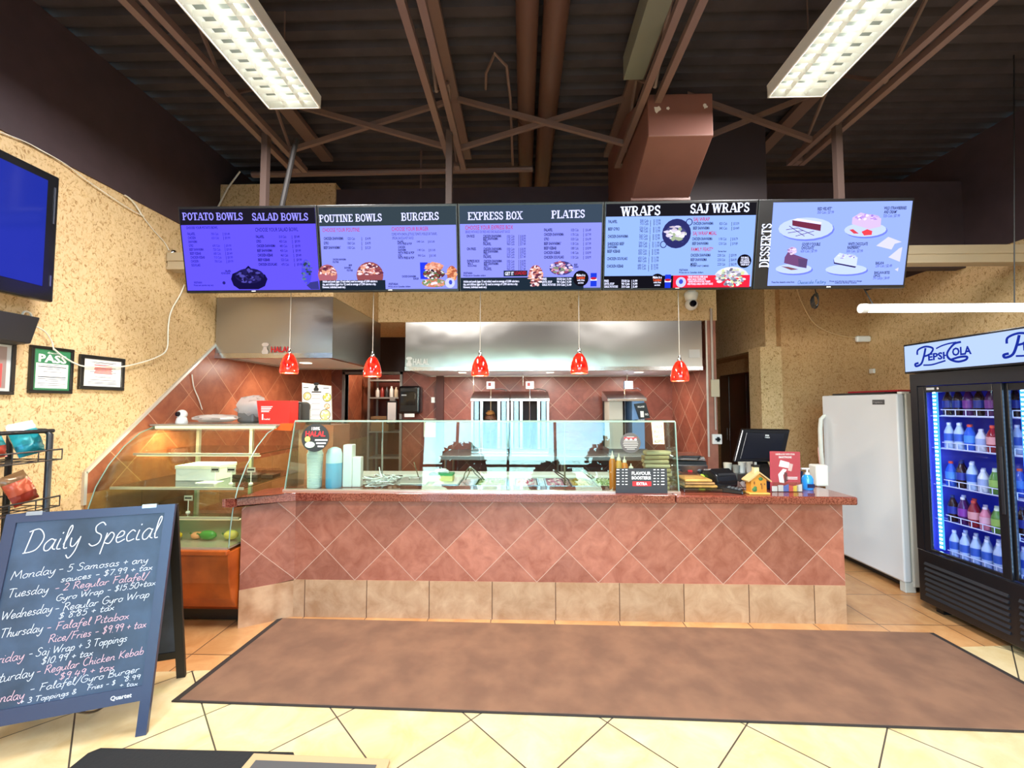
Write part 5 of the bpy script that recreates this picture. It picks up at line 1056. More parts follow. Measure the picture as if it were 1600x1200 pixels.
# stack of brown paper bags
t = thing('paper_bag_stack', 'stack of folded brown paper bags behind the right end of the glass', 'paper bags', (1.09, 3.43, WT_Z)); rnd = random.Random(4)
for i in range(9):
    z = WT_Z+.001+i*.034; dx = rnd.uniform(-.012, .012); q = MB(X=Matrix.Translation((1.065+dx, 3.425, z)) @ Matrix.Rotation(rnd.uniform(-.06, .06), 4, 'Z'))
    q.box(-.1, .1, -.05, .05, 0, .031); q.obj('paper_bag', mat('kraft_%d' % (i % 3), ['#b39a72', '#a68c64', '#bda680'][i % 3], .8), t, bevel=.012, seg=3)
t = thing('napkin_heap', 'crumpled brown napkins beside the paper bag stack', 'napkins', (.93, 3.46, WT_Z))
for i in range(5): q = MB(X=Matrix.Translation((.925, 3.505, WT_Z+.012+i*.03)) @ Matrix.Rotation(rnd.uniform(-.4, .4), 4, 'Z')); q.lump((0, 0, .004), .032, i, .25, 1, .8, .28); q.obj('napkin', mat('napkin_tan', '#b79a78', .8), t)
# wraps tray on the right worktop
t = thing('pastry_tray', 'clear plastic tray of flat golden pastries at the right of the glass guard', 'tray', (1.38, 3.4, WT_Z))
MB().box(1.235, 1.53, 3.3, 3.56, WT_Z, WT_Z+.03).obj('tray_base', glass('tray_clear', '#eef0f2', 1.3, .1, .12), t, bevel=.004)
for i in range(3): MB().box(1.25, 1.5-.02*i, 3.31, 3.54, WT_Z+.032+i*.022, WT_Z+.052+i*.022).obj('flat_pastry', mat('pastry_%d' % (i % 2), ['#c99a4c', '#a57a48'][i % 2], .6, noise=.4, nscale=14), t, bevel=.01, seg=3)
q = MB(); q.hexa([(1.24, 3.3, WT_Z+.03), (1.53, 3.3, WT_Z+.03), (1.53, 3.56, WT_Z+.03), (1.24, 3.56, WT_Z+.03), (1.25, 3.32, WT_Z+.13), (1.4, 3.34, WT_Z+.12), (1.4, 3.52, WT_Z+.12), (1.25, 3.54, WT_Z+.13)]); q.obj('film_cover', glass('film_clear', ''), t)
# panini press on the bench behind
t = thing('rear_counter', 'low steel counter behind the till', 'counter', (1.9, 4.2, 0)); MB().box(1.36, 2.38, 3.95, 4.5, 0, .86).obj('cabinet_body', STEEL, t); MB().box(1.34, 2.4, 3.93, 4.52, .86, .9).obj('worktop', STEEL2, t)
t = thing('panini_press', 'steel panini press with two black knobs behind the pastry tray', 'panini press', (1.58, 4.2, .9)); x = 1.58
MB().box(x-.17, x+.17, 4.06, 4.4, .915, 1.06).obj('base', STEEL2, t, bevel=.01)
MB().box(x-.16, x+.16, 4.07, 4.38, 1.06, 1.09).obj('lower_plate', mat('cast_iron', '#242424', .5), t); MB().hexa([(x-.16, 4.07, 1.105), (x+.16, 4.07, 1.095), (x+.16, 4.38, 1.095), (x-.16, 4.38, 1.095), (x-.15, 4.09, 1.135), (x+.15, 4.09, 1.135), (x+.15, 4.36, 1.15), (x-.15, 4.36, 1.15)]).obj('lid', STEEL2, t, bevel=.006)
MB().tube([(x-.1, 4.1, 1.12), (x-.08, 4.02, 1.14), (x+.08, 4.02, 1.14), (x+.1, 4.1, 1.12)], .011, 8).obj('handle', BLACK, t, smooth=50)
for dx in (-.1, .1): MB().lathe([(.024, 0), (.022, .02), (.012, .024)], (x+dx, 4.06, .995), 16, axis=(0, -1, 0)).obj('knob', BLACK, t, smooth=50)
MB().box(x-.02, x+.02, 4.055, 4.062, .975, 1.01).obj('power_switch', REDINK, t)
for x_ in (-.15, .15):
    for y_ in (4.09, 4.37): MB().lathe([(.015, 0), (.015, .016)], (x+x_, y_, .9), 10).obj('foot', BLACK, t)

# ================================================================== TILL END
# receipt printer
t = thing('receipt_printer', 'rounded black receipt printer beside the pastry tray', 'printer', (1.64, 3.56, WT_Z)); X = Matrix.Translation((1.64, 3.56, WT_Z)) @ Matrix.Rotation(.25, 4, 'Z')
q = MB(X=X); q.prism([(-.11, -.09, 0), (-.11, .1, 0), (-.11, .1, .13), (-.11, .0, .145), (-.11, -.07, .11), (-.11, -.09, .06)], (.2, 0, 0)); q.obj('case', mat('gloss_black', ''), t, bevel=.022, seg=4)
q = MB(X=X); q.box(-.085, .07, -.078, -.066, .1, .116); q.obj('paper_slot', DKGREY, t)
# keypad
p = atZ(1141, 769, WT_Z); X = Matrix.Translation((p.x, p.y, WT_Z)) @ Matrix.Rotation(.95, 4, 'Z') @ Matrix.Scale(1.2, 4)
t = thing('card_keypad', 'small black card payment keypad lying on the granite', 'card terminal', (p.x, p.y, WT_Z))
q = MB(X=X); q.hexa([(-.04, -.08, 0), (.04, -.08, 0), (.04, .08, 0), (-.04, .08, 0), (-.036, -.076, .022), (.036, -.076, .022), (.036, .076, .04), (-.036, .076, .04)]); q.obj('case', mat('gloss_black', ''), t, bevel=.006)
q = MB(X=X)
for i in range(3):
    for j in range(4): q.box(-.026+.019*i, -.012+.019*i, -.062+.02*j, -.048+.02*j, .022+.002*j, .029+.002*j)
q.obj('keys', mat('key_grey', '#55585c', .4), t)
q = MB(X=X); q.box(-.026, .026, .025, .062, .034, .04); q.obj('display', mat('smoked_black', ''), t)
tag(MB().tube([(p.x+.03, p.y+.08, WT_Z+.02), (1.8, 3.42, WT_Z+.02), (1.84, 3.46, WT_Z+.08), (1.86, 3.52, WT_Z+.09), (1.87, 3.72, WT_Z+.008)], .0035, 6).obj('keypad_cable', CABLEB, smooth=50), 'thin black cable looping behind the keypad', 'cable')
tag(MB().lump((1.5, 3.6, WT_Z+.045), .04, 6, .12, .7, .5, 1.1).obj('highlighter_cap', mat('lime_plastic', '#b5e03c', .4)), 'lime green plastic bit between the pastry tray and the printer', 'plastic bit')
# birdhouse
t = thing('toy_birdhouse', 'little wooden birdhouse ornament with green leaves in front of the till', 'ornament', (1.775, 3.28, WT_Z)); x, y, z = 1.775, 3.28, WT_Z
BW = mat('orange_wood', '#cf8a2e', .5, noise=.25, nscale=12)
MB().box(x-.08, x+.075, y-.05, y+.05, z, z+.012).obj('base', mat('pale_wood', '#d8a550', .5), t, bevel=.003)
MB().prism([(x-.06, y-.035, z+.012), (x+.055, y-.035, z+.012), (x+.055, y-.035, z+.11), (x, y-.035, z+.155), (x-.06, y-.035, z+.11)], (0, .07, 0)).obj('house_body', BW, t)
for s in (-1, 1): MB().prism([(x, y-.05, z+.158), (x+s*.085, y-.05, z+.092), (x+s*.088, y-.05, z+.102), (x, y-.05, z+.17)], (0, .1, 0)).obj('roof_panel', mat('roof_buff', '#b8996a', .6), t)
MB().box(x-.022, x+.014, y-.015, y+.02, z+.15, z+.2).obj('chimney', mat('chimney_cream', '#d3bf92', .6), t); MB().box(x-.026, x+.018, y-.019, y+.024, z+.2, z+.216).obj('chimney_cap', BLACK, t); MB().box(x-.01, x+.004, y-.004, y+.008, z+.216, z+.235).obj('chimney_pot', mat('pot_grey', '#8d8d88', .5), t)
for dx, dz, r in ((-.035, .035, .018), (.012, .115, .015), (-.03, .05, .012)): q = MB(); q.lump((x+dx, y-.037, z+dz), r, 3, .15, 1, .25, .8); q.obj('leaf', mat('leaf_green', '#3c6b3a', .5), t)
for dx, dz, a, c in ((-.035, .075, .008, .02), (.015, .07, .012, .012), (.04, .07, .008, .012), (.02, .04, .006, .03)): MB().box(x+dx-a/2, x+dx+a/2, y-.038, y-.034, z+dz, z+dz+c).obj('window_mark', mat('window_brown', '#7a4a1c', .6), t)
# till
t = thing('till_screen', 'large black till monitor seen from behind, tilted on its stand', 'till', (2.03, 3.72, WT_Z))
a = [atY(*p, yy) for p, yy in (((1147, 722), 3.66), ((1224, 722), 3.66), ((1235, 672), 3.78), ((1160, 671), 3.78))]
MB().prism(a, (0, .03, .01)).obj('monitor_body', mat('gloss_black', ''), t, bevel=.008)
a2 = [a[0].lerp(a[2], .1), a[1].lerp(a[3], .1), a[2].lerp(a[0], .1), a[3].lerp(a[1], .1)]; MB().prism([p+Vector((0, -.004, 0)) for p in a2], (0, .01, 0)).obj('back_cover', mat('navy_black', '#0d0f18', .25), t, bevel=.004)
q = MB(); c = atY(1199, 681.5, 3.73); q.text('POS', c, U1, Vector((0, .2, 1)), .012, .03, 'C', .02); q.text('TOUCH', c-VZ*.016, U1, Vector((0, .2, 1)), .008, .04, 'C', .02); q.obj('back_lettering', WINK, t)
q = MB(); s0 = a[0].lerp(a[1], .62)
q.prism([(s0.x-.05, 3.72, 1.15), (s0.x+.06, 3.72, 1.15), (s0.x+.09, 3.66, WT_Z+.02), (s0.x-.09, 3.66, WT_Z+.02)], (0, .04, 0)); q.obj('stand', mat('gloss_black', ''), t, bevel=.01); MB().box(s0.x-.11, s0.x+.12, 3.58, 3.78, WT_Z, WT_Z+.022).obj('base', BLACK, t, bevel=.006)
tag(MB().tube([(a[1].x+.01, 3.74, 1.17), (a[1].x+.045, 3.76, 1.1), (a[1].x+.05, 3.77, 1.02), (a[1].x+.02, 3.76, WT_Z+.005)], .006, 6).obj('till_cable', CABLEB, smooth=50), 'black cable hanging from the till monitor', 'cable')
t = thing('cash_drawer', 'dark navy cash box under the till', 'cash box', (2.02, 3.6, WT_Z)); MB().box(1.9, 2.0, 3.44, 3.56, WT_Z, WT_Z+.085).obj('box', mat('navy_box', '#1c2440', .4), t, bevel=.006)
tag(MB().box(1.98, 2.36, 3.99, 4.11, .9, .99).obj('steel_tray', STEEL, bevel=.004), 'low steel tray carrying the row of cups behind the till', 'tray')
for i, (px, r, h, c) in enumerate(((1137, .038, .09, '#e0d6c4'), (1150, .034, .07, '#a9a49a'), (1159.5, .034, .1, '#f0f0ee'), (1171, .034, .1, '#f4f4f2'), (1182.5, .034, .095, '#efefec'))):
    p = atY(px, 730, 4.05); q = MB(); q.lathe([(r*.75, 0), (r, h), (r*.93, h), (r*.7, .006)], (p.x, 4.05, .991), 18); tag(q.obj('white_cup', mat('cup_'+c, c, .5), smooth=50), ['cream cup at the left end of the row behind the till', 'low grey cup, second from the left behind the till', 'white cup, third from the left behind the till', 'white cup, fourth from the left behind the till', 'white cup at the right end of the row behind the till'][i], 'cup', 'cups behind the till')
# leaflet holder
YL = 3.36; a = [atY(*p, y_) for p, y_ in (((1204, 766), YL), ((1251, 766), YL), ((1250, 706), YL+.05), ((1203, 705), YL+.05))]
for p in a[:2]: p.z = WT_Z
t = thing('leaflet_stand', 'clear stand with a red phone order leaflet and cards in its pocket', 'leaflet stand', (a[0]+a[1])/2); n = (a[1]-a[0]).cross(a[3]-a[0]).normalized(); n = n if n.y < 0 else -n
LV = (a[3]-a[0]).normalized(); LU = (a[1]-a[0]).normalized()
MB().prism(a, n*-.004).obj('leaflet', mat('leaflet_red', '#b83a4e', .5), t)
MB().prism([p+n*.002 for p in a], n*.003).obj('front_sheet', glass('acrylic', '#f6f6f6'), t)
def lf(u_, v_, d=.0012): return a[0].lerp(a[1], u_).lerp(a[3].lerp(a[2], u_), v_)+n*d
q = MB(); q.text('ORDER & PAY WITH YOUR', lf(.5, .91), LU, LV, .012, .15, 'C', .02); q.text('SMARTPHONE', lf(.5, .83), LU, LV, .015, .1, 'C', .03); q.poly([lf(.55, .3), lf(.9, .3), lf(.9, .32), lf(.55, .32)]); q.poly([lf(.55, .34), lf(.9, .34), lf(.9, .36), lf(.55, .36)])
q.poly([lf(.28, .62), lf(.6, .58), lf(.64, .72), lf(.34, .78)]); q.poly([lf(.3, .22), lf(.46, .2), lf(.42, .4), lf(.55, .54), lf(.42, .56), lf(.26, .42)]); q.obj('white_print', WINK, t)
q = MB(); q.poly([lf(.58, .52, .0016), lf(.7, .5, .0016), lf(.76, .68, .0016), lf(.64, .7, .0016)]); q.obj('phone_print', mat('pale_pink', '#d9b9b4', .6), t); q = MB(); q.poly([lf(.46, .22), lf(.58, .26), lf(.56, .46), lf(.46, .48)]); q.obj('sleeve_print', mat('wine_print', '#5a1c30', .6), t)
pk = MB(); b0, b1 = a[0]+n*.03, a[1]+n*.03; pk.prism([b0, b1, b1+LV*.07, b0+LV*.07], n*.003); pk.prism([a[0], a[1], b1, b0], LV*.003); pk.obj('pocket', glass('acrylic', ''), t)
for i, (u_, c) in enumerate(((.1, '#d6d2cc'), (.3, '#c9c5c0'), (.48, '#4a63a8'), (.66, '#c8443c'), (.8, '#d9b840'), (.92, '#cfcbc6'))):
    q = MB(); o = a[0].lerp(a[1], u_)+n*.012; q.prism([o-LU*.02, o+LU*.02, o+LU*.02+LV*(.04+.008*(i % 3)), o-LU*.02+LV*(.04+.008*(i % 2))], n*.004); tag(q.obj('small_card', mat('card_'+c, c, .5)), {'#d6d2cc': 'pale card at the left end', '#c9c5c0': 'grey white card, second from the left', '#4a63a8': 'blue card', '#c8443c': 'red card', '#d9b840': 'yellow card', '#cfcbc6': 'pale card at the right end'}[c]+' of the leaflet stand pocket', 'card', 'cards in the leaflet stand pocket')
# sanitizer
p = atZ(1266, 766, WT_Z); x, y = p.x, p.y+.03; t = thing('hand_sanitizer', 'clear pump bottle of blue hand sanitizer at the worktop end', 'bottle', (x, y, WT_Z))
MB().lathe([(.038, 0), (.041, .008), (.041, .085), (.03, .11), (.016, .118)], (x, y, WT_Z), 20).obj('bottle', mat('blue_gel', '#2f8fe0', .15, coat=.5), t, smooth=50)
MB().lathe([(.017, .118), (.017, .132), (.007, .134), (.007, .16)], (x, y, WT_Z), 14).obj('pump_neck', WHITE, t, smooth=50); MB().box(x-.045, x+.014, y-.01, y+.01, WT_Z+.158, WT_Z+.17).obj('pump_head', WHITE, t, bevel=.003)
q = MB(); q.poly([(x-.028, y-.042, WT_Z+.02), (x+.028, y-.042, WT_Z+.02), (x+.028, y-.042, WT_Z+.05), (x-.028, y-.042, WT_Z+.05)]); q.obj('bottle_sticker', mat('navy_label', '#12204a', .5), t)
p = atY(1272, 745, 3.62); x = p.x+.05; t = thing('white_canister', 'tall white box behind the sanitizer bottle', 'canister', (x, 3.62, WT_Z)); MB().box(x-.07, x+.03, 3.56, 3.66, WT_Z, 1.13).obj('body', mat('warm_white', '#d9d3c8', .5), t, bevel=.012); MB().tube([(x, 3.62, 1.13), (x-.01, 3.62, 1.27)], .003, 6).obj('straw', mat('straw_pink', '#b98a80', .5), t)
x = atY(1246, 745, 3.6).x; t = thing('pen_holder', 'dark blue pen pot half hidden behind the leaflet stand', 'pen pot', (x, 3.6, WT_Z)); q = MB(); q.lathe([(.04, 0), (.042, .12), (.037, .12), (.036, .006)], (x, 3.6, WT_Z), 16); q.obj('pot', mat('navy_box', ''), t, smooth=50)
for i in range(4): MB().tube([(x-.02+.012*i, 3.6, WT_Z+.01), (x-.03+.02*i, 3.605, WT_Z+.165-.01*i)], .004, 6).obj('pen', BLACK if i % 2 else DKGREY, t)

# ================================================================== GLASS DISPLAY CASE
t = thing('display_case', 'curved glass display case on a cherry wood base at the left of the counter', 'display case', (-2.6, 3.5, 0)); case = t; cx0, cx1 = -3.16, -2.09; yb = 4.02
MB().box(cx0+.06, cx1-.06, 3.2, yb, .01, .1).obj('plinth', BLACK, t)
bp_ = [(3.17, .1), (3.08, .16), (3.03, .24), (3.0, .36), (2.985, .52), (2.975, .58), (yb, .58), (yb, .1)]
MB().prism([(cx0, y, z) for y, z in bp_], (cx1-cx0, 0, 0)).obj('wood_base', WOOD, t, bevel=.006)
MB().box(cx0-.004, cx1+.004, 2.955, 3.0, .565, .6).obj('wood_moulding', WOOD, t, bevel=.008)
MB().box(cx0+.01, cx1-.01, 2.985, yb, .6, .615).obj('deck', mat('case_steel', '#b9b4a4', .35, .5), t)
gp_ = [(2.985, .615), (2.99, .72), (3.015, .88), (3.06, 1.02), (3.15, 1.17), (3.27, 1.3), (3.4, 1.395), (3.55, 1.448)]
ins = [(y+.006, z-.003) for y, z in gp_]
q = MB(); vs = [(x, y, z) for x in (cx0, cx1) for y, z in gp_+ins[::-1]]; n_ = len(gp_)*2; k = len(gp_)
q.add(vs, [(i, i+1, n_+i+1, n_+i) for i in range(n_-1)]+[(n_-1, 0, n_, 2*n_-1)]); CASEG = glass('case_glass', '#f6f8f0', .9, base=.035); q.obj('curved_front_pane', CASEG, t, smooth=50)
for x in (cx0, cx1-.006): MB().prism([(x, y, z) for y, z in gp_]+[(x, yb, 1.448), (x, yb, .615)], (.006, 0, 0)).obj('end_pane', CASEG, t)
for x in (cx0-.002, cx1-.002): MB().tube([(x+.003, y, z) for y, z in gp_], .004, 6).obj('glass_edge', mat('green_glass_edge', ''), t, smooth=60)
MB().box(cx0-.01, cx1+.01, 3.5, yb+.01, 1.448, 1.463).obj('top_plate', mat('case_top', '#a7a69a', .25, .5), t, bevel=.003)
MB().box(cx0+.02, cx1-.02, 3.52, 3.56, 1.425, 1.446).obj('top_light', emis('case_lamp', '#fff0bc', 1.3), t)
for x in (cx0+.02, -2.62, cx1-.05):
    MB().box(x, x+.028, yb-.04, yb-.01, .615, 1.448).obj('rear_post', mat('case_post', '#c9c2ac', .35, .5), t)
sh = [(1.235, 3.34), (1.0, 3.16), (.79, 3.12)]
for z, y in sh:
    MB().box(cx0+.02, cx1-.02, y, yb-.02, z-.006, z+.003).obj('glass_shelf', glass('shelf_glass', '#dfeee4', 1.1, base=.1), t); MB().box(cx0+.02, cx1-.02, y-.012, y, z-.014, z+.005).obj('shelf_rail', mat('shelf_rail_metal', '#cfd2c8', .3, .5), t)
    if z != 1.0: MB().box(cx0+.03, cx1-.03, y+.01, y+.03, z-.022, z-.014).obj('shelf_light', emis('case_lamp', ''), t)
a = bpy.data.lights.new('case_light', 'AREA'); a.shape = 'RECTANGLE'; a.size = 1.0; a.size_y = .05; a.energy = 26; a.color = (1, .9, .62); o = bpy.data.objects.new('case_light', a); COL.objects.link(o); o.location = (-2.62, 3.62, 1.42)
# contents
t = thing('bakery_box', 'white cake box on the middle shelf of the display case', 'box', (-2.72, 3.55, 1.004)); MB().box(-2.86, -2.52, 3.42, 3.66, 1.004, 1.115).obj('box_body', mat('cake_box', '#e3e6e6', .6), t, bevel=.003); MB().box(-2.865, -2.515, 3.415, 3.665, 1.1, 1.128).obj('lid', mat('cake_box_lid', '#efeada', .6), t, bevel=.003)
tag(MB().box(-2.6, -2.44, 3.3, 3.4, 1.004, 1.009).obj('loose_paper', PAPER), 'loose white paper in front of the cake box', 'paper')
def pricetag(x, y, z, lb): 
    t = thing('price_tag', lb, 'price tag', (x, y, z), 'price tags in the display case'); MB().lathe([(.016, 0), (.012, .01)], (x, y, z), 12).obj('foot', WHITE, t); MB().tube([(x, y, z+.01), (x, y, z+.1)], .003, 6).obj('stem', WHITE, t); q = MB(); q.box(x-.034, x+.034, y-.002, y+.002, z+.09, z+.13); q.obj('card', mat('tag_grey', '#b9b6aa', .5), t, bevel=.004)
    q = MB(); q.box(x-.026, x+.026, y-.0035, y-.002, z+.105, z+.117); q.obj('card_print', INK, t)
pricetag(-2.44, 3.3, 1.004, 'price tag on the middle shelf, leftmost of three'); pricetag(-2.31, 3.3, 1.004, 'price tag on the middle shelf, centre one of three'); pricetag(-2.15, 3.3, 1.004, 'price tag on the middle shelf, rightmost of three'); pricetag(-2.6, 3.24, .794, 'price tag alone on the bottom glass shelf')
for i, x in enumerate((-2.42, -2.3, -2.17)):
    t = thing('dessert_box', 'clear box of dark cake on the middle shelf, %s' % ['leftmost of three', 'centre one of three', 'rightmost of three'][i], 'dessert box', (x, 3.6, 1.004), 'boxed cakes in the display case'); MB().box(x-.05, x+.05, 3.54, 3.66, 1.004, 1.035).obj('cake', mat('dark_cake', '#3a2416', .6), t, bevel=.004); MB().hexa([(x-.058, 3.53, 1.0355), (x+.058, 3.53, 1.0355), (x+.058, 3.67, 1.0355), (x-.058, 3.67, 1.0355), (x-.045, 3.545, 1.075), (x+.045, 3.545, 1.075), (x+.045, 3.655, 1.075), (x-.045, 3.655, 1.075)]).obj('lid', glass('acrylic', ''), t)
for x, y, c, s, lb in ((-2.62, 3.14, '#e0c22a', (1.6, .8, .8), 'yellow pepper at the left of the case floor'), (-2.46, 3.16, '#e6a678', (1.1, .9, .7), 'pale orange fruit between the peppers on the case floor'), (-2.36, 3.14, '#3f8f3a', (1.7, .8, .9), 'green pepper on the case floor'), (-2.19, 3.15, '#d9cf68', (1.4, .9, .9), 'pale yellow pepper at the right of the case floor')):
    t = thing('pepper' if 'pepper' in lb else 'fruit', lb, 'vegetable' if 'pepper' in lb else 'fruit', (x, y, .616)); q = MB(); q.lump((x, y, .62+.038*s[2]), .038, 2, .06, *s, 14, 8); q.obj('flesh', mat('veg_'+c, c, .3), t, smooth=80); q = MB(); q.tube([(x-.03*s[0], y, .65), (x-.05*s[0], y, .665)], .006, 6); q.obj('stalk', mat('stalk_green', '#4c6b2c', .6), t)
q = MB(); a = [atY(*p_, 3.56) for p_ in ((427, 672), (438, 661.5), (459, 661.5), (455, 673))]; q.prism(a, (0, .2, 0)); q.obj('wooden_corner_cap', mat('orange_wood_cap', '#c4501c', .3), case)
t = thing('dome_camera', 'white dome camera standing on top of the display case', 'camera', (-3.08, 3.72, 1.463)); x, y, z = atY(284, 655, 3.72).x, 3.72, 1.463
def wcam(t, x, y, z, s=1, flip=1):
    MB().lathe([(.042*s, 0), (.044*s, .01*s*flip), (.036*s, .045*s*flip), (.03*s, .05*s*flip)], (x, y, z), 20).obj('base', WHITE, t, smooth=50); MB().ball((x, y, z+.075*s*flip), .04*s, n=18, m=12).obj('head', WHITE, t, smooth=60)
    MB().lathe([(.022*s, 0), (.02*s, .012*s), (.001, .016*s)], (x-.005, y-.032*s, z+.078*s*flip), 16, axis=(.05, -1, .1)).obj('lens', mat('lens_black', '#0b0e1c', .1), t, smooth=40)
wcam(t, x, y, z, 1.05)
x = atY(1078, 470, 5.57).x; t = thing('dome_camera', 'white dome camera fixed high on the stucco above the long hood', 'camera', (x, 5.55, 3.02)); z = atY(1078, 458, 5.53).z
MB().box(x-.05, x+.05, 5.5, 5.599, z, z+.03).obj('mount', WHITE, t); wcam(t, x, 5.53, z, 2.0, -1)
# things on top of the case
ZT2 = 1.464
def topx(px, Y): return atY(px, 655, Y).x
t = thing('plastic_bag', 'crumpled clear plastic bag lying on the display case', 'bag', (topx(355, 3.75), 3.75, ZT2)); q = MB(); x = topx(345, 3.75); q.lump((x, 3.7, ZT2+.043), .1, 12, .18, 2.0, 1.1, .34, 18, 9); q.obj('film_folds', mat('bag_film', '#d9cfc8', .25, alpha=.75), t, smooth=30)
t = thing('bagged_appliance', 'grey object wrapped in a clear plastic bag behind the red box', 'bag', (topx(392, 3.88), 3.88, ZT2)); x = topx(390, 3.88); MB().box(x-.07, x+.09, 3.8, 3.96, ZT2, ZT2+.17).obj('grey_body', mat('mid_grey', '#6e6a66', .5), t, bevel=.02); q = MB(); q.lump((x+.04, 3.86, ZT2+.14), .13, 9, .16, 1.15, .7, .8, 16, 9); q.obj('bag_film', mat('bag_film_white', '#e6dcd8', .2, alpha=.55), t, smooth=30)
a = [atY(*p, 3.6) for p in ((405, 661), (452, 661), (453, 626), (401, 626))]; a[0].z = a[1].z = ZT2
a[0].z = a[1].z = ZT2+.0015
t = thing('red_box', 'bright red cardboard box with small white print on the display case', 'box', (a[0]+a[1])/2); MB().prism(a, (0, .14, 0)).obj('carton', mat('box_red', '#e0231c', .5), t)
q = MB(); 
for i in range(4): p = atY(408, 636+i*2.6, 3.598); q.poly([p, p+U1*(.1-.01*i), p+U1*(.1-.01*i)+VZ*.006, p+VZ*.006])
p = atY(409, 656, 3.598); q.poly([p, p+U1*.012, p+U1*.012+VZ*.05, p+VZ*.05]); q.text('halal', p+U1*.02, U1, VZ, .014, .05); q.obj('white_print', WINK, t)
# poster menu card and black bag behind it
a = [atY(*p, 3.95) for p in ((472, 657), (518, 657), (516.5, 603), (472, 598))]
t = thing('menu_card', 'white menu card with pictures of bowls standing left of the doorway', 'menu card', (a[0].x, 3.95, 1.45)); MB().prism(a, (0, .02, 0)).obj('card', mat('card_white', '#eeece4', .5), t)
def mc(px, py, d=.002): return atY(px, py, 3.95-d)
q = MB(); chef(q, mc(494, 611), .07, U1, VZ)
for x0, x1, y in ((474, 482, 606), (505, 514, 607)): q.poly([mc(x0, y), mc(x1, y), mc(x1, y-1), mc(x0, y-1)])
q.poly([mc(487, 613.5), mc(502, 613.5), mc(502, 611.5), mc(487, 611.5)]); q.obj('dark_print', INK, t)
q = MB()
for y in (617, 623, 631, 640, 649): q.poly([mc(487, y), mc(500, y), mc(500, y-1.2), mc(487, y-1.2)]); q.poly([mc(485, y+2), mc(502, y+2), mc(502, y+1.4), mc(485, y+1.4)])
q.obj('grey_print', mat('grey_text', ''), t)
for i, (px, py, r, c) in enumerate(((480, 619, 7, '#d9c27a'), (511, 621, 7.5, '#b9b84a'), (478, 636, 8, '#9a7a6a'), (511, 635, 5, '#d9a878'), (508, 648, 9, '#d8d08a'))):
    q = MB(); q.m = 0; q.disc(mc(px, py, .003), U1, VZ, r*.0058); q.m = 1; q.disc(mc(px, py, .004), U1, VZ, r*.005); rnd = random.Random(i); q.m = 2
    for k in range(8): q.disc(mc(px+rnd.uniform(-.6, .6)*r, py+rnd.uniform(-.6, .6)*r, .005+k*.0001), U1, VZ, r*.0012, 7)
    q.obj('bowl_picture', [mat('bowl_rim', '#7a7464', .6), mat('bowl_'+c, c, .6), mat('bowl_bit', '#efe6cf', .6)], t)
MB().box(a[0].x+.03, a[1].x-.03, 3.97, 4.0, 1.44, a[0].z+.05).obj('rear_support', DKGREY, t)
t = thing('dark_machine', 'black machine with steaming grey top standing between the red box and the menu card', 'machine', (topx(465, 3.86), 3.86, ZT2-.02)); x = topx(462, 3.86); MB().box(x-.045, x+.1, 3.76, 3.94, ZT2, ZT2+.19).obj('body', mat('soft_black', '#1a1817', .45), t, bevel=.03, seg=4)
# the machine and card stand on a rear ledge
t = thing('rear_cabinet', 'plain dark cabinet behind the left end of the counter', 'cabinet', (-1.95, 3.95, 0)); MB().box(-2.06, -1.74, 3.83, 4.2, 0, 1.44).obj('cabinet_body', mat('cabinet_brown', '#9a5c3c', .5), t, bevel=.004)

# ================================================================== LEFT WALL
# television
t = thing('wall_television', 'large dark television fixed high on the left stucco wall', 'television', (XL+.1, 2.0, 2.3)); x0, x1 = XL+.1, XL+.155
ty0, ty1, tz0, tz1 = 1.3, 2.62, 2.29, 3.12
MB().box(x0, x1, ty0, ty1, tz0, tz1).obj('housing', mat('gloss_black', ''), t, bevel=.01)
MB().box(x1, x1+.003, ty0+.05, ty1-.07, tz0+.09, tz1-.055).obj('screen', mat('tv_screen', '#0a0d28', .12, emit='#1a2a9c', es=.75), t)  # bluish reflection put into the dark screen as weak emission
MB().box(XL, x0, 1.7, 2.3, 2.55, 2.85).obj('wall_bracket', BLACK, t)
q = MB(); q.box(x1+.001, x1+.004, ty1-.03, ty1-.022, tz1-.32, tz1-.08); q.box(x1+.001, x1+.004, ty1-.03, ty1-.022, tz0+.1, tz0+.17); q.obj('bezel_highlight_strip', mat('bezel_highlight_grey', '#8a8fa0', .2, .8), t)  # highlights on the bezel drawn as pale strips
t = thing('black_soundbar', 'black box mounted on the wall under the television', 'speaker', (XL+.05, 2.3, 2.0)); MB().hexa([(XL, 1.6, 2.0), (XL+.12, 1.6, 2.01), (XL+.12, 2.54, 2.01), (XL, 2.54, 2.0), (XL, 1.6, 2.17), (XL+.1, 1.6, 2.19), (XL+.1, 2.6, 2.19), (XL, 2.6, 2.17)]).obj('case', mat('soft_black', ''), t, bevel=.008)
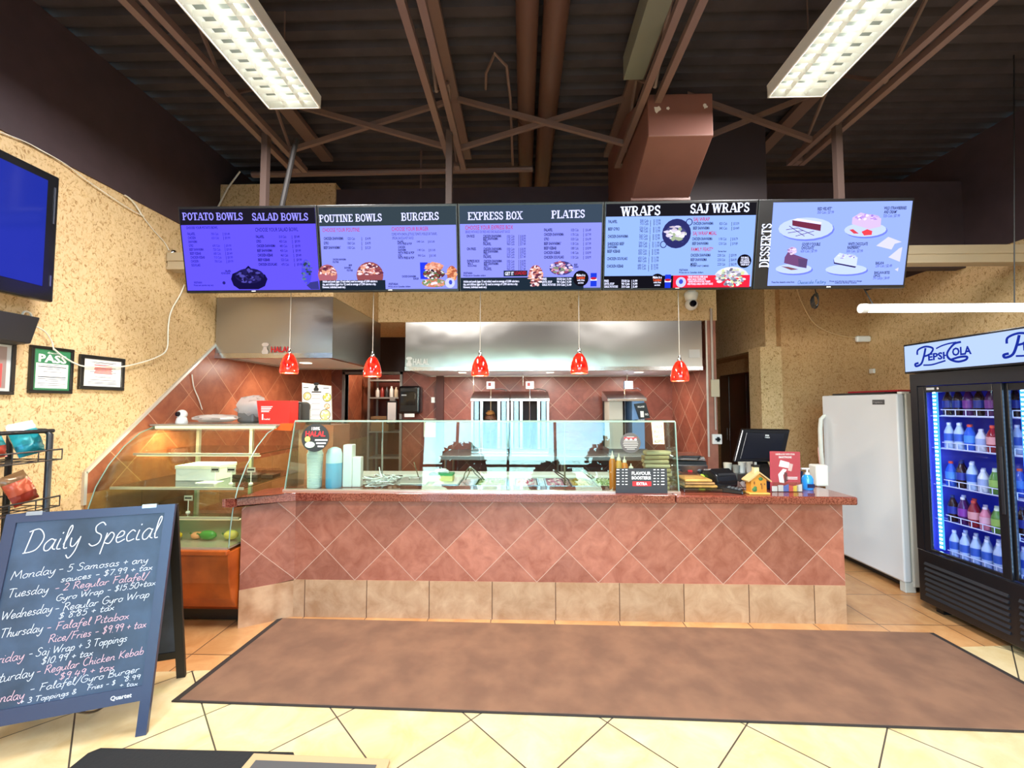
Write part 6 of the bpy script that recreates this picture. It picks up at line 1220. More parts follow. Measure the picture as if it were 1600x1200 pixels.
# framed certificates
def frame(y0, y1, z0, z1, bw, fm_, label, d=.022):
    t = thing('certificate_frame', label, 'picture frame', (XL, (y0+y1)/2, z0), 'framed certificates on the left wall'); X0 = XL+.002; q = MB()
    q.box(X0, X0+d, y0, y1, z0, z0+bw); q.box(X0, X0+d, y0, y1, z1-bw, z1); q.box(X0, X0+d, y0, y0+bw, z0+bw, z1-bw); q.box(X0, X0+d, y1-bw, y1, z0+bw, z1-bw); q.obj('frame', fm_, t, bevel=.003)
    return t, X0+d-.008
FB = mat('frame_black', '#14130f', .3); V1 = Vector((0, 1, 0))
t, xf = frame(2.625, 2.885, 1.705, 2.018, .02, FB, 'black frame with a green and white pass certificate'); MB().box(XL+.002, xf, 2.64, 2.87, 1.72, 2.0).obj('green_mount', mat('pass_green', '#2f7a50', .5), t)
def rq(q, x, y0, y1, z0, z1): return q.poly([(x, y0, z0), (x, y1, z0), (x, y1, z1), (x, y0, z1)])
q = MB(); rq(q, xf+.001, 2.658, 2.852, 1.74, 1.905); pap = q.obj('paper', PAPER, t)
q = MB(); q.text('PASS', (xf+.0015, 2.755, 1.915), V1, VZ, .048, .17, 'C', .035); q.text('dinesafe', (xf+.0015, 2.755, 1.972), V1, VZ, .013, .07, 'C', .01); q.obj('white_lettering', WINK, t)
q = MB()
for i, (wd_, z) in enumerate(((.12, 1.893), (.17, 1.88), (.09, 1.868), (.11, 1.848), (.17, 1.812), (.17, 1.8), (.08, 1.788), (.17, 1.77), (.14, 1.757))): rq(q, xf+.0018, 2.755-wd_/2, 2.755+wd_/2, z, z+(.0055 if i in (1, 4) else .003))
q.obj('fine_print', mat('print_grey', '#3a3a40', .7), pap)
q = MB(); rq(q, xf+.0015, 2.64, 2.87, 1.722, 1.73); q.obj('bottom_band', mat('pass_green_dark', '#1f5a3a', .5), t)
t, xf = frame(2.93, 3.268, 1.74, 1.994, .027, FB, 'black frame with a red smudged licence, right of the pass certificate'); pap = MB().box(XL+.002, xf, 2.955, 3.24, 1.765, 1.97).obj('paper', PAPER, t)
q = MB(); 
for z, wd_ in ((1.945, .2), (1.938, .15), (1.905, .19), (1.872, .2), (1.835, .12), (1.812, .2), (1.795, .22), (1.785, .22)): rq(q, xf+.0012, 3.1-wd_/2, 3.1+wd_/2, z, z+.003)
q.obj('fine_print', mat('print_grey', ''), pap); q = MB()
for i in range(7): rq(q, xf+.0016, 3.03+.005*(i % 3), 3.17-.008*(i % 2), 1.862+.01*i, 1.868+.01*i)
q.obj('red_scribble', mat('soft_red', '#d84a48', .7), pap)
t, xf = frame(2.22, 2.545, 1.69, 2.02, .022, FB, 'black frame at the far left, under the black box'); MB().box(XL+.002, xf, 2.24, 2.525, 1.71, 2.0).obj('silver_mount', mat('silver_mount', '#b8bcbc', .4), t)
q = MB(); rq(q, xf+.001, 2.26, 2.5, 1.73, 1.985); q.obj('print_backdrop', mat('dull_pink', '#8f7a74', .6), t); q = MB(); c = Vector((xf+.0015, 2.36, 1.86)); q.disc(c, V1, VZ, .09, ry=.11); q.obj('oval_print', mat('pale_lilac', '#c9cfe6', .6), t); q = MB(); rq(q, xf+.0016, 2.46, 2.48, 1.735, 1.88); q.obj('red_strip', mat('soft_red', ''), t)
# cables on the wall
def wcable(pts, lb, r=.006, m=None, X=XL+.008, name='wall_cable'):
    P3 = [atX(px, py, X) for px, py in pts]; sm = []
    for i in range(len(P3)-1):
        a, b_, c, d_ = P3[max(i-1, 0)], P3[i], P3[i+1], P3[min(i+2, len(P3)-1)]
        for k in range(4):
            t_ = k/4; sm.append(.5*((2*b_)+(c-a)*t_+(2*a-5*b_+4*c-d_)*t_*t_+(3*b_-a-3*c+d_)*t_**3))
    sm.append(P3[-1]); return tag(MB().tube(sm, r, 6).obj(name, m or CABLEW, smooth=60), lb, 'cable')
wcable([(288, 445), (282, 460), (268, 485), (263, 510), (261, 545), (245, 558), (215, 568), (188, 573), (150, 573), (125, 571), (100, 558), (84, 545)], 'white cable drooping across the stucco and over the framed certificates', .0055, X=XL+.032)
wcable([(52, 508), (70, 518), (80, 532), (83, 542), (84, 547)], 'thin cable from the black box to the pass certificate', .004, X=XL+.03)
wcable([(33, 496), (38, 487), (47, 489), (50, 496)], 'white plug lead looping over the black box', .006, X=XL+.03)
XU = XL+.02
wcable([(0, 206), (40, 222), (70, 238), (90, 249), (110, 262), (140, 285), (200, 325), (225, 338)], 'thin wire stapled along the brown upper wall', .004, X=XU)
wcable([(195, 305), (205, 312), (215, 325), (222, 337)], 'short white wire end sticking out of the brown wall', .006, X=XU)
wcable([(222, 337), (240, 360), (258, 380), (266, 396)], 'thin wire running down the stucco to the shutter bracket', .004)
wcable([(300, 585), (303, 605), (310, 622), (316, 640)], 'white cord hanging on the red tiles above the display case', .005, X=XL+.022)
p = atX(268, 396, XL+.03); tag(MB().lump((XL+.04, p.y, p.z), .035, 5, .1).obj('wall_sensor', mat('chrome', ''), smooth=60), 'small metal bracket knob on the wall above the shutter rail end', 'bracket')
a, b_ = atY(375, 268, 4.23), atY(340, 325, 4.2); tag(MB().tube([a, a.lerp(b_, .5)+Vector((-.01, 0, .02)), b_], .008, 6).obj('loose_white_cable', CABLEW, smooth=50), 'loose white cable hanging in front of the stucco box above the left hood', 'cable')
# snack rack
RK = mat('rack_black', '#16181c', .35); t = thing('snack_rack', 'black wire snack rack against the left wall', 'rack', (-2.98, 2.0, 0))
for y in (1.5, 2.49): 
    MB().tube([(-3.12, y, 0), (-3.12, y, 1.44), (-3.1, y, 1.47), (-2.9, y, 1.47), (-2.87, y, 1.45), (-2.87, y, 0)], .016, 10).obj('end_frame', RK, t, smooth=50)
MB().tube([(-2.885, 1.5, 1.47), (-2.885, 2.52, 1.47)], .012, 8).obj('top_bar', RK, t, smooth=50)
for z in (1.3, 1.02, .7):
    q = MB()
    for x in (-3.12, -2.8): q.tube([(x, 1.5, z+.06), (x, 2.5, z+.06)], .005, 6); q.tube([(x, 1.5, z), (x, 2.5, z)], .004, 6)
    for k in range(9): y = 1.5+k*.125; q.tube([(-3.12, y, z+.06), (-3.12, y, z), (-2.8, y, z), (-2.8, y, z+.06)], .0035, 5)
    for k in range(1, 4): x = -3.12+.08*k; q.tube([(x, 1.5, z), (x, 2.5, z)], .003, 5)
    q.obj('wire_basket', RK, t)
def crisp(y, z, c1, c2, c3, lb, rot=.3, s=1):
    t = thing('crisp_bag', lb, 'crisp bag', (-2.96, y, z), 'crisp bags on the wire rack'); X = Matrix.Translation((-2.96, y, z+.15*s)) @ Matrix.Rotation(rot, 4, 'X') @ Matrix.Rotation(-.25, 4, 'Y') @ Matrix.Scale(s, 4)
    q = MB(X=X); n1, n2 = 10, 12; vs, fs = [], []; rnd = random.Random(int(y*100))
    for side in (1, -1):
        b0 = len(vs)
        for i in range(n2+1):
            for j in range(n1+1):
                u_, v_ = j/n1*2-1, i/n2*2-1; d = .055*(1-u_**4)*(1-v_**4)*(1+rnd.uniform(-.25, .25)); vs.append((side*d, u_*.09, v_*.13))
        for i in range(n2):
            for j in range(n1): a = b0+i*(n1+1)+j; fs.append((a, a+1, a+n1+2, a+n1+1))
    b0 = 0
    for i, f in enumerate(fs):
        row = (i // n1) % n2; q.m = 0 if row < 4 else (1 if row < 9 else 2); q.f.append([len(q.v)+k for k in f]); q.mi.append(q.m)
    q.v += [X @ Vector(p) for p in vs]
    q.obj('foil_bag', [mat('foil_'+c, c, .25, .2) for c in (c1, c2, c3)], t, smooth=60)
crisp(2.44, 1.31, '#1c7f92', '#2aa0ae', '#e9e4d4', 'teal and white crisp bag at the right of the upper basket', .2, .78); crisp(2.26, 1.31, '#a03a2a', '#3aa8b0', '#e6e0d0', 'teal crisp bag with brown corner left in the upper basket', .1, .75); crisp(2.08, 1.31, '#8a5a2a', '#c07a3a', '#e0c090', 'brown crisp bag at the far left of the upper basket', .05, .75)
crisp(2.42, 1.03, '#8a2f22', '#b5543a', '#7a5a3a', 'red brown crisp bag at the right of the lower basket', .3, .72); crisp(2.24, 1.03, '#c8402e', '#e6d8c0', '#8a2f22', 'red and cream crisp bag in the lower basket', .15, .72); crisp(2.06, 1.03, '#a87838', '#c89a50', '#7a2f22', 'golden crisp bag at the far left of the lower basket', .1, .72)

# ================================================================== CHALKBOARD
tr, tl, br = Vector((-1.945, 2.335, 1.075)), Vector((-2.61, 2.09, 1.075)), Vector((-1.955, 2.075, 0))
hd = (tl-tr).normalized(); fwd = Vector((hd.y, -hd.x, 0)); fwd = fwd if fwd.y < 0 else -fwd
BWID = (tl-tr).length; spread = .235
br = tr+fwd*spread; br.z = 0; bl_ = br+hd*BWID
DV = (br-tr).normalized(); BN = hd.cross(DV); BN = BN if BN.y < 0 else -BN
t = thing('chalkboard_sign', 'black A-frame chalkboard listing daily specials in chalk', 'sandwich board', tr.lerp(bl_, .5)*1.0); t.location.z = 0; WT[t.name].z = 0
LEN = (br-tr).length
def cb(u_, v_, d=0): return tr+hd*(u_*BWID)+DV*(v_*LEN)+BN*d
FRM = mat('board_frame', '#353d57', .35); SLATE = bpy.data.materials.new('slate'); SLATE.use_nodes = True; nt = SLATE.node_tree; b = nt.nodes['Principled BSDF']; nz = nt.nodes.new('ShaderNodeTexNoise'); nz.inputs['Scale'].default_value = 5; nz.inputs['Detail'].default_value = 5
cr = nt.nodes.new('ShaderNodeValToRGB'); cr.color_ramp.elements[0].color = lin('#2b3748'); cr.color_ramp.elements[1].color = lin('#465872'); cr.color_ramp.elements[0].position = .35; cr.color_ramp.elements[1].position = .75  # bluish window reflection put into the slate and frame colours
nt.links.new(nt.nodes.new('ShaderNodeTexCoord').outputs['Object'], nz.inputs['Vector']); nt.links.new(nz.outputs['Fac'], cr.inputs[0]); nt.links.new(cr.outputs[0], b.inputs['Base Color']); b.inputs['Roughness'].default_value = .45
def bbar(u0, u1, v0, v1, d0, d1): return MB().hexa([cb(u0, v0, d0), cb(u1, v0, d0), cb(u1, v1, d0), cb(u0, v1, d0), cb(u0, v0, d1), cb(u1, v0, d1), cb(u1, v1, d1), cb(u0, v1, d1)])
fw_ = .062
bbar(0, fw_, 0, 1, -.018, .006).obj('side_post', FRM, t); bbar(1-fw_, 1, 0, 1, -.018, .006).obj('side_post', FRM, t)
bbar(fw_, 1-fw_, 0, .04, -.018, .006).obj('top_rail', FRM, t); bbar(fw_, 1-fw_, .80, .86, -.018, .006).obj('bottom_rail', FRM, t); SLP = bbar(fw_, 1-fw_, .04, .80, -.012, -.002).obj('slate_panel', SLATE, t)
# rear frame
rb = tr-fwd*.21; rb.z = 0
RV = (rb-tr).normalized(); RN = hd.cross(RV); RN = -RN if RN.y < 0 else RN
def rc(u_, v_, d): return tr+hd*(u_*BWID)+RV*(v_*(rb-tr).length)+RN*d+(-fwd)*.012
def rbar(u0, u1, v0, v1, d0, d1): return MB().hexa([rc(u0, v0, d0), rc(u1, v0, d0), rc(u1, v1, d0), rc(u0, v1, d0), rc(u0, v0, d1), rc(u1, v0, d1), rc(u1, v1, d1), rc(u0, v1, d1)])
RF = mat('board_black', '#1b1714', .5)
for u0, u1 in ((0, fw_), (1-fw_, 1)): rbar(u0, u1, .01, 1, .004, .024).obj('rear_post', RF, t)
rbar(fw_, 1-fw_, .84, .88, .004, .024).obj('rear_rail', RF, t); rbar(fw_, 1-fw_, .02, .84, .008, .016).obj('rear_panel', SLATE, t)
for u0 in (.12, .8): bbar(u0, u0+.09, -.006, .012, -.01, .009).obj('hinge', mat('hinge_steel', '#aeb2b8', .3, .9), t)
ch = MB(); ca_, cb2 = cb(.42, .86, -.01), rc(.35, .84, .01)
for k in range(15):
    f = k/14; p = ca_.lerp(cb2, f); p.z -= .11*math.sin(math.pi*f); f2 = (k+1)/14; q2 = ca_.lerp(cb2, f2); q2.z -= .11*math.sin(math.pi*min(f2, 1)); ch.tube([p, q2], .006, 5)
ch.obj('safety_chain', mat('chain_dark', '#4a4540', .4, .6), t)
q = MB(); 
def chalk(s, p0, p1, h, wd_, mb): 
    d = .0005
    o = hit(*p0, cb(0, 0, d), BN); e = hit(*p1, cb(0, 0, d), BN); hand(mb, s, o, e, -DV, h, wd_, BN)
CW, CP = MB(), MB()
chalk('Daily Special', (32, 866), (246, 841), .115, .0048, CW)
H1, H2, H3 = .042, .036, .03
for s, p0, p1, mb, h in (('Monday', (15, 907), (86, 896), CW, H1), ('- 5 Samosas + any', (90, 895), (231, 879), CW, H2), ('sauces - $7.99 + tax', (94, 910), (238, 890), CW, H3),
    ('Tuesday', (10, 935), (75, 926), CW, H1), ('- 2 Regular Falafel/', (84, 925), (231, 905), CP, H2), ('Gyro Wrap - $15.50+tax', (86, 940), (243, 914), CW, H3),
    ('Wednesday', (0, 970), (81, 956), CW, H1), ('- Regular Gyro Wrap', (84, 957), (233, 933), CW, H2), ('$ 8.85 + tax', (90, 968), (178, 953), CW, H3),
    ('Thursday', (-2, 998), (66, 987), CW, H1), ('- Falafel Pitabox', (71, 987), (201, 967), CP, H2), ('Rice/Fries - $9.99 + tax', (74, 1005), (228, 980), CP, H2),
    ('Friday', (-18, 1040), (37, 1030), CP, H1), ('- Saj Wrap + 3 Toppings', (43, 1028), (198, 1002), CW, H2), ('$10.99 + tax', (63, 1039), (145, 1024), CW, H3),
    ('Saturday', (-26, 1071), (52, 1057), CW, H1), ('- Regular Chicken Kebab', (55, 1056), (224, 1022), CP, H2), ('$9.49 + tax', (91, 1063), (178, 1046), CP, H3),
    ('Sunday', (-22, 1101), (37, 1092), CP, H1), ('- Falafel/Gyro Burger', (45, 1083), (217, 1050), CW, .032), ('Fries - $', (135, 1079), (180, 1070), CW, .022), ('8.99', (194, 1065), (219, 1061), CW, .022), ('+ 3 Toppings &', (30, 1101), (119, 1084), CW, .023), ('+ tax', (186, 1074), (215, 1071), CW, .02)):
    chalk(s, p0, p1, h, .0028, mb)
CW.blocks('chalk_lettering', mat('chalk_white', '#d3d6de', .9), SLP); CP.blocks('pink_chalk_lettering', mat('chalk_pink', '#dcb4bd', .9), SLP)
q = MB(); o = hit(172, 1095, cb(0, 0, .0068), BN); q.text('Quartet', o, -hd, -DV, .018, .085, 'L', .02); q.obj('maker_lettering', WINK, t)

# ================================================================== MATS
MATM = mat('mat_brown', '#7e5c46', .95, noise=.3, nscale=5, color2='#6c4e3c', bump=.3)
def fmat(name, pts, m, lb, z=.012, rim=None, inset=.03):
    c = sum((Vector((*p, 0)) for p in pts), Vector())/len(pts); t = thing(name, lb, 'floor mat', c)
    P_ = [Vector((*p, 0)) for p in pts]; q = MB(); k = len(P_); inn = [p+(c-p).normalized()*inset*1.4 for p in P_]
    MB().prism([p+VZ*.001 for p in P_], (0, 0, z*.6)).obj('rubber_border', rim, t, bevel=.002); MB().prism([p+VZ*.001 for p in inn], (0, 0, z)).obj('pile', m, t, bevel=.003); return t
fmat('floor_mat', [(-1.93, 2.337), (2.95, 2.225), (2.92, 3.155), (-1.864, 3.236)], MATM, 'long brown floor mat in front of the counter', rim=mat('mat_rubber', '#2a211d', .8))
fmat('floor_mat', [(-2.03, 1.3), (-1.06, 1.3), (-1.05, 1.99), (-1.075, 2.02), (-2.0, 2.02), (-2.03, 1.99)], mat('mat_black', '#1c1d1e', .95, bump=.3, nscale=60), 'small black floor mat at the bottom edge, beside the chalkboard', rim=mat('mat_rubber_black', '#141414', .8), inset=.012)
t = thing('wooden_board', 'pale framed grey panel at the bottom edge, overlapping the black mat', 'panel', (-.95, 1.6, .02)); MB().prism([(-1.28, 1.25, .016), (-.6, 1.25, .016), (-.6, 1.96, .016), (-1.235, 1.975, .016)], (0, 0, .02)).obj('frame', mat('pale_wood_frame', '#b39a72', .6), t, bevel=.003); MB().prism([(-1.22, 1.3, .036), (-.65, 1.3, .036), (-.65, 1.925, .036), (-1.2, 1.935, .036)], (0, 0, .002)).obj('grey_panel', mat('panel_grey', '#4a4a4c', .7), t)

# ================================================================== FRIDGE
t = thing('white_fridge', 'tall white upright freezer beside the drinks cooler', 'fridge', (3.65, 4.25, 0)); FW = mat('fridge_white', '#e4e6ea', .35); fy0, fy1 = 3.8, 4.74
MB().box(3.375, 4.05, fy0, fy1, .05, 1.73).obj('cabinet_body', mat('fridge_side', '#cfd2cc', .4), t, bevel=.008)
fdoor = MB().box(3.3, 3.362, fy0+.004, fy1-.004, .09, 1.725).obj('door', FW, t, bevel=.012, seg=3)
MB().box(3.362, 3.375, fy0+.015, fy1-.015, .1, 1.71).obj('door_gasket', mat('gasket_grey', '#a7aba6', .6), t)
hp = [(3.298, 4.7, 1.51), (3.25, 4.69, 1.47), (3.235, 4.685, 1.36), (3.235, 4.685, 1.12), (3.25, 4.69, .95), (3.298, 4.7, .9)]
MB().tube(hp, [.02, .02, .022, .022, .02, .02], 10).obj('door_handle', mat('handle_cream', '#dedbd0', .35), fdoor, smooth=60)
q = MB(); q.box(3.296, 3.3, 3.93, 4.06, 1.63, 1.675); fb = q.obj('badge', mat('badge_dark', '#5c5c5e', .3, .6), fdoor); q = MB(); q.text('Frigidaire', (3.2955, 4.05, 1.646), (0, -1, 0), VZ, .014, .1); q.obj('badge_lettering', mat('badge_grey', ''), t)
MB().box(3.4, 3.98, fy0+.03, fy1-.03, .01, .05).obj('plinth', BLACK, t)
MB().box(3.31, 3.4, fy0+.01, fy0+.07, .0, .09).obj('foot', mat('fridge_side', ''), t, bevel=.006); MB().box(3.345, 3.41, fy0+.004, fy0+.05, 1.725, 1.745).obj('hinge', WHITE, t)
t = thing('red_tray', 'red plastic tray lying on top of the white freezer', 'tray', (3.6, 4.2, 1.745)); MB().box(3.4, 3.85, 3.9, 4.5, 1.747, 1.765).obj('tray_base', mat('tray_red', '#b3202e', .4), t, bevel=.008)
tag(MB().box(3.36, 3.8, 4.0, 4.66, 1.731, 1.746).obj('dark_tray', mat('tray_dark', '#33302f', .5), bevel=.004), 'dark flat tray under the red tray on the freezer', 'tray')

# ================================================================== DRINKS COOLER
t = thing('drinks_cooler', 'tall black double door drinks cooler with a lit script sign on top', 'drinks cooler', (3.58, 2.9, 0)); KX0, KX1, KY0, KY1 = 3.2, 3.96, 2.29, 3.56; CK = mat('cooler_black', '#121318', .3)
CIN = mat('cooler_lining', '#5a60d8', .4)
q = MB(); q.box(KX0+.05, KX1, KY0, KY0+.05, .06, 1.88); q.box(KX0+.05, KX1, KY1-.05, KY1, .06, 1.88); q.box(KX1-.05, KX1, KY0+.05, KY1-.05, .06, 1.88); q.box(KX0+.05, KX1-.05, KY0+.05, KY1-.05, 1.82, 1.88); q.box(KX0+.05, KX1-.05, KY0+.05, KY1-.05, .06, .45); q.obj('cabinet_body', CK, t)
q = MB(); q.box(KX1-.06, KX1-.052, KY0+.055, KY1-.055, .452, 1.818); q.box(KX0+.08, KX1-.06, KY0+.051, KY0+.057, .452, 1.818); q.box(KX0+.08, KX1-.06, KY1-.057, KY1-.051, .452, 1.818); q.box(KX0+.08, KX1-.06, KY0+.057, KY1-.057, .451, .457); q.box(KX0+.08, KX1-.06, KY0+.057, KY1-.057, 1.812, 1.818); q.obj('lining', CIN, t)
MB().box(KX0, KX0+.05, KY0, KY1, .06, .47).obj('front_grille_panel', CK, t, bevel=.006)
q = MB()
for i in range(7):
    z = .12+i*.04
    for y0_, y1_ in ((KY0+.06, 2.86), (2.92, KY1-.06)): q.hexa([(KX0-.012, y0_, z), (KX0+.002, y0_, z), (KX0+.002, y1_, z), (KX0-.012, y1_, z), (KX0-.004, y0_, z+.016), (KX0+.002, y0_, z+.022), (KX0+.002, y1_, z+.022), (KX0-.004, y1_, z+.016)])
q.obj('grille_slat', mat('grille_black', '#1d1f26', .4), t)
for y in (KY0+.1, KY1-.1): MB().box(KX0+.06, KX0+.12, y-.03, y+.03, 0, .06).obj('foot', BLACK, t)
q = MB(); q.box(KX0, KX0+.05, KY0, KY1, 1.78, 1.88); q.box(KX0, KX0+.05, KY1-.06, KY1, .47, 1.78); q.box(KX0, KX0+.05, KY0, KY0+.05, .47, 1.78); q.obj('front_frame', CK, t)
def cdoor(y0, y1, x0):
    d = MB(); d.box(x0, x0+.022, y0, y0+.055, .475, 1.775); d.box(x0, x0+.022, y1-.055, y1, .475, 1.775); d.box(x0, x0+.022, y0+.055, y1-.055, .475, .5); d.box(x0, x0+.022, y0+.055, y1-.055, 1.725, 1.775)
    do_ = d.obj('door', CK, t, bevel=.004); MB().box(x0+.008, x0+.014, y0+.055, y1-.055, .5, 1.725).obj('glass_pane', glass('cooler_glass', '#f0f4ff', .8, base=.03), do_); MB().box(x0-.008, x0, y0+.01, y0+.03, .9, 1.35).obj('door_handle', mat('grille_black', ''), do_, bevel=.003)
cdoor(2.9, 3.5, KX0+.003); cdoor(2.34, 2.94, KX0+.028)
q = MB(); q.box(KX0-.001, KX0+.003, 3.36, 3.42, 1.745, 1.762); q.obj('door_badge', mat('badge_grey', ''), t); q = MB(); q.disc((KX0+.0005, 3.33, 1.753), V1, VZ, .01, 12); q.obj('lock', CHROME, t)
# led strips, beads of light
LEDM = emis('led_bead', '#c8f4ff', 16); LEDS = emis('led_strip', '#3f8cff', 2.2)
for y in (3.435, 2.84):
    MB().box(KX0+.075, KX0+.082, y-.02, y+.02, .5, 1.76).obj('led_strip', LEDS, t); q = MB()
    for k in range(40): q.box(KX0+.068, KX0+.075, y-.008, y+.008, .51+k*.031, .522+k*.031)
    q.obj('led_beads', LEDM, t)
# header sign
MB().box(KX0-.03, KX0+.3, KY0-.01, KY1+.01, 1.885, 2.125).obj('sign_box', CK, t, bevel=.004)
MB().box(KX0-.036, KX0-.03, KY0+.005, KY1-.005, 1.9, 2.11).obj('sign_panel', emis('sign_face', '#b2c9f6', .85), t)
SB = emis('sign_blue', '#1c2f9c', .75)
def logo(y0):
    """script lettering of the cooler sign; runs towards -y"""
    q = MB(); X = KX0-.0372; W_ = .42; H_ = .15; nrm = Vector((-1, 0, 0)); yl = Vector((0, -1, 0))
    def P(a, b_): return Vector((X, y0-a*W_, 1.935+b_*H_))
    def st(pts, w_): q.ribbon([P(p.x, p.y) for p in spline(pts, 6)], w_, nrm)
    st([(.2, .92), (.16, .5), (.1, .12), (.0, .02), (-.02, .14), (.05, .18)], .017)
    st([(.03, .62), (.05, .88), (.2, 1.0), (.34, .85), (.28, .58), (.17, .5)], .015)
    q.text('EPSI', P(.24, .26), yl, (0, 0, 1), .05, .13, 'L', .04)
    st([(.14, .04), (.3, .02), (.46, .1), (.56, .16)], .012)
    st([(.4, .82), (.5, .92), (.62, .98), (.76, 1.0)], .011)
    st([(.84, .98), (.72, .92), (.6, .55), (.62, .25), (.76, .05), (.9, .1), (.92, .24), (.8, .26), (.66, .18)], .016)
    q.disc(P(.56, .42), yl, VZ, .006, 10)
    q.text('OLA', P(.68, .36), yl, (0, 0, 1), .055, .135, 'L', .04); q.obj('sign_lettering', SB, t)
logo(3.455); logo(2.83)
# shelves and bottles
SHZ = [1.545, 1.29, 1.0, .73, .462]; ordn = ['first', 'second', 'third', 'fourth', 'fifth', 'sixth']; shn = ['top', 'second', 'middle', 'fourth', 'bottom']
WIRE = mat('white_wire', '#dfe4ff', .4)
for k, z in enumerate(SHZ):
    if k < 4:
        q = MB()
        for x in [3.3+.07*i for i in range(9)]: q.tube([(x, KY0+.06, z-.006), (x, KY1-.06, z-.006)], .004, 5)
        q.obj('wire_shelf', WIRE, t)
    q = MB(); y = KY0+.1
    q.tube([(3.285, KY0+.06, z+.045), (3.285, KY1-.16, z+.045)], .0035, 5); q.tube([(3.285, KY0+.06, z), (3.285, KY1-.16, z)], .0035, 5)
    while y < KY1-.15: q.tube([(3.285, y, z), (3.285, y, z+.045)], .003, 5); y += .075
    q.obj('bottle_guide', WIRE, t)
def bproto(c, capc, labc, h, r):
    q = MB(); q.m = 0; q.lathe([(r*.85, 0), (r, .008), (r, h*.3)], n=14); q.m = 1; q.lathe([(r*1.01, h*.3), (r*1.01, h*.58)], n=14, cap=False); q.m = 0; q.lathe([(r, h*.58), (r*.95, h*.66), (r*.45, h*.86), (r*.36, h*.92)], n=14); q.m = 2; q.lathe([(r*.42, h*.91), (r*.42, h)], n=12)
    o = q.obj('drink_bottle', [mat('drink_'+c, c, .15), mat('drinklab_'+labc, labc, .4), mat('drinkcap_'+capc, capc, .4)], smooth=50); return o
KIND = {'cola': ('#2a1210', '#24306a', '#2a3a9a', .2, .031), 'purple': ('#4a1a5a', '#e8e8f0', '#8a3aa0', .2, .031), 'blue': ('#2a5ac8', '#e0503a', '#4a90e0', .19, .033), 'red': ('#8a1c2a', '#d84a3a', '#e0a0a0', .19, .033), 'clear': ('#b8cce8', '#e8f0ff', '#3a62c0', .2, .03), 'green': ('#5a8a3a', '#d8e8d0', '#9ac060', .17, .031), 'orange': ('#d07a2a', '#e8d0a0', '#f0b060', .17, .031), 'white': ('#d8dce8', '#e8ecff', '#a0b0d8', .16, .03), 'pink': ('#d07a90', '#f0e0e8', '#e8b0c0', .16, .031)}
ROWS = [['cola', 'cola', 'purple', 'cola', 'purple', 'red'], ['clear', 'clear', 'blue', 'white', 'red', 'red'], ['blue', 'cola', 'clear', 'white', 'green', 'white'], ['cola', 'purple', 'red', 'pink', 'green', 'orange'], ['clear', 'clear', 'clear', 'clear', 'clear', 'clear']]
PR = {}
for k, z in enumerate(SHZ):
    for d in range(2):
        for i in range(6):
            kd = ROWS[k][(i+d) % 6]; y, x = 3.385-i*.076, 3.325+d*.085
            nm_ = '%s drink bottle, %s from the left, %s row, %s cooler shelf' % (kd, ordn[i], 'front' if d == 0 else 'second', shn[k])
            if kd not in PR: o = PR[kd] = bproto(*KIND[kd])
            else: o = PR[kd].copy(); COL.objects.link(o)
            o.location = (x, y, z); tag(o, nm_, 'bottle', 'bottles in the drinks cooler')
    for i in range(3):
        kd = ROWS[k][(i+3) % 6]; o = PR[kd].copy(); COL.objects.link(o); o.location = (3.34, 2.77-i*.09, z); tag(o, '%s drink bottle, %s behind the right cooler door, %s shelf' % (kd, ordn[i], shn[k]), 'bottle', 'bottles in the drinks cooler')

# ================================================================== RIGHT SIDE FITTINGS
# conduits and socket on the partition end
YE_ = 5.592
for a in ((1112, 457, 497, 615), (1117, 615, 700, 690)):
    pass
q = MB(); x = atY(1112, 550, YE_).x
tag(MB().tube([(x, 5.58, 2.9), (x, 5.58, 1.95)], .016, 8).obj('wall_conduit', mat('conduit_grey', '#b5aaa0', .45), smooth=50), 'grey conduit running down the partition end to the junction plate', 'conduit')
x2 = atY(1117, 640, YE_).x
tag(MB().tube([(x2, 5.58, 1.74), (x2, 5.58, 1.3)], .012, 8).obj('wall_conduit', mat('conduit_grey', ''), smooth=50), 'thinner lower conduit between the junction plate and the socket', 'conduit')
p = atY(1117, 612, YE_); tag(MB().box(p.x-.055, p.x+.055, 5.57, 5.598, 1.73, 1.96).obj('junction_plate', mat('plate_cream', '#c9bba0', .5), bevel=.005), 'cream junction plate on the partition end', 'plate')
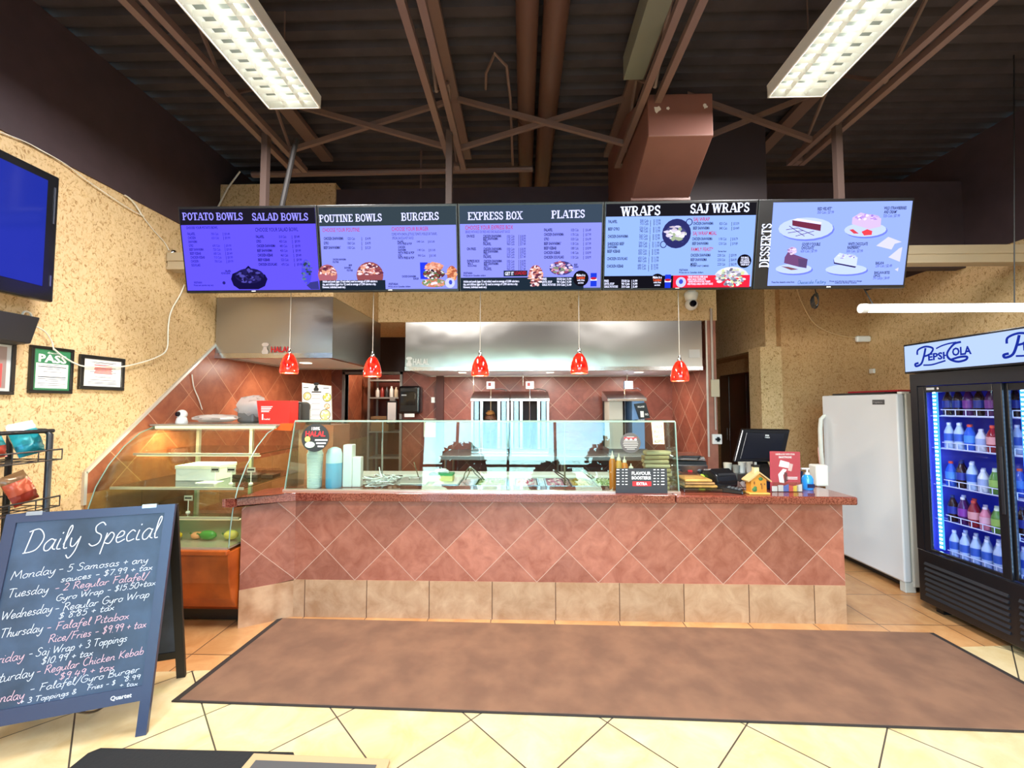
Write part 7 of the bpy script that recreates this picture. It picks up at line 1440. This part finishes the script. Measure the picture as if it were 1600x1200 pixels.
p = atY(1119, 686, YE_); t = thing('wall_socket', 'white socket box with a dark plug on the partition end', 'socket', (p.x, 5.58, p.z)); MB().box(p.x-.06, p.x+.06, 5.55, 5.598, p.z-.065, p.z+.065).obj('box', WHITE, t, bevel=.01)
q = MB(); q.box(p.x-.03, p.x+.03, 5.535, 5.55, p.z-.012, p.z+.012); q.box(p.x-.01, p.x+.02, 5.535, 5.55, p.z-.03, p.z+.03); q.obj('plug', mat('plug_dark', '#2a3138', .4), t)
# sensor and cable on the corridor wall
YW = 5.49
def ycable(pts, lb, r=.007):
    P3 = [atY(px, py, YW) for px, py in pts]; sm = []
    for i in range(len(P3)-1):
        a, b_, c, d_ = P3[max(i-1, 0)], P3[i], P3[i+1], P3[min(i+2, len(P3)-1)]
        for k in range(4):
            t_ = k/4; sm.append(.5*((2*b_)+(c-a)*t_+(2*a-5*b_+4*c-d_)*t_*t_+(3*b_-a-3*c+d_)*t_**3))
    sm.append(P3[-1]); return tag(MB().tube(sm, r, 6).obj('sensor_cable', mat('cable_tan', '#d9b98a', .5), smooth=60), lb, 'cable')
ycable([(1243, 440), (1247, 458), (1256, 480), (1270, 503), (1290, 517), (1320, 526), (1340, 527)], 'tan cable hanging down the corridor wall to the white sensor', .008)
p = atY(1347, 530, 5.48); tag(MB().box(p.x-.09, p.x+.09, 5.44, 5.498, p.z-.04, p.z+.04).obj('wall_sensor', WHITE, bevel=.025, seg=4), 'white oval sensor on the corridor wall above the freezer', 'sensor')
a = atX(1362, 580, XR-.01); tag(MB().box(XR-.03, XR-.002, a.y-.05, a.y+.02, a.z-.03, a.z+.03).obj('corner_clip', WHITE, bevel=.006), 'small white clip on the wall corner above the freezer', 'clip')
p = atY(1275, 462, 3.12); t = thing('cable_bundle', 'black coiled cable bundle hanging under the desserts screen', 'cable', (p.x, 3.12, p.z-.06))
for i in range(4): q = MB(); q.tube([(p.x+.018*math.sin(a*.63)*(1+.2*i), 3.12+.006*i, p.z-.025+.05*math.cos(a*.63)-.006*i) for a in range(10)], .0035, 5); q.obj('coil', CABLEB, t)
MB().tube([(p.x, 3.12, p.z+.02), (p.x, 3.18, 2.72)], .004, 5).obj('lead', CABLEB, t)
